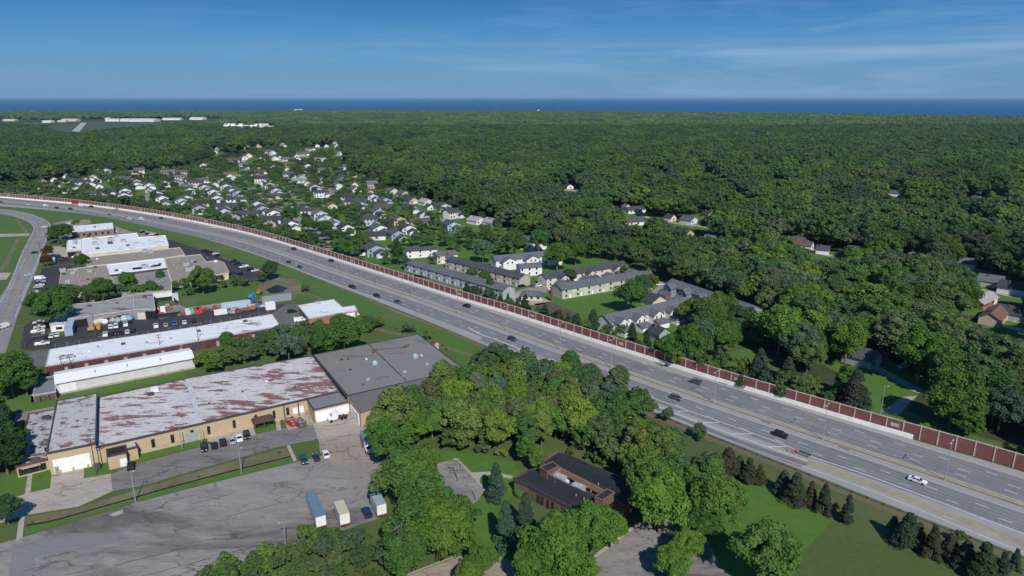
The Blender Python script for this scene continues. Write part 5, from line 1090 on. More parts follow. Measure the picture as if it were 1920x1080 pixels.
def P_car(kind):
    r = empty('car' if kind != 'pickup' else 'pickup_truck', (0,0,0)); b, g = MB(), MB()
    if kind == 'sedan':
        L, w = 4.7, 1.82
        shell(b, [(-2.32,.35),(2.3,.35),(2.36,.62),(2.1,.80),(1.15,.93),(-1.55,.98),(-2.28,.92),(-2.36,.6)], w)
        b.f.append(tuple()); b.f.pop()
        shell(b, [(.42,1.38),(-.95,1.40),(-.95,1.43),(.42,1.42)], w, .42)
        shell(g, [(1.15,.90),(-1.75,.94),(-1.0,1.40),(.40,1.40)], w-.06, .38)
        for x0, x1 in ((.98,.40),(-.28,-.28),(-1.62,-.98)):
            for s in (-1, 1): b.tube((x0, s*.86, .93), (x1, s*.66, 1.41), .05, .05, 5)
    elif kind == 'suv':
        L, w = 4.8, 1.92
        shell(b, [(-2.35,.40),(2.32,.40),(2.38,.80),(2.2,1.0),(1.2,1.10),(-2.3,1.14),(-2.38,.8)], w)
        shell(b, [(.55,1.66),(-1.95,1.68),(-1.95,1.74),(.5,1.72)], w, .22)
        shell(g, [(1.25,1.07),(-2.28,1.10),(-2.05,1.69),(.50,1.69)], w-.06, .2)
        for x0, x1 in ((1.1,.5),(-.2,-.2),(-1.3,-1.3),(-2.2,-2.0)):
            for s in (-1, 1): b.tube((x0, s*.90, 1.08), (x1, s*.73, 1.70), .055, .055, 5)
    elif kind == 'van':
        L, w = 5.6, 2.0
        shell(b, [(-2.8,.45),(2.7,.45),(2.8,.9),(2.45,1.25),(1.75,2.15),(1.5,2.25),(-2.75,2.3),(-2.8,1.2)], w, .06)
        shell(g, [(2.42,1.32),(1.85,2.06),(1.83,2.0),(2.36,1.28)], w-.25, .0)
        for s in (-1, 1): g.box(1.25, s*.945, 1.72, .9, .06, .55)
    else:
        L, w = 5.7, 2.0
        shell(b, [(-2.8,.5),(2.75,.5),(2.85,.95),(2.6,1.12),(1.35,1.2),(-.55,1.2),(-.55,.95),(-2.8,.95)], w)
        for s in (-1, 1): b.box(-1.7, s*.95, 1.12, 2.3, .1, .42)
        b.box(-2.83, 0, 1.05, .1, 1.9, .55); shell(b, [(.7,1.78),(-.35,1.8),(-.35,1.86),(.65,1.84)], w, .14)
        shell(g, [(1.35,1.15),(-.5,1.15),(-.42,1.80),(.62,1.80)], w-.08, .14)
        for x0, x1 in ((1.2,.65),(-.45,-.4),(.3,.25)):
            for s in (-1, 1): b.tube((x0, s*.92, 1.15), (x1, s*.80, 1.8), .06, .06, 5)
    o = b.build('body', M_car, r); g.build('windows', M_glass, r)
    wheels(r, (-L*.30, L*.31), w, .33 if kind == 'sedan' else .39)
    for s in (-1, 1):
        z = .68 if kind == 'sedan' else .88
        MB().box(L/2-.06, s*(w/2-.32), z, .12, .38, .16).build('headlight', M_light, r); MB().box(-L/2+.03, s*(w/2-.28), z+.06, .1, .34, .2).build('tail_light', M_tail, r)
        MB().box(L*.13, s*(w/2+.09), 1.02 if kind == 'sedan' else 1.2, .14, .18, .14).build('mirror', M_tyre, r)
    return r
CP = {k: P_car(k) for k in ('sedan','suv','van','pickup')}; cused = set()
CC = {'white':(.72,.73,.74),'black':(.012,.013,.016),'silver':(.38,.39,.41),'grey':(.10,.105,.115),'dark blue':(.015,.03,.09),'blue':(.03,.09,.22),'red':(.30,.02,.02),'dark teal':(.025,.06,.075),'dark red':(.12,.015,.02)}
def car(px, py, kind, colr, ang, label, group, cat=None, z=.04):
    g = GP(px, py)
    if kind not in cused: r = CP[kind]; cused.add(kind)
    else: r = dup(CP[kind], (0,0,0), 0)
    r.location = (g.x, g.y, z); r.rotation_euler = (0,0,ang); s = random.uniform(.97, 1.03); r.scale = (s,1,1)
    for c in r.children:
        if c.name.startswith('body'): c.color = (*CC[colr], 1)
    tag(r, label, cat or ('van' if kind == 'van' else 'pickup truck' if kind == 'pickup' else 'car'), group); return r
KW = {'sedan':'car','suv':'tall car','van':'van','pickup':'pickup truck'}
def hdir(px, py):
    i = idx_at(px, py); i = max(1, min(N-2, i)); d = MED[i+1]-MED[i-1]; return math.atan2(d.y, d.x)
# far carriageway drives away to the left, near carriageway drives towards the right
farl = [(151,387.5,'van','white'),(171,388.5,'pickup','black'),(218,394,'suv','silver'),(302,410,'sedan','black'),(399,428,'sedan','white'),(551,468,'suv','black'),(621,490.5,'suv','black'),(875,575.5,'suv','black'),(1304,718.5,'suv','grey')]
nearl = [(2.5,380,'sedan','black'),(53,384.5,'sedan','white'),(86,387.2,'van','white'),(107.5,391,'suv','black'),(132.5,392.8,'suv','black'),(205.6,403.5,'sedan','grey'),(238,409,'sedan','silver'),(242,411.5,'sedan','white'),(266,412.5,'van','white'),(542,493,'sedan','black'),(562.5,502,'sedan','black'),(661,540,'pickup','black'),(707,557,'suv','black'),(746,567.5,'sedan','dark teal'),(961,638,'suv','dark teal'),(1268,749,'suv','grey'),(1464,818.5,'suv','black'),(1720,904,'sedan','white')]
for k, (px, py, kd, c) in enumerate(farl): car(px, py, kd, c, hdir(px, py), f'{c} {KW[kd]} in the far lanes beside the wall, {ordw(k)} from the left', 'vehicles driving in the far lanes')
for k, (px, py, kd, c) in enumerate(nearl): car(px, py, kd, c, hdir(px, py)+math.pi, f'{c} {KW[kd]} in the near lanes, {ordw(k)} from the left', 'vehicles driving in the near lanes')
for k, (px, py, kd, c, a) in enumerate(((83.5,426.5,'sedan','white',200),(87,441,'sedan','silver',250),(65,475,'sedan','black',70),(55,517,'sedan','white',72),(5,616,'van','white',250))): car(px, py, kd, c, R(a), f'{c} {KW[kd]} on the curving street, {ordw(k)} from the top', 'vehicles on the curving street')
def prow(items, ang, where, group):
    for k, (px, py, kd, c) in enumerate(items): car(px, py, kd, c, ang+random.uniform(-.03,.03)+(math.pi if random.random() < .3 else 0), f'{c} {KW[kd]} {where}, {ordw(k)} in row', group)
PN = R(117)
prow([(383,843,'suv','black'),(402,838,'sedan','black'),(418,833,'suv','black'),(435.5,829,'sedan','silver'),(449,824.5,'sedan','white'),(463,820,'suv','black')], PN, 'parked in front of the factory', 'cars parked in front of the factory')
car(246,877,'suv','black',PN,'black car parked alone beside the black roofed annex','lone parked cars')
prow([(570,866,'suv','dark teal'),(593,861,'sedan','dark blue'),(611,855,'sedan','white')], PN, 'at the top edge of the big lot', 'cars at the top of the big lot')
car(688,965,'suv','dark blue',PN,'dark blue car between the two grey box trucks','lone parked cars')
prow([(73,606,'sedan','white'),(79,610,'suv','black'),(75,615,'sedan','white'),(73,619,'sedan','silver'),(72,624,'pickup','white'),(73,628,'sedan','silver'),(72,632,'suv','grey')], R(28), 'beside the white workshop office', 'cars beside the workshop office')
prow([(87,633.5,'sedan','black'),(97,632,'sedan','white'),(108,630,'sedan','white')], R(118), 'below the oval lawn of the workshop office', 'cars below the oval lawn')
prow([(189,631.5,'sedan','grey'),(198,630,'pickup','white'),(209,629,'suv','black'),(220,627,'suv','black'),(230,626,'sedan','black'),(239,624,'sedan','white'),(249,622,'suv','black')], R(118), 'along the fence facing the workshop', 'cars in the fence side row')
prow([(293,614,'pickup','white'),(311,611.5,'sedan','silver'),(328,609,'suv','blue'),(346,606.5,'sedan','white'),(364,604,'suv','black')], R(118), 'spaced along the fence right of the workshop', 'cars spaced along the fence')
prow([(208,615,'suv','white'),(218,614,'suv','white'),(236,611,'pickup','white')], R(118), 'in front of the tank yard', 'white trucks before the tank yard')
car(80,647,'pickup','white',R(28),'long white pickup truck parked below the workshop lawn','lone parked cars')
prow([(76,524,'van','white'),(77,529,'sedan','silver'),(74,533,'suv','black'),(75,536,'sedan','white'),(72,540,'sedan','silver')], R(28), 'at the edge of the upper dark lot', 'cars at the edge of the upper dark lot')
prow([(70,549,'sedan','white'),(68,555,'van','white')], R(28), 'at the lower end of the dark lot', 'cars at the lower end of the dark lot')
prow([(146,476,'sedan','silver'),(146,480,'sedan','white'),(144,484,'pickup','white')], R(28), 'beneath the plant office', 'cars beneath the plant office')
prow([(107,484,'van','dark blue'),(113,487,'suv','black'),(118,488,'suv','black')], R(28), 'in the small lot left of the plant', 'cars in the small left lot')
prow([(123,445,'suv','white'),(139,446,'suv','black'),(152,443,'sedan','white'),(166,443,'suv','black'),(180,440,'sedan','black'),(193,439,'sedan','white'),(209,437,'suv','black'),(218,435,'sedan','white')], R(118), 'in front of the brown brick building', 'cars before the brown brick building')
prow([(128,420,'sedan','white'),(131,423,'sedan','silver'),(131,427,'sedan','white')], R(28), 'left of the brown brick building', 'cars left of the brown brick building')
prow([(266,437,'suv','black'),(274,439,'sedan','silver'),(279,440,'suv','black'),(285,441,'suv','white'),(292,443,'suv','black')], R(55), 'above the long white roof', 'cars above the white roof')
prow([(385,472,'suv','black'),(394,475,'suv','black'),(395,478,'sedan','dark red'),(404,477,'sedan','white'),(406,481,'suv','dark blue')], R(50), 'at the bend of the dark lot', 'cars at the bend of the dark lot')
prow([(437,492,'suv','black'),(444,496,'suv','black'),(452,499,'suv','black'),(457,502,'pickup','white'),(467,505,'sedan','dark teal'),(471,507,'suv','black'),(478,509,'sedan','white'),(487,514,'sedan','red')], R(50), 'along the verge edge of the dark lot', 'cars along the verge edge')
prow([(437,514,'suv','dark blue'),(444,516,'sedan','black'),(448,516,'suv','black')], R(50), 'behind the bushes of the dark lot', 'cars behind the bushes')
prow([(548,586,'suv','black'),(559,597,'sedan','grey'),(580,611,'suv','black')], R(28), 'left of the orange brick building', 'cars left of the orange building')
car(562,603,'van','white',R(28),'long white van parked left of the orange brick building','lone parked cars')
car(663,593,'van','white',R(28),'white van at the door of the orange brick building','lone parked cars')
prow([(978,538,'suv','black'),(1002,537.5,'suv','grey'),(1009,537.5,'suv','white'),(1034,543,'sedan','white')], R(35), 'on the lane between the town houses', 'cars between the town houses')
prow([(979,491,'suv','white'),(1134,513,'suv','black'),(1236,535,'sedan','white'),(1205,609,'sedan','black'),(1172,618,'sedan','black'),(1270,597,'sedan','white'),(1280,596,'suv','dark blue')], R(15), 'on a town house drive', 'cars on town house drives')
prow([(664,471,'sedan','white'),(667,468,'sedan','silver'),(681,480,'van','white')], R(28), 'left of the large blue grey house', 'cars left of the blue grey house')
prow([(673,437,'suv','black'),(689,429,'suv','black'),(452,395,'suv','black'),(452,398,'sedan','grey'),(477,415,'suv','dark blue'),(603,432,'sedan','black'),(269,369,'sedan','black'),(632,356,'van','white'),(1857,531,'sedan','white'),(1693,690,'suv','white'),(655,363,'sedan','white'),(530,382,'sedan','red')], R(30), 'on an estate street or drive', 'cars on estate streets')
# lorries
def boxtruck(px, py, ang, Lb, roofc, sidec, label, cab='white', h=3.2, z=0.04, w=2.5):
    g = GP(px, py); r = empty('box_truck', (g.x, g.y, z), ang); tag(r, label, 'truck')
    b = MB().box(-.6,0,.95+h/2-.15,Lb,w,h-.3); o = b.build('cargo_box', M_box, r); o.color = (*sidec,1)
    t = MB().box(-.6,0,.95+h-.28,Lb+.04,w+.04,.12); o = t.build('box_roof', M_box, r); o.color = (*roofc,1)
    MB().box(-.6-Lb/2-.03,0,.95+h/2-.1,.06,w-.2,h-.5).build('rear_door', M_whitep, r)
    x0 = -.6+Lb/2
    c = MB(); shell(c, [(x0+.1,.6),(x0+2.3,.6),(x0+2.4,1.2),(x0+1.5,1.45),(x0+1.1,2.3),(x0+.1,2.35)], 2.1); o = c.build('cab', M_car, r); o.color = (*CC[cab],1)
    gl = MB(); gl.add([(x0+1.50,-.9,1.5),(x0+1.50,.9,1.5),(x0+1.16,.9,2.22),(x0+1.16,-.9,2.22),(x0+1.56,-.9,1.5),(x0+1.56,.9,1.5),(x0+1.22,.9,2.22),(x0+1.22,-.9,2.22)], [(0,1,2,3),(4,7,6,5),(0,4,5,1),(1,5,6,2),(2,6,7,3),(3,7,4,0)]); gl.build('windscreen', M_glass, r)
    MB().box(0,0,.75,Lb+2,.9,.25).build('chassis', M_trim, r); MB().box(-.6-Lb/2+.02,0,.6,.12,w,.25).build('bumper', M_tail, r)
    wheels(r, (x0+1.3, -.6-Lb/2+1.6), 2.3, .48, .35); return r
boxtruck(709,957,PN,6.2,(.30,.34,.38),(.55,.58,.62),'grey roofed box truck beside the dark blue car','dark red')
boxtruck(641,974,PN,6.4,(.50,.46,.33),(.55,.58,.64),'box truck with cream roof between the long trailer and blue car')
boxtruck(688,838,PN+R(175),6.6,(.20,.22,.24),(.30,.34,.38),'grey box truck at the edge of the wood by the drive')
boxtruck(142,383,hdir(142,384)+math.pi,7.5,(.28,.03,.03),(.30,.03,.03),'red lorry in the far lanes against the noise wall','red')
def trailer(px, py, ang, L_, roofc, sidec, label, w=2.55, h=2.9):
    g = GP(px, py); r = empty('semi_trailer', (g.x, g.y, .04), ang); tag(r, label, 'trailer')
    o = MB().box(0,0,1.05+h/2,L_,w,h).build('cargo_box', M_box, r); o.color = (*sidec,1)
    o = MB().box(0,0,1.05+h+.03,L_+.05,w+.05,.1).build('box_roof', M_box, r); o.color = (*roofc,1)
    MB().box(-L_/2-.03,0,1.05+h/2,.06,w-.15,h-.2).build('rear_door', M_whitep, r); MB().box(-L_/2,0,.6,.12,w,.22).build('bumper', M_tail, r)
    MB().box(0,0,.95,L_-.5,1.0,.2).build('chassis', M_trim, r); wheels(r, (-L_/2+1.3,-L_/2+2.6), 2.4, .5, .5)
    for s in (-.8,.8): MB().box(L_/2-2.5,s,.5,.14,.14,.95).build('landing_leg', M_trim, r)
    return r
trailer(593,968,PN,13.2,(.14,.20,.26),(.32,.40,.46),'long blue grey semi trailer on the big parking lot')
g = GP(633,787); r = empty('tractor_unit', (g.x, g.y, .05), ROT_LOT+math.pi); tag(r, 'white tractor unit without trailer in front of the dock doors', 'truck')
c = MB(); shell(c, [(.6,.7),(3.3,.7),(3.4,1.5),(2.4,1.75),(1.9,2.9),(.6,3.3),(.2,3.3),(.2,.9)], 2.3); o = c.build('cab', M_car, r); o.color = (*CC['white'],1)
MB().box(2.22,0,2.3,.12,1.9,.8).build('windscreen', M_glass, r); MB().box(-1.4,0,.85,4.6,1.0,.3).box(-1.8,0,1.1,1.6,1.2,.15).build('chassis', M_trim, r); wheels(r, (2.5,-1.2,-2.5), 2.4, .52, .5)
for s in (-1.0,1.0): MB().tube((.1,s,1.0),(.1,s,3.5),.09,.09).build('exhaust', M_hvac, r)
# workshop yard: containers, tanks, machines
def container(px, py, ang, L_, w, h, c, label, cat='container', open_=False, z0=.05):
    g = GP(px, py); r = empty('container', (g.x, g.y, z0), ang); tag(r, label, cat)
    b = MB(); b.box(0,0,h/2,L_,w,h)
    for i in range(int(L_/.8)): 
        for s in (-1,1): b.box(-L_/2+.4+i*.8, s*(w/2+.03), h/2, .3, .08, h-.3)
    o = b.build('steel_box', M_box, r); o.color = (*c,1); o = MB().box(0,0,h+.04,L_+.1,w+.1,.08).build('lid', M_box, r); o.color = (*[min(1,v*1.15) for v in c],1); return r
container(443,577.5,R(28),14,2.6,3.2,(.42,.50,.58),'long pale blue trailer box in the workshop scrap yard')
container(519,565,R(28),15,2.6,3.2,(.25,.28,.31),'grey blue container with red roof at the right end of the yard')
container(414,589,R(28),6,2.4,2.2,(.72,.72,.72),'white box on the asphalt in front of the scrap yard')
container(353,588,R(118),5,2.4,2.0,(.60,.60,.58),'white container left of the green one in the yard')
container(361,586,R(118),5,2.2,2.0,(.12,.42,.25),'green container between the white and red ones')
container(369,586,R(118),5,2.3,2.0,(.50,.05,.06),'red container right of the green one')
container(375,585,R(118),5,2.3,2.0,(.46,.06,.06),'second red container, at the end of the coloured ones')
container(329,561,R(118),6,3,2.6,(.50,.54,.60),'pale shed box on the grass behind the workshop yard')
container(507,579,R(118),4.5,4.5,3.2,(.70,.71,.72),'white box at the right end of the scrap yard')
container(132,622,R(118),13,3.2,3.6,(.30,.38,.46),'long pale blue trailer beside the open workshop bay')
container(306,585,R(118),3,2.2,2.6,(.74,.74,.76),'white upright cabin in the fenced yard')
container(100,493.5,R(118),5,2.4,3.2,(.60,.64,.60),'pale green truck body in the small left lot')
def machine(px, py, ang, c, label, arm=4.5):
    g = GP(px, py); r = empty('digger', (g.x, g.y, .05), ang); tag(r, label, 'machine')
    o = MB().box(0,0,1.2,2.6,1.9,1.0).box(.3,.3,2.1,1.2,1.2,1.0).build('cab', M_box, r); o.color = (*c,1)
    for s in (-1,1): MB().box(0,s*1.0,.4,3.0,.5,.7,taper=.9).build('track', M_tyre, r)
    m = MB().tube((1.1,0,1.5),(1.1+arm*.5,0,1.5+arm*.6),.22,.18).tube((1.1+arm*.5,0,1.5+arm*.6),(1.1+arm*.8,0,.8),.18,.12).box(1.1+arm*.8,0,.6,.9,.9,.7); o = m.build('boom', M_box, r); o.color = (*c,1)
for px, py, a, c, lab in ((470,571,20,(.05,.13,.28),'blue boom lift at the back of the scrap yard'),(478,568,140,(.06,.16,.30),'second blue lift beside the first at the back'),(492,567,60,(.42,.16,.06),'orange machine between the containers'),(486,552,90,(.40,.15,.06),'orange loader in the rough grass'),(469,560,45,(.05,.25,.50),'small blue machine alone on the lawn'),(474,582,200,(.40,.14,.05),'orange machine near the white car in the yard'),
    (171,621,30,(.45,.30,.06),'yellow forklift left of the tank yard'),(186,618,120,(.45,.30,.07),'yellow forklift in front of the white tanks')): machine(px, py, R(a), c, lab, 2.6)
for k, (px, py, c, rr_) in enumerate(((173,607,M_creamw,2.0),(181,608,M_creamw,1.6),(190,606,M_creamw,2.0),(198,607,M_whitep,1.4),(234,602,mat('pale_green_tank', (.42,.52,.50), .5, .08, 1),1.7),(243,601,mat('pale_blue_tank', (.22,.36,.52), .5, .08, 1),1.7),(222,604,M_hvac,1.4),(212,604,M_hvac,1.4))):
    g = GP(px, py); r = empty('storage_tank', (g.x, g.y, .05)); tag(r, f'upright storage tank in the workshop tank yard, {ordw(sorted([173,181,190,198,234,243,222,212]).index(px))} from the left', 'tank', 'tanks in the tank yard')
    m = MB(); m.tube((0,0,0),(0,0,rr_*1.3),rr_,rr_,16); m.tube((0,0,rr_*1.3),(0,0,rr_*1.7),rr_,rr_*.4,16); m.build('tank', c, r, True); MB().tube((0,0,rr_*1.6),(0,0,rr_*2),.3,.3,8).build('hatch', M_trim, r)
jr = random.Random(11); pal = [(.35,.05,.04),(.55,.52,.45),(.12,.10,.09),(.25,.16,.10),(.06,.14,.26),(.36,.16,.06),(.30,.30,.31),(.45,.40,.30)]
kk = 0
for x0, x1, y0, y1, n in ((385,420,578,586,12),(425,475,580,590,12),(476,500,570,584,14),(284,330,572,592,16),(300,345,588,594,6)):
    for i in range(n):
        t = jr.random(); px = x0+(x1-x0)*t; py = y1-(y1-y0)*(.25+.5*jr.random())-(y1-y0)*.25*t; g = GP(px, py); m = MB()
        for j in range(4): m.box(jr.uniform(-1,1), jr.uniform(-1,1), .4+.3*j*jr.random(), jr.uniform(.8,3.2), jr.uniform(.4,1.4), jr.uniform(.3,.9), jr.uniform(0,3))
        o = m.build('scrap_pile', M_box); o.color = (*jr.choice(pal),1); o.location = (g.x, g.y, .05); kk += 1
        tag(o, 'heap of machine parts among the rusty scrap in the workshop yards', 'scrap', 'scrap heaps in the workshop yards')
# crash cushion and cones at the exit gore
g0_ = GP(1496,850); g1_ = GP(1517,859); d = g1_-g0_; an = math.atan2(d.y, d.x); r = empty('crash_cushion', (g0_.x, g0_.y, .04), an); tag(r, 'dark ribbed crash cushion at the tip of the exit gore', 'crash cushion')
Lc = d.length
MB().box(Lc/2,0,.45,Lc,.9,.7).build('cushion_body', mat('cushion_grey', (.20,.26,.28), .5, .1, 1), r)
for i in range(7): MB().box(.5+i*Lc/7,.25,.85,.55,.5,.3).build('cushion_bay', M_tyre, r)
MB().box(-.1,0,.5,.25,1.0,1.0).build('nose_plate', mat('cushion_orange', (.50,.14,.05), .6, .1, 1), r)
for k, (px, py) in enumerate(((1478,846),(1488,850),(1492,847.5))):
    g = GP(px, py); o = MB().tube((0,0,.05),(0,0,1.15),.30,.12,12).box(0,0,.04,.7,.7,.08).build('traffic_drum', mat('cone_orange', (.55,.13,.05), .6, .1, 1)); o.location = (g.x, g.y, .04); tag(o, f'orange traffic drum at the exit gore, {ordw(k)} from the left', 'traffic drum', 'orange drums at the gore')
# fence of thin posts between the workshop yard and the white roof
r = empty('chain_fence', GP(95,652)); tag(r, 'thin post and wire fence between the dark yard and the white roofed building', 'fence')
fp = [GP(*q) for q in ((104,652),(200,640),(300,624),(400,607),(470,596),(512,589))]; fr = resample([p.xy for p in fp], 4.5)
for p in fr: m = MW(); m.tube((p.x,p.y,0),(p.x,p.y,1.9),.07,.07,5); m.build('post', M_walk, r)
m = MW(); m.world = True
for a, b in zip(fr[:-1], fr[1:]):
    for z in (.3,1.0,1.8): m.tube((a.x,a.y,z),(b.x,b.y,z),.02,.02,4,False)
m.build('wire', M_hvac, r)
r = empty('green_fence', GP(310,597)); tag(r, 'dark green screen fence around the workshop yards', 'fence')
for A_, B_ in (((222,614),(249,607)),((280,599),(340,591)),((293,566),(325,562)),((325,562),(333,572)),((293,566),(296,590))):
    a, b = GP(*A_), GP(*B_); mm = (a+b)/2; dd = b-a; m = MW(); m.box(mm.x, mm.y, 1.05, dd.length, .1, 2.1, math.atan2(dd.y, dd.x)); m.build('panel', mat('dark_green', (.014,.028,.022), .7, .1, 1), r)
# ------------------------------------------------------------------ trees
def leaf_mat(name, pal, dark=1.0, rough=.75):
    """leaves: kind colour picked per tree, plus leaf to leaf variation held in the mesh"""
    m = bpy.data.materials.new(name); m.use_nodes = True; n = m.node_tree.nodes; l = m.node_tree.links; n.clear()
    out = n.new('ShaderNodeOutputMaterial'); p = n.new('ShaderNodeBsdfPrincipled'); p.inputs['Roughness'].default_value = rough; p.inputs['Specular IOR Level'].default_value = .22
    oi = n.new('ShaderNodeObjectInfo'); cr = n.new('ShaderNodeValToRGB'); cr.color_ramp.interpolation = 'CONSTANT'
    for i, c in enumerate(pal):
        e = cr.color_ramp.elements[i] if i < 2 else cr.color_ramp.elements.new(i/len(pal)); e.position = i/len(pal); e.color = (*c, 1)
    l.new(oi.outputs['Random'], cr.inputs[0])
    at = n.new('ShaderNodeAttribute'); at.attribute_name = 'tone'
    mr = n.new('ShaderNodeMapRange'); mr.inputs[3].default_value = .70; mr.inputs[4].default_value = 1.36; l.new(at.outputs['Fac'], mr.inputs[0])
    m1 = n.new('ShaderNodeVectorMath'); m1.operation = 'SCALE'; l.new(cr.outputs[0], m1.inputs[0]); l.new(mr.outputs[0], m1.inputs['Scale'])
    m2 = n.new('ShaderNodeMix'); m2.data_type = 'RGBA'; m2.blend_type = 'MULTIPLY'; m2.inputs[0].default_value = 1; l.new(m1.outputs[0], m2.inputs[6]); l.new(oi.outputs['Color'], m2.inputs[7])
    nz = n.new('ShaderNodeTexNoise'); nz.inputs['Scale'].default_value = .0085; nz.inputs['Detail'].default_value = 3; l.new(oi.outputs['Location'], nz.inputs['Vector'])
    m4 = n.new('ShaderNodeMapRange'); m4.inputs[1].default_value = .32; m4.inputs[2].default_value = .68; m4.inputs[3].default_value = .96; m4.inputs[4].default_value = 1.60; l.new(nz.outputs['Fac'], m4.inputs[0])
    m5 = n.new('ShaderNodeVectorMath'); m5.operation = 'SCALE'; l.new(m2.outputs[2], m5.inputs[0]); l.new(m4.outputs[0], m5.inputs['Scale'])
    l.new(m5.outputs[0], p.inputs['Base Color'])
    tr = n.new('ShaderNodeBsdfTranslucent'); l.new(m5.outputs[0], tr.inputs[0]); mx = n.new('ShaderNodeMixShader'); mx.inputs[0].default_value = .34
    l.new(p.outputs[0], mx.inputs[1]); l.new(tr.outputs[0], mx.inputs[2]); l.new(mx.outputs[0], out.inputs[0]); MATS[name] = m; return m
PAL = [(.072,.132,.026),(.055,.112,.026),(.086,.142,.026),(.050,.094,.034),(.062,.114,.036),(.100,.156,.028),(.060,.102,.048),(.080,.120,.040),(.056,.110,.028),(.088,.122,.046),(.078,.104,.054)]
M_leaf = leaf_mat('foliage', PAL); M_leaf1 = leaf_mat('foliage_keyed', [(.074,.136,.026),(.066,.124,.026)])
M_needle = leaf_mat('needles', [(.040,.070,.032),(.052,.068,.032),(.044,.074,.042)])
M_bark = mat('bark', (.16,.13,.10), .95, .2, 1.5); M_core = mat('crown_inside', (.012,.020,.008), 1, .1, 1)
def icos(n=1):
    bm = bmesh.new(); bmesh.ops.create_icosphere(bm, subdivisions=n, radius=1); v = np.array([x.co[:] for x in bm.verts]); f = [[q.index for q in x.verts] for x in bm.faces]; bm.free(); return v, np.array(f)
ICO1, ICF1 = icos(1); ICO2, ICF2 = icos(2)
def mesh_np(name, V, F, tone, mats, midx=None):
    me = bpy.data.meshes.new(name); nf, k = len(F), F.shape[1]
    me.vertices.add(len(V)); me.vertices.foreach_set('co', V.astype(np.float32).ravel())
    me.loops.add(nf*k); me.loops.foreach_set('vertex_index', F.astype(np.int32).ravel())
    me.polygons.add(nf); me.polygons.foreach_set('loop_start', np.arange(0, nf*k, k, dtype=np.int32)); me.polygons.foreach_set('loop_total', np.full(nf, k, dtype=np.int32))
    if midx is not None: me.polygons.foreach_set('material_index', midx.astype(np.int32))
    me.update(calc_edges=True); a = me.attributes.new('tone', 'FLOAT', 'POINT'); a.data.foreach_set('value', tone.astype(np.float32))
    for m in mats: me.materials.append(m)
    return me
def crown_mesh(name, seed, Rr, Hc, zc, nb, nl, ls, m, shape='round', core=True, flat=.85):
    """leaf clumps on boughs spread through an uneven crown; returns a mesh of many small quads"""
    g = np.random.default_rng(seed); V = []; Fq = []; T = []; nv = 0
    cs = []
    for i in range(nb):
        while True:
            d = g.normal(size=3); d /= np.linalg.norm(d)
            if d[2] > -.55: break
        rr = .50+.42*g.random()**.7
        if shape == 'cone':
            t = g.random()**.8; a = g.random()*6.283; q = (1-t)*.92+.06
            c = np.array([math.cos(a)*Rr*q*.72, math.sin(a)*Rr*q*.72, zc-Hc*.5+t*Hc]); br = Rr*(.16+.30*q)
        elif shape == 'tall':
            c = np.array([d[0]*Rr*rr*.8, d[1]*Rr*rr*.8, zc+d[2]*Hc*.5*rr*1.05]); br = Rr*(.24+.14*g.random())
        else:
            lump = 1+.22*math.sin(3*math.atan2(d[1], d[0])+seed)+.1*g.normal(); c = np.array([d[0]*Rr*rr*lump, d[1]*Rr*rr*lump, zc+d[2]*Hc*.5*rr]); br = Rr*(.19+.18*g.random())
        cs.append((c, br, g.random()))
    for c, br, tn in cs:
        n = int(nl*(.7+.6*g.random())); d = g.normal(size=(n,3)); d /= np.linalg.norm(d, axis=1)[:,None]; d[:,2] = np.where(d[:,2] < -.35, -d[:,2], d[:,2])
        rad = br*(.72+.36*g.random(n)); P = c+d*rad[:,None]*np.array([1,1,flat])
        nn = d*.75+np.array([0,0,.45])+g.normal(size=(n,3))*.42; nn /= np.linalg.norm(nn, axis=1)[:,None]
        up = g.normal(size=(n,3)); u = np.cross(nn, up); u /= np.linalg.norm(u, axis=1)[:,None]; w = np.cross(nn, u)
        s = ls*(.6+.8*g.random(n))[:,None]; A = P-u*s-w*s*.7; B = P+u*s-w*s*.7; C_ = P+u*s*.8+w*s*.8; D = P-u*s*.8+w*s*.8
        V.append(np.stack([A,B,C_,D], 1).reshape(-1,3)); Fq.append(nv+np.arange(n*4).reshape(n,4)); nv += 4*n
        T.append(np.repeat(np.clip(.5*tn+.5*g.random(n), 0, 1), 4))
    V = np.concatenate(V); Fq = np.concatenate(Fq); T = np.concatenate(T); mi = np.zeros(len(Fq))
    if core:  # darker inner blobs, added to block light passing through the crown
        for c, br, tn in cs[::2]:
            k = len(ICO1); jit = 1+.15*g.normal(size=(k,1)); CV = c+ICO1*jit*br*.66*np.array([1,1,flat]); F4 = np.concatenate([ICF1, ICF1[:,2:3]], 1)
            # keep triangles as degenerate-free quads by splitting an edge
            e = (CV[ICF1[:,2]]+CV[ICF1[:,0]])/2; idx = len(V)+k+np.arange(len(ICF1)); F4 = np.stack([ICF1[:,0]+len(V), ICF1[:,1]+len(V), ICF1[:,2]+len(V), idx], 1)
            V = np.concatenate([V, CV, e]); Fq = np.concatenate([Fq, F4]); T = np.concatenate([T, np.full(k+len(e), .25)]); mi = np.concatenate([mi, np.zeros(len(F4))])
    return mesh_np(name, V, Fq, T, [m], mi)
def trunk_mb(h, r, seed, zc, lean=.0):
    g = random.Random(seed); m = MB(); p = Vector((0,0,-.1)); top = Vector((lean*h, .2, h*.62)); m.tube(p, top, r, r*.45, 8)
    for i in range(6):
        a = g.uniform(0, 6.28); t = g.uniform(.35,.95); s = p.lerp(top, t); e = s+Vector((math.cos(a)*h*.22, math.sin(a)*h*.22, h*.2)); m.tube(s, e, r*.35, r*.12, 5)
    return m
PROTO = {}
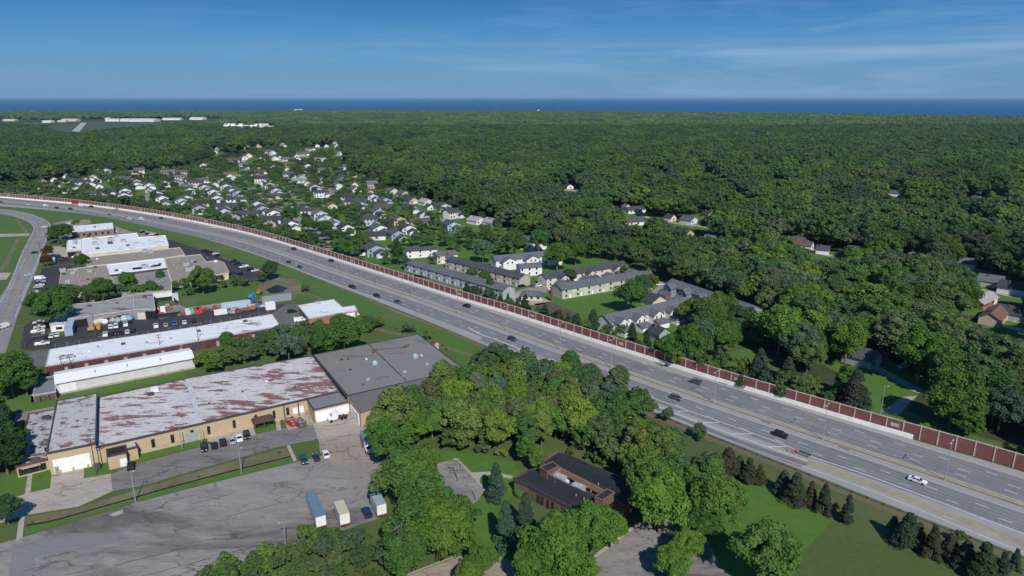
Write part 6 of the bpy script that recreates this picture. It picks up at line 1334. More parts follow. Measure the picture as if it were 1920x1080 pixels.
def proto(kind, name, cat, H_, mesh, r=.3):
    e = empty(name, (0,0,0)); o = bpy.data.objects.new('crown', mesh); COL.objects.link(o); o.parent = e
    trunk_mb(H_, r, hash(kind) % 97 if False else len(PROTO)+3, 0).build('trunk', M_bark, e); PROTO[kind] = [e, H_, False, mesh]
# unit trees: 14 m tall leafy, 11 m spruce, 3 m bush
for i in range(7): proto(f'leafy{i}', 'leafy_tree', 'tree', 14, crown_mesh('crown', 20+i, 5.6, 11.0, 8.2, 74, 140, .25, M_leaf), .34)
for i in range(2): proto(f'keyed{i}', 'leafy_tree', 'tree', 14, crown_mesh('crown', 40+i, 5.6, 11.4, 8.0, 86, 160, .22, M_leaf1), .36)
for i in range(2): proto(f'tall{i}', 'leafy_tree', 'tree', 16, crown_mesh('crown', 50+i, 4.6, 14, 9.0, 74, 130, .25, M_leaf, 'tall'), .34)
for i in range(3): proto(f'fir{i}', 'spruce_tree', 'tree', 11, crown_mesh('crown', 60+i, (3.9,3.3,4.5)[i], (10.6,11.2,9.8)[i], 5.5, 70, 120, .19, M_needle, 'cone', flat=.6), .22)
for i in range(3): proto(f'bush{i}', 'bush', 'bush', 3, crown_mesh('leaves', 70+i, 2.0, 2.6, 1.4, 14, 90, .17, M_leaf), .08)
TREES = []   # (x, y, scale, kind class, colour or None, label, group, rot, squash)
def T(px, py, rpx, kind='leafy', col=None, label=None, group=None, hs=1.0):
    """tree whose crown centre is seen at (px, py) with crown radius rpx photo pixels"""
    base = {'leafy':(8.2,5.6),'keyed':(8.0,5.6),'tall':(9.0,4.6),'fir':(5.5,3.4),'bush':(1.4,2.0)}[kind]
    g = GP(px, py); dist = g.y; s = 1.0
    for _ in range(4):
        g = GP(px, py, base[0]*s*hs); d = math.hypot(g.y, H-base[0]*s); s = rpx/FPX*d*1.0/base[1]
    TREES.append([g.x, g.y, s, kind, col, label, group, hs])
YG = (1.30,1.22,.9,1); DG = (.66,.80,.85,1); BG = (.95,1.08,1.15,1); RD = (1.1,.32,.65,1); OL = (1.2,1,1.1,1); BR = (1.35,.85,1.0,1); GY = (1.4,1.28,1.65,1)
# --- trees one can point to
for a in [
 (1240,935,50,'keyed',YG,'large yellow-green tree directly right of the black roofed office'),(1215,890,42,'keyed',(.95,1,.9,1),'mid green tree behind the right end of the office'),(1285,905,36,'keyed',(.85,.95,.9,1),'dark green tree right of the big yellow-green one'),
 (1345,940,46,'keyed',(1.0,1.05,.9,1),'broad green tree at the left edge of the bright lawn'),(1320,975,30,'keyed',(.8,.9,.9,1),'darker tree behind the small twin trees by the right lot'),(1443,1035,52,'keyed',(1.15,1.1,1,1),'lone spreading tree between the bright lawn and the field'),
 (1290,1015,26,'keyed',YG,'upper of two small bright trees in the right parking lot'),(1262,1050,30,'keyed',YG,'lower of two small bright trees in the right parking lot'),
 (1040,1025,52,'keyed',(1.1,1.15,.8,1),'wide bright green tree in front of the office, left one'),(1110,985,40,'keyed',(1.15,1.2,.85,1),'rounded bright tree in front of the office wall'),(1145,990,28,'keyed',(1.15,1.2,.85,1),'rightmost bright tree in front of the office'),
 (1000,1060,36,'keyed',(1.0,1.05,.8,1),'bright tree at the bottom edge below the office spruces'),(1075,1070,40,'keyed',(1.0,1.1,.8,1),'bright tree cut by the bottom edge beside the right lot'),
 (930,905,21,'fir',BG,'spruce on the lawn between the office and its parking lot'),(948,985,27,'fir',BG,'large blue-green spruce in front of the office'),(985,970,24,'fir',(.8,.85,.9,1),'darker spruce behind the large blue-green one'),
 (1005,857,16,'tall',(1.15,1.1,.9,1),'slim bright tree at the left rear corner of the office'),(985,840,18,'tall',(.8,.9,.9,1),'dark tall tree behind the left end of the office'),
 (757,895,46,'keyed',(.9,1.05,1.1,1),'leftmost big tree beside the parked box trucks'),(790,930,42,'keyed',(.9,1,1,1),'mid green tree between the lots, right of the trucks'),(820,985,50,'keyed',YG,'yellow-green tree right of the truck parking'),(852,1000,36,'keyed',YG,'yellow-green tree nearest the office lawn on its left'),(775,985,44,'keyed',(.85,1,1.2,1),'grey-green tree just right of the rightmost box truck'),(760,1040,36,'keyed',(.9,.95,1.2,1),'grey-green tree behind the transformer pole'),
 (790,868,26,'keyed',(.95,1.05,1.0,1),'tree at the upper left corner of the office lot'),(900,1050,26,'keyed',(.95,1,.9,1),'small tree on the verge of the bottom drive'),(880,1078,22,'keyed',(1.1,1.15,.9,1),'little bright tree at the bottom edge by the drive'),
 (735,775,40,'leafy',GY,'silvery white-green tree at the corner of the corrugated shed'),(725,825,36,'keyed',(1,1.1,.9,1),'green tree beside the grey box truck at the drive'),(870,790,34,'leafy',GY,'silvery tree in the middle of the central wood'),
 (238,527,15,'keyed',(.75,.95,.95,1),'round dark green crab apple in front of the plain grey unit'),(300,517,8,'tall',(.8,1,.9,1),'narrow dark tree in front of the red lift frames'),(190,543,20,'keyed',(.75,.9,.9,1),'dark tree at the front corner of the gravel roofed unit'),
 (280,535,9,'leafy',DG,'small pale tree in front of the grey unit wall'),(378,522,22,'keyed',(.95,.95,.9,1),'arching tree in front of the gravel roofed units'),(95,575,32,'keyed',(.8,.85,.85,1),'large dark tree left of the grey workshop'),(70,565,20,'keyed',(.8,.85,.85,1),'dark tree overhanging the street side left of the workshop'),
 (120,557,22,'leafy',DG,'dark tree behind the left end of the workshop roof'),(152,490,12,'keyed',(.75,.85,.8,1),'rounded dark tree at the corner of the cream plant wall'),(120,432,13,'leafy',DG,'bushy dark tree at the street bend, right one'),(105,438,13,'leafy',DG,'bushy dark tree at the street bend, left one'),(143,417,7,'leafy',(.7,1.1,1.1,1),'small blue-green tree behind the brown brick building'),
 (98,446,8,'keyed',RD,'dark red tree nearest the street bend'),(118,454,7,'keyed',RD,'dark red tree left of the plant office'),(90,470,9,'keyed',RD,'dark red tree above the tan forecourt'),(87,487,9,'keyed',RD,'dark red tree below the tan forecourt, nearest the street'),
 (573,540,9,'bush',(.7,.85,.9,1),'rounded bush on the verge right of the small pond'),(507,505,14,'leafy',(.8,.85,.9,1),'round tree at the end of the dark lot'),(425,635,14,'keyed',(.75,.95,.9,1),'dark tree standing in front of the red brick wall'),
 (645,625,32,'keyed',(.9,.95,.9,1),'large tree behind the grey warehouse, right of the orange building'),(605,640,26,'keyed',(.8,.9,.9,1),'dark tree between the orange building and the warehouse'),(540,650,24,'leafy',GY,'grey bare-limbed tree at the end of the red building'),
 (15,695,38,'keyed',(.8,.9,.85,1),'big dark tree at the left edge above the dirt road'),(45,710,24,'keyed',(.75,.85,.85,1),'dark tree beside the wooden shed at the left'),(5,845,34,'keyed',(.5,.6,.7,1),'dark tree at the left edge beside the low office wing'),(10,955,22,'leafy',(.7,.8,1.6,1),'grey leafless-looking tree at the left edge by the bridge'),
 (1184,553,26,'keyed',(.85,.9,.85,1),'big round tree on the lawn before the green row'),(1203,530,15,'leafy',(.8,1.1,1.3,1),'blue-green tree behind the big round lawn tree'),(1222,528,12,'leafy',(1,.85,.9,1),'olive tree right of the green row by the utility pole'),
 (745,474,13,'tall',(.8,.95,.85,1),'tall dark tree right of the large blue grey house'),(762,492,8,'tall',(.8,.9,.9,1),'slim tree at the left end of the long blue grey row'),(643,460,15,'keyed',(.6,.95,1.0,1),'dark blue-green tree at the street end by the wall'),(672,448,11,'keyed',(.8,.9,.85,1),'dark green tree beside the yellowish one in the front rows'),(683,446,9,'keyed',(1.8,1.15,.7,1),'yellow-olive tree in the front rows of the estate'),
 (755,432,5,'keyed',RD,'dark red tree between two white gabled houses'),(732,428,7,'tall',(.8,1,.9,1),'narrow tree left of the dark red one'),(610,427,13,'keyed',(.6,.95,.95,1),'round blue-green tree beside the street in the estate'),(577,420,12,'keyed',(.9,1,.8,1),'green tree left of the estate street end'),(545,402,14,'keyed',(.85,.95,.85,1),'spreading tree left of the estate street'),
 (872,493,9,'keyed',(1.05,1.05,.8,1),'light green tree before the tan row'),(908,520,11,'keyed',(.75,1,.85,1),'round dark tree hiding the middle of the tan row'),(885,512,10,'keyed',(.9,1,.85,1),'small rounded tree between the grey and tan rows'),(810,487,8,'keyed',(.85,1.05,.8,1),'small round tree inside the curved drive'),(920,535,9,'tall',(.7,.9,.9,1),'slim tree in front of the long blue grey row'),
 (905,470,17,'leafy',GY,'pale grey-green tree left of the white gabled row'),(965,458,20,'leafy',(1,.9,1,1),'tall olive tree behind the white gabled row'),(1010,452,18,'leafy',(.8,.95,1.1,1),'dark grey-green tree right of the cream house'),(1045,478,22,'keyed',(.85,.9,.85,1),'tall tree overhanging the right end of the white row'),(1080,470,20,'keyed',(.9,1,.85,1),'tall tree behind the cream row, left'),
 (1023,525,7,'leafy',(.9,.8,.9,1),'small olive tree at the left end of the cream row'),(1070,515,12,'leafy',(1,.95,1,1),'olive tree in front of the cream row garages'),(1082,540,8,'leafy',(1,1,1.4,1),'pale thin tree in front of the green row'),(1172,508,9,'keyed',(1,1.1,.9,1),'light tree between the cream and green rows'),
 (1295,640,32,'keyed',(.85,.9,.85,1),'large dark tree right of the white garaged row'),(1260,650,24,'keyed',(.95,1.0,.85,1),'green tree behind the noise wall beside the teal shed'),(1335,600,28,'keyed',(1.0,1.05,.85,1),'bright tree in front of the blue gabled row'),(1300,580,22,'leafy',(1,.9,1.2,1),'grey-olive tree before the blue row'),(1370,575,16,'tall',(1.1,1.15,.8,1),'bright tree above the roof of the blue row'),
 (1355,630,30,'keyed',(.85,.95,.85,1),'dark tree left of the round lawn behind the wall'),(1590,635,36,'keyed',(1.05,1.1,.8,1),'large bright tree behind the dark lawn shade at right'),(1465,610,42,'keyed',(1.15,1.15,.8,1),'large yellow-green tree right of the round lawn'),(1525,650,26,'leafy',(1,.9,1,1),'olive tree behind the small lawn at right'),
 (1730,660,44,'keyed',(1,1.05,.8,1),'large green tree above the cars at the far right'),(1790,745,44,'keyed',(1.05,1.1,.8,1),'large tree casting shade over the paved pad'),(1880,765,34,'leafy',(.7,.9,1,1),'dark open tree right of the shaded pad'),(1820,790,24,'leafy',(.75,1,.85,1),'dark bush-like tree beside the open one'),(1690,560,28,'keyed',(.9,1,1,1),'grey-green tree in front of the long low building'),(1795,635,28,'keyed',(1,1.15,.8,1),'bright tree below the board fence'),
 (1635,490,26,'keyed',(1.25,1.05,.8,1),'yellowish tree right of the large white house'),(1780,480,22,'keyed',(1.1,1,.8,1),'bright tree left of the steep white gable'),(1715,497,18,'leafy',BR,'brownish tree in front of the tan house'),(1805,560,32,'keyed',(.9,.95,.85,1),'big tree with bare trunk at the far right'),
 (1252,775,11,'leafy',GY,'sparse pale sapling at the guardrail beside the gore stripes, left one'),(1312,806,12,'leafy',GY,'sparse pale sapling at the guardrail beside the gore stripes, right one'),(1605,735,26,'fir',(1.0,.75,.8,1),'large dark spruce beside the driveway behind the wall'),(1425,688,20,'fir',(.8,.8,.8,1),'dark spruce right of the round lawn'),(1478,692,14,'fir',(1,.75,.8,1),'pointed spruce behind the wall at right'),(1112,600,12,'fir',(.8,.8,.8,1),'lone dark spruce left of the white garaged row'),(1022,586,10,'fir',(.75,.8,.8,1),'spruce beside the dark sports court'),(1048,595,9,'fir',(.75,.8,.8,1),'small spruce at the end of the court'),
 (1065,600,9,'fir',(.75,.8,.8,1),'small spruce second from the court'),(1082,603,10,'fir',(.75,.8,.8,1),'small spruce third from the court'),(1185,628,15,'fir',(1,.7,.75,1),'dark reddish spruce in front of the white row'),(1213,636,10,'fir',(.85,.9,1,1),'blue-green spruce left of the teal shed'),(923,560,9,'fir',(.75,.85,.85,1),'dark spruce between the pool and the wall'),(875,545,9,'fir',(.75,.8,.8,1),'dark spruce behind the wall, left of the pool'),
 (985,570,11,'fir',(.7,.85,.8,1),'dark spruce below the pool'),(970,575,9,'fir',(.75,.85,.8,1),'spruce left of the one below the pool'),(890,550,8,'fir',(.7,.85,.8,1),'spruce second from left behind the wall'),(1232,650,12,'fir',(.6,.6,.7,1),'near black spruce against the teal shed')]:
    T(*a)
CONI = [(1315,873,13,(1.2,.75,.9,1)),(1340,870,14,(1.0,1.15,1.6,1)),(1365,865,16,(1.2,.8,.9,1)),(1386,875,14,(.95,1.25,1.7,1)),(1405,880,15,(1.2,.8,.9,1)),(1425,888,15,(1.15,.9,.8,1)),(1470,905,16,(.95,1.15,1.5,1)),(1492,918,16,(.95,.9,1,1)),(1521,925,17,(1.25,.85,.8,1)),(1546,938,17,(.8,.85,.8,1)),(1590,957,20,(.85,.8,.9,1)),(1675,985,13,(1,1.2,1.7,1)),(1703,995,18,(.85,.85,.9,1)),(1722,1003,17,(1.05,.85,.8,1)),(1750,1016,18,(1,.85,.9,1)),(1782,1026,20,(1.05,.85,.8,1)),(1812,1038,19,(.9,.85,.8,1)),(1845,1052,20,(1,.9,.8,1)),(1880,1066,20,(.85,.85,.8,1)),(1905,1050,12,(.9,1.1,1.5,1)),(640,918+90,12,(1.2,.8,.8,1))]
for k, (px, py, r_, c) in enumerate(CONI): T(px, py+(k%3)*2-2, r_*(.78+.09*((k*7)%5)), 'fir', c, (f'spruce in the row below the guardrail, {ordw(k)} from the left' if k < 20 else 'small thin spruce between the trailer and the hedge'), 'spruces below the guardrail' if k < 20 else None)
# --- woods and thickets: bases scattered inside outlines (photo pixels on the ground)
def inside(px, py, poly):
    x, y = np.asarray(px), np.asarray(py); c = np.zeros(x.shape, bool); n = len(poly); j = n-1
    for i in range(n):
        xi, yi = poly[i]; xj, yj = poly[j]
        c ^= ((yi > y) != (yj > y)) & (x < (xj-xi)*(y-yi)/((yj-yi) or 1e-9)+xi); j = i
    return c
def PXn(X, Y):
    c, s = math.cos(TH), math.sin(TH); d = Y*c+H*s; up = Y*s-H*c; return 960+FPX*X/d, 540-FPX*up/d
def scatter(poly, step, jit=.45, z=0.):
    P = [GP(*p) for p in poly]; x0, x1 = min(p.x for p in P), max(p.x for p in P); y0, y1 = min(p.y for p in P), max(p.y for p in P)
    nx, ny = int((x1-x0)/step)+2, int((y1-y0)/step)+2
    X, Y = np.meshgrid(np.arange(nx)*step+x0, np.arange(ny)*step+y0); X[1::2] += step/2
    X = X.ravel()+rng.uniform(-jit, jit, X.size)*step; Y = Y.ravel()+rng.uniform(-jit, jit, Y.size)*step
    a, b = PXn(X, Y); k = inside(a, b, poly); return X[k], Y[k]
def near_explicit(x, y, f=.8):
    for t in TREES:
        if t[5] and (t[0]-x)**2+(t[1]-y)**2 < (f*5.0*t[2])**2: return True
    return False
def copse(poly, step, smin, smax, kinds, where, tones=None, keep=1.0):
    X, Y = scatter(poly, step)
    for x, y in zip(X, Y):
        if random.random() > keep or near_explicit(x, y, .75): continue
        TREES.append([x, y, random.uniform(smin, smax), random.choice(kinds), random.choice(tones) if tones else None, None, where, 1.0])
LM = ['leafy']*3+['tall']
NT = [(1.1,1.1,1,1),(1.2,1.2,.9,1),(.92,1.02,1,1),(1.35,1.25,.95,1),(1.1,1.12,1.25,1),(1.15,1.0,1.1,1)]
copse([(722,795),(745,762),(800,745),(905,722),(960,730),(1010,748),(1100,778),(1180,815),(1225,850),(1262,872),(1262,888),(1240,905),(1195,885),(1180,862),(1062,842),(1020,850),(990,880),(975,868),(930,850),(880,840),(800,835),(760,845),(712,840)], 6.0, .52, 1.0, LM+['tall','keyed'], 'central wood', NT)
copse([(900,705),(940,690),(1000,705),(1100,742),(1170,775),(1195,795),(1180,812),(1100,780),(960,735)], 6.4, .75, 1.05, LM, 'central wood', [(.95,1.05,1.25,1),(1.1,1.15,1,1),(1.2,1.15,1.3,1)])
copse([(775,935),(800,930),(825,970),(868,1010),(872,1035),(810,1052),(775,1055),(762,1020)], 6.0, .6, .85, LM, 'tree group left of the office', NT)
copse([(370,1105),(430,1078),(507,1046),(592,1027),(650,1016),(725,998),(745,1008),(760,1060),(740,1090),(600,1160),(400,1200)], 3.3, .30, .50, ['leafy','leafy','bush'], 'hedge below the big lot', [(1.15,1.2,.85,1),(1.0,1.08,.9,1),(1.3,1.28,.85,1)])
copse([(365,708),(372,685),(430,668),(500,640),(560,625),(640,612),(700,612),(722,622),(660,642),(586,662),(470,688),(400,702)], 5.0, .34, .58, LM, 'thicket behind the factory', [(1,1,1.1,1),(.85,.95,1,1),(1.1,1,1.3,1),(1.3,1.1,1.6,1)])
copse([(700,612),(760,612),(810,632),(860,660),(840,668),(790,628),(722,622)], 6, .25, .42, ['leafy','bush'], 'scrub beside the warehouse', [(1.3,1.1,1.4,1),(1,1,1,1)])
copse([(290,548),(340,540),(400,532),(470,528),(500,524),(505,530),(460,540),(400,548),(330,560),(295,562)], 5.2, .3, .48, ['leafy','bush'], 'hedgerow behind the gravel roofs', NT)
copse([(80,560),(150,556),(230,552),(290,549),(290,558),(200,566),(140,574),(90,590)], 6.5, .45, .65, ['leafy'], 'trees behind the workshop', [(.85,.9,.85,1),(.75,.85,.85,1)])
copse([(-60,690),(40,690),(62,705),(60,745),(-60,760)], 8, .7, .95, LM, 'trees at the left edge', [(.85,.95,.9,1)])
copse([(-80,800),(-5,805),(22,850),(20,880),(-80,890)], 8, .7, .95, LM, 'trees at the left edge', [(.6,.7,.8,1)])
copse([(1250,845),(1330,870),(1430,905),(1560,965),(1640,985),(1700,1000),(1660,960),(1540,905),(1400,850),(1300,815),(1230,780)], 9, .18, .32, ['bush','leafy'], 'scrub on the highway bank', [(1.2,1.05,1.0,1),(1,1,1,1)], .5)
copse([(1690,1010),(1760,1035),(1900,1100),(1960,1110),(1900,1050),(1800,1010)], 7, .2, .34, ['bush','leafy'], 'scrub on the highway bank', [(1.2,1.05,1.0,1),(1,1,1,1)], .6)
copse([(1210,845),(1330,905),(1330,960),(1250,975),(1195,960)], 7.5, .75, 1.0, LM, 'trees right of the office', NT, .9)
copse([(712,836),(800,832),(880,838),(935,848),(978,866),(995,884),(985,892),(960,868),(900,850),(800,842),(712,848)], 3.6, .7, 1.5, ['bush','bush','leafy'], 'undergrowth at the wood edge', [(.95,.95,.9,1),(.8,.9,.8,1),(1.1,1,1,1)])
TREES[:] = [t if not (t[6] == 'undergrowth at the wood edge' and t[3] == 'leafy') else t[:2]+[t[2]*.42]+t[3:] for t in TREES]
copse([(1060,838),(1180,862),(1200,882),(1190,900),(1110,866),(1060,848)], 4.2, .7, 1.3, ['bush'], 'undergrowth at the wood edge', [(.8,.9,.8,1)])
copse([(1010,842),(1060,832),(1180,868),(1200,885),(1188,905),(1100,865)], 8, .55, .8, LM, 'central wood', NT)
# strip just behind the noise wall
sx = [(x, y-8) for x, y in WALLPX if 540 < x < 1800]; sy = [(x, y-17) for x, y in WALLPX if 540 < x < 1800][::-1]
copse([(x, y) for x, y in sx if x > 840]+[(x, y) for x, y in sy if x > 840], 5.2, .25, .5, ['leafy','bush','fir'], 'shrubs behind the noise wall', NT, .62)
copse([(1260,690),(1340,712),(1500,760),(1600,785),(1590,760),(1500,735),(1390,705),(1290,672)], 6, .4, .7, LM+['fir'], 'trees behind the wall, right', NT, .8)
copse([(100,377),(240,390),(290,398),(350,410),(350,402),(250,380),(100,368)], 6, .3, .5, ['leafy'], 'trees along the wall, far left', [(.85,.95,.9,1)])
copse([(480,436),(540,452),(600,470),(640,474),(600,455),(520,432),(470,424)], 6.5, .3, .5, ['leafy'], 'trees along the wall, far left', [(.85,.95,.9,1)], .7)
copse([(900,556),(960,578),(1040,605),(1120,630),(1180,645),(1180,632),(1090,612),(1000,584),(930,556),(890,545)], 5, .28, .5, ['leafy','fir','bush'], 'shrubs behind the noise wall', [(.85,.95,.95,1),(1,1,1,1)], .8)
copse([(55,975),(147,952),(270,914),(400,876),(530,841),(540,850),(480,868),(400,890),(255,930),(60,988)], 5.0, .10, .24, ['bush'], 'weeds of the ditch', [(1.2,1.1,1.1,1),(1,1,1,1)], .5)
copse([(30,415),(46,428),(56,436),(50,440),(36,425)], 4, .12, .2, ['bush'], 'reeds by the creek', [(1,1,1.4,1)], .7)
# --- the great forest beyond, thinned where the photo shows houses, lawns and streets
CL = [np.array(c) for c in CLEAR]; CX = np.array([c[0] for c in CLEAR]); CY = np.array([c[1] for c in CLEAR]); CR = np.array([c[2] for c in CLEAR]); CK = np.array([c[3] for c in CLEAR])
SUBP = [(-100,362),(90,340),(160,330),(330,318),(400,300),(480,282),(560,275),(640,285),(660,320),(700,345),(760,362),(850,388),(905,412),(970,440),(1000,455),(960,500),(880,560),(700,505),(480,438),(240,390),(-100,360)]
TOWNP = [(757,470),(815,466),(860,474),(925,486),(1050,477),(1170,497),(1222,516),(1262,531),(1428,586),(1420,600),(1300,600),(1330,625),(1240,665),(1120,640),(1000,600),(860,556)]
OPENP = [[(1345,655),(1405,648),(1440,660),(1500,715),(1520,758),(1420,735),(1340,705)],[(1570,655),(1600,658),(1660,680),(1620,692),(1580,680)],[(1615,735),(1680,705),(1750,740),(1790,772),(1850,800),(1960,860),(1990,900),(1800,845),(1600,785)],
 [(1440,690),(1540,735),(1530,770),(1430,738)],[(1770,570),(1905,585),(1960,600),(1940,625),(1800,625),(1770,600)],[(1795,545),(1860,545),(1920,585),(1910,600),(1850,572)],[(1475,470),(1530,470),(1600,490),(1640,500),(1620,510),(1560,498),(1480,478)],[(1640,500),(1700,495),(1760,505),(1840,525),(1920,555),(1920,572),(1850,545),(1760,525),(1650,512)],
 [(1118,395),(1180,405),(1200,402),(1250,420),(1310,440),(1300,448),(1230,432),(1170,416),(1118,402)],[(1185,395),(1215,398),(1215,408),(1180,404)],[(1240,575),(1425,585),(1400,605),(1250,600)],
 [(-30,224),(40,224),(110,226),(200,223),(330,222),(410,222),(415,232),(330,236),(310,244),(240,254),(120,262),(76,250),(80,240),(30,236),(-30,236)],[(405,248),(430,236),(525,236),(515,250)],[(1680,246),(1690,238),(1730,238),(1730,247)],[(1390,660),(1420,655),(1430,680)]]
WALLN = [(x, y-5) for x, y in WALLPX]
FAR_T = []
def forest():
    global FAR_T
    outer = [(-420,240)]+[(-420,362)]+[(x, y) for x, y in WALLN]+[(2350,1060),(2350,236)]
    out = []
    for (ylo, yhi, step) in ((150,430,9.8),(430,800,10.6),(800,1350,11.4),(1350,2300,12.4)):
        hw = (yhi*1.02+90)
        nx, ny = int(2*hw/step), int((yhi-ylo)/step)
        X, Y = np.meshgrid(np.arange(nx)*step-hw, np.arange(ny)*step+ylo); X[1::2] += step/2
        X = X.ravel()+rng.uniform(-.42,.42,X.size)*step; Y = Y.ravel()+rng.uniform(-.42,.42,Y.size)*step
        k = np.abs(X) < Y*.82+60; X, Y = X[k], Y[k]
        a, b = PXn(X, Y)
        ow = [(-2000,362.5)]+[(x, y-4.5-(17*min(1, max(0, (x-500)/700)))) for x, y in WALLPX]+[(2500,1080),(2600,180),(-2000,180)]
        k = inside(a, b, ow)
        if ylo > 500 or True: pass
        X, Y, a, b = X[k], Y[k], a[k], b[k]; keep = np.ones(len(X), bool)
        for p in OPENP: keep &= ~inside(a, b, p)
        sub = inside(a, b, SUBP); town = inside(a, b, TOWNP)
        keep &= ~(sub & (rng.random(len(X)) > .92)); keep &= ~town
        X, Y, sub = X[keep], Y[keep], sub[keep]
        # houses: nothing on them, and open front yards on the side that looks towards the camera
        bad = np.zeros(len(X), bool)
        ux = CX/np.hypot(CX, CY); uy = CY/np.hypot(CX, CY); dx = X[:,None]-CX; dy = Y[:,None]-CY
        al = -(dx*ux+dy*uy); la = np.abs(dx*uy-dy*ux); lim = np.where(CK == 0, np.where(CY > 800, 22, 16), np.where(CK == 2, 20, np.where(CY > 800, 125, np.where(CY > 560, 84, 40))))
        bad |= ((al > 0) & (al < lim) & (la < CR-np.where(CK == 1, -3.5, -.5))).any(1) | (dx*dx+dy*dy < (CR+np.where(CK == 0, 1.0, 3.0))**2).any(1)
        X, Y, sub = X[~bad], Y[~bad], sub[~bad]
        # streets
        st_ = []
        out.append((X, Y, sub))
    X = np.concatenate([o[0] for o in out]); Y = np.concatenate([o[1] for o in out]); sub = np.concatenate([o[2] for o in out])
    S_ = np.where(sub, rng.uniform(.36,.74,len(X)), rng.uniform(.80,1.62,len(X))**1.0*np.where(Y > 700, 1.12, 1.0))
    # the wood is taller in some stands than others
    S_ *= 1+.13*np.sin(X*.011+1.3)*np.cos(Y*.009)
    ex = np.array([(t[0], t[1], t[2]) for t in TREES if t[5]]); dd = np.sqrt((X[:,None]-ex[:,0])**2+(Y[:,None]-ex[:,1])**2); k = ~(dd < 4.2*ex[:,2]).any(1)
    # thin out trees standing right in front of labelled trees
    X, Y, S_, sub = X[k], Y[k], S_[k], sub[k]
    # streets stay open
    sp = [GP(x, y) for q in ([(622,468),(600,441),(575,424),(560,412),(545,404),(533,398),(515,384),(498,372),(480,362),(470,352)],[(268,382),(273,373),(276,366)],[(765,391),(790,398),(815,408),(850,420),(875,430)],[(630,464),(680,461),(730,466)],[(600,371),(615,366),(625,360)],[(517,383),(560,381),(600,377)]) for x, y in q]
    sx_ = np.array([p.x for p in sp]); sy_ = np.array([p.y for p in sp]); d = np.sqrt((X[:,None]-sx_)**2+(Y[:,None]-sy_)**2); k = ~(d < 13).any(1)
    X, Y, S_, sub = X[k], Y[k], S_[k], sub[k]
    return X, Y, S_, sub
FX, FY, FS, FSUB = forest()
# ---- the leafy trees that show largest stand as things of their own, the rest is one mass of wood
cand = []
for i, t in enumerate(TREES): cand.append((t[2]*5.6/math.hypot(t[1], H) * (3 if t[5] else 1), 0, i))
for i in range(len(FX)): cand.append((FS[i]*5.6/math.hypot(FY[i], H), 1, i))
ind = {'leafy':[], 'fir':[], 'bush':[]}; rest = []
def cls(k): return 'fir' if k == 'fir' else 'bush' if k == 'bush' else 'leafy'
for v, src, i in sorted(cand, reverse=True):
    if src == 0: t = TREES[i]
    else: t = [FX[i], FY[i], FS[i], random.choice(LM), None, None, 'estate' if FSUB[i] else 'forest', .86]
    px, py = PX(t[0], t[1], 6*t[2])
    if not (-60 < px < 1980 and py < 1130): 
        rest.append(t); continue
    c = cls(t[3])
    if len(ind[c]) < 300: ind[c].append(t)
    else: rest.append(t)
def zone_of(t):
    px, py = PX(t[0], t[1]); 
    if t[6] not in ('forest','estate'): return t[6]
    if t[6] == 'estate': return 'estate gardens'
    if px > 1500 and py > 560: return 'wood behind the wall, lower right'
    if px > 1500: return 'wood around the houses at right'
    if px > 1180: return 'wood beside the blue gabled row'
    return 'wood behind the town houses'
TWD = lambda c: 'green' if c is None else ('dark green' if c[0]+c[1] < 1.85 else 'yellow-green' if c[0] > 1.08 and c[2] < 1.2 else 'grey-green' if c[2] > 1.2 else 'mid green')
KN2 = {'leafy':'leafy tree','fir':'spruce','bush':'bush'}; NAMES = {'leafy':['leafy0','leafy1','leafy2','leafy3','leafy4','leafy5','leafy6'],'keyed':['keyed0','keyed1'],'tall':['tall0','tall1'],'fir':['fir0','fir1','fir2'],'bush':['bush0','bush1','bush2']}
lab_cnt = {}
for c, L_ in ind.items():
    zs = {}
    for t in L_:
        if not t[5]: zs.setdefault((zone_of(t), TWD(t[4])), []).append(t)
    for (z_, tw), ts in zs.items():
        ts.sort(key=lambda t: PX(t[0], t[1])[0])
        for j, t in enumerate(ts): t[5] = (f'{tw} {KN2[c]} in the {z_}' + (f', {ordw(j)} from left' if len(ts) > 1 else '')) if len(ts) < 99 else f'one of the {tw} crowns in the {z_}'; t[6] = z_
    for t in L_:
        k = random.choice(NAMES[t[3]]); e, H_, u, me = PROTO[k]
        if not u: r = e; PROTO[k][2] = True
        else: r = dup(e, (0,0,0), 0)
        r.location = (t[0], t[1], 0.02); s = t[2]; r.scale = (s*random.uniform(.93,1.07), s*random.uniform(.93,1.07), s*t[7]*random.uniform(.94,1.08)); r.rotation_euler = (0, 0, random.uniform(0, 6.28))
        for ch in r.children:
            if ch.name.startswith(('crown','leaves')): ch.color = (*[v*random.uniform(.93,1.07) for v in (t[4] or (1,1,1))[:3]], 1)
        tag(r, t[5], 'bush' if c == 'bush' else 'tree', t[6] if t[6] else 'trees that stand out one by one')
for k, (e, H_, u, me) in PROTO.items():
    if not u:
        for ch in list(e.children): bpy.data.objects.remove(ch)
        bpy.data.objects.remove(e)
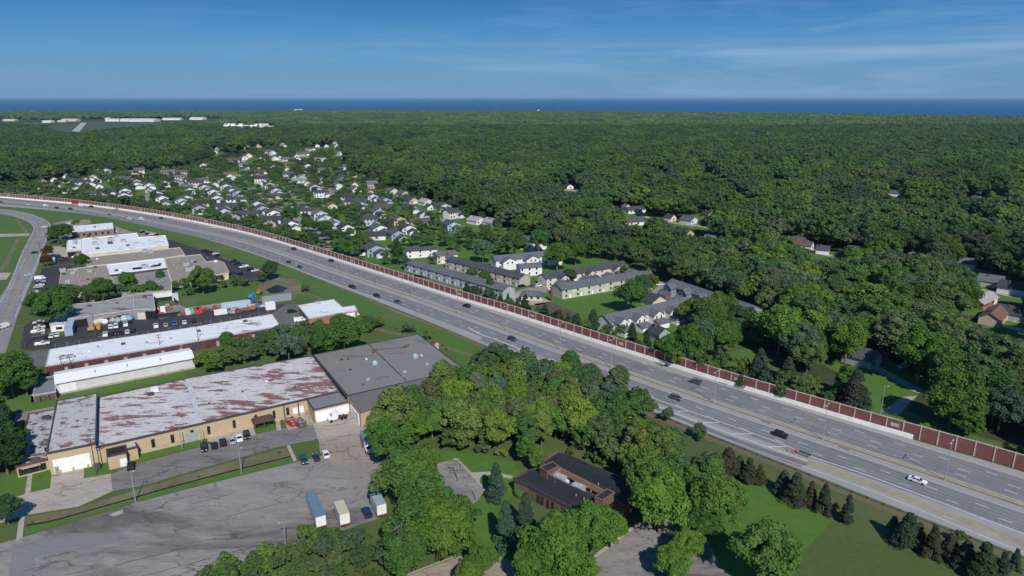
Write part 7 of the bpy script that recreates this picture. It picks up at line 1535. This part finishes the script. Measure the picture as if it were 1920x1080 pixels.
# ---- the rest: one object of instances on points
SRC = bpy.data.collections.new('wood_sources')
def src(nm, me): o = bpy.data.objects.new(nm, me); SRC.objects.link(o); return o
VAR = []
for i in range(5): VAR.append(src(f'a{i}', crown_mesh('wood_crown', 100+i, 5.6, 11.0, 8.0, 42, 46, .42, M_leaf)))          # middle distance
def patch_mesh(seed, size=72.0, step=12.0):
    g = np.random.default_rng(seed); V = []; F = []; T_ = []; nv = 0; n = int(size/step)
    for i in range(n):
        for j in range(n):
            x = (i+.5+g.uniform(-.4,.4))*step-size/2; y = (j+.5+g.uniform(-.4,.4))*step-size/2
            if g.random() < .06: continue
            Rr = g.uniform(6.0,10.0); hh = g.uniform(10,19); tone = g.random()**1.3; nb = 9
            for b in range(nb):
                a = g.random()*6.28; q = g.uniform(.1,.75)*Rr; c = np.array([x+math.cos(a)*q, y+math.sin(a)*q, hh-Rr*.5-q*.5+g.uniform(-1.2,1.2)]); br = Rr*g.uniform(.30,.52)
                P = ICO1*(1+.22*g.normal(size=(len(ICO1),1)))*br+c; f = ICF1; e = (P[f[:,2]]+P[f[:,0]])/2; k = len(P)
                F4 = np.stack([f[:,0]+nv, f[:,1]+nv, f[:,2]+nv, nv+k+np.arange(len(f))], 1); V.append(P); V.append(e); F.append(F4); nv += k+len(e)
                T_.append(np.full(k+len(e), np.clip(tone*.75+.2*g.random()-.12, 0, 1)))
    return mesh_np('wood_patch', np.concatenate(V), np.concatenate(F), np.concatenate(T_), [M_leaf])
for i in range(5): VAR.append(src(f'p{i}', patch_mesh(200+i)))
pts, sc, rt, ix = [], [], [], []
for t in rest:
    pts.append((t[0], t[1], 0)); sc.append(t[2]); rt.append(random.uniform(0,6.28)); ix.append(random.randrange(5))
# far woods, out to the lake shore
def far_patches():
    step = 64.0; Y = 2300+step/2; 
    SX = [p.x for p in shore]; SY = [p.y for p in shore]
    while Y < 5600:
        hw = Y*.80+120; X = -hw+random.uniform(0, step)
        while X < hw:
            x, y = X+random.uniform(-9,9), Y+random.uniform(-9,9)
            if y < np.interp(x, SX, SY)-40:
                a, b = PXn(np.array([x, x-30, x+30, x, x]), np.array([y, y, y, y-30, y+30])); ok = True
                for p in OPENP[11:14]: ok &= not inside(a, b, p).any()
                if ok:
                    d = np.hypot(CX-x, CY-y); ok = not ((d < 45) | ((np.abs(CX-x) < 40) & (CY-y > 0) & (CY-y < 120))).any()
                if ok: pts.append((x, y, random.uniform(-2.5,2))); sc.append(random.uniform(.95,1.2)); rt.append(random.choice((0,1.5708,3.1416,4.7124))+random.uniform(-.12,.12)); ix.append(5+random.randrange(5))
                else:
                    for _ in range(9):
                        x2, y2 = x+random.uniform(-32,32), y+random.uniform(-32,32); a2, b2 = PXn(np.array([x2]), np.array([y2]))
                        if any(inside(a2, b2, p)[0] for p in OPENP[11:14]): continue
                        dx_, dy_ = np.abs(CX-x2), CY-y2
                        if ((dx_ < 15) & (dy_ > -12) & (dy_ < 110)).any(): continue
                        pts.append((x2, y2, 0)); sc.append(random.uniform(.6,1.1)); rt.append(random.uniform(0,6.28)); ix.append(random.randrange(5))
            X += step
        Y += step
far_patches()
def stuff_instances(name, label, pts, sc, rt, ix):
    me = bpy.data.meshes.new(name); me.from_pydata(pts, [], [])
    for nm, arr, ty in (('s', sc, 'FLOAT'), ('r', rt, 'FLOAT'), ('i', ix, 'INT')):
        a = me.attributes.new(nm, ty, 'POINT'); a.data.foreach_set('value', arr)
    o = bpy.data.objects.new(name, me); COL.objects.link(o); tag(o, label, 'forest', None, 'stuff')
    ng = bpy.data.node_groups.new('plant', 'GeometryNodeTree'); ng.interface.new_socket('Geometry', in_out='INPUT', socket_type='NodeSocketGeometry'); ng.interface.new_socket('Geometry', in_out='OUTPUT', socket_type='NodeSocketGeometry')
    n, l = ng.nodes, ng.links; gi = n.new('NodeGroupInput'); go = n.new('NodeGroupOutput'); ip = n.new('GeometryNodeInstanceOnPoints'); ci = n.new('GeometryNodeCollectionInfo')
    ci.inputs['Collection'].default_value = SRC; ci.inputs['Separate Children'].default_value = True; ci.inputs['Reset Children'].default_value = True
    l.new(gi.outputs[0], ip.inputs['Points']); l.new(ci.outputs[0], ip.inputs['Instance']); ip.inputs['Pick Instance'].default_value = True
    def at(nm, ty):
        x = n.new('GeometryNodeInputNamedAttribute'); x.data_type = ty; x.inputs['Name'].default_value = nm
        return [s for s in x.outputs if s.enabled and s.name == 'Attribute'][0] if any(s.name == 'Attribute' and s.enabled for s in x.outputs) else x.outputs[0]
    l.new(at('i', 'INT'), ip.inputs['Instance Index']); l.new(at('s', 'FLOAT'), ip.inputs['Scale'])
    cx = n.new('ShaderNodeCombineXYZ'); l.new(at('r', 'FLOAT'), cx.inputs[2])
    l.new(cx.outputs[0], ip.inputs['Rotation']); l.new(ip.outputs[0], go.inputs[0])
    md = o.modifiers.new('plant', 'NODES'); md.node_group = ng; return o
stuff_instances('forest', 'endless green forest of leafy trees stretching to the lake', pts, sc, rt, ix)
print('TREES', {k: len(v) for k, v in ind.items()}, 'rest', len(rest), 'points', len(pts))
# ------------------------------------------------------------------ the air between: thin even haze
def haze():
    m = bpy.data.materials.new('haze'); m.use_nodes = True; n = m.node_tree.nodes; l = m.node_tree.links; n.clear()
    o = n.new('ShaderNodeOutputMaterial'); v = n.new('ShaderNodeVolumePrincipled'); v.inputs['Color'].default_value = (.42,.70,1,1); v.inputs['Density'].default_value = 2.6e-5; v.inputs['Anisotropy'].default_value = .0
    l.new(v.outputs[0], o.inputs['Volume'])
    b = MB(); b.box(0, 47000, 60, 184000, 98000, 130); h = b.build('haze', m); h['kind'] = 'stuff'; h['label'] = 'thin pale blue haze over the far woods and lake'
    h.display_type = 'WIRE'
haze()
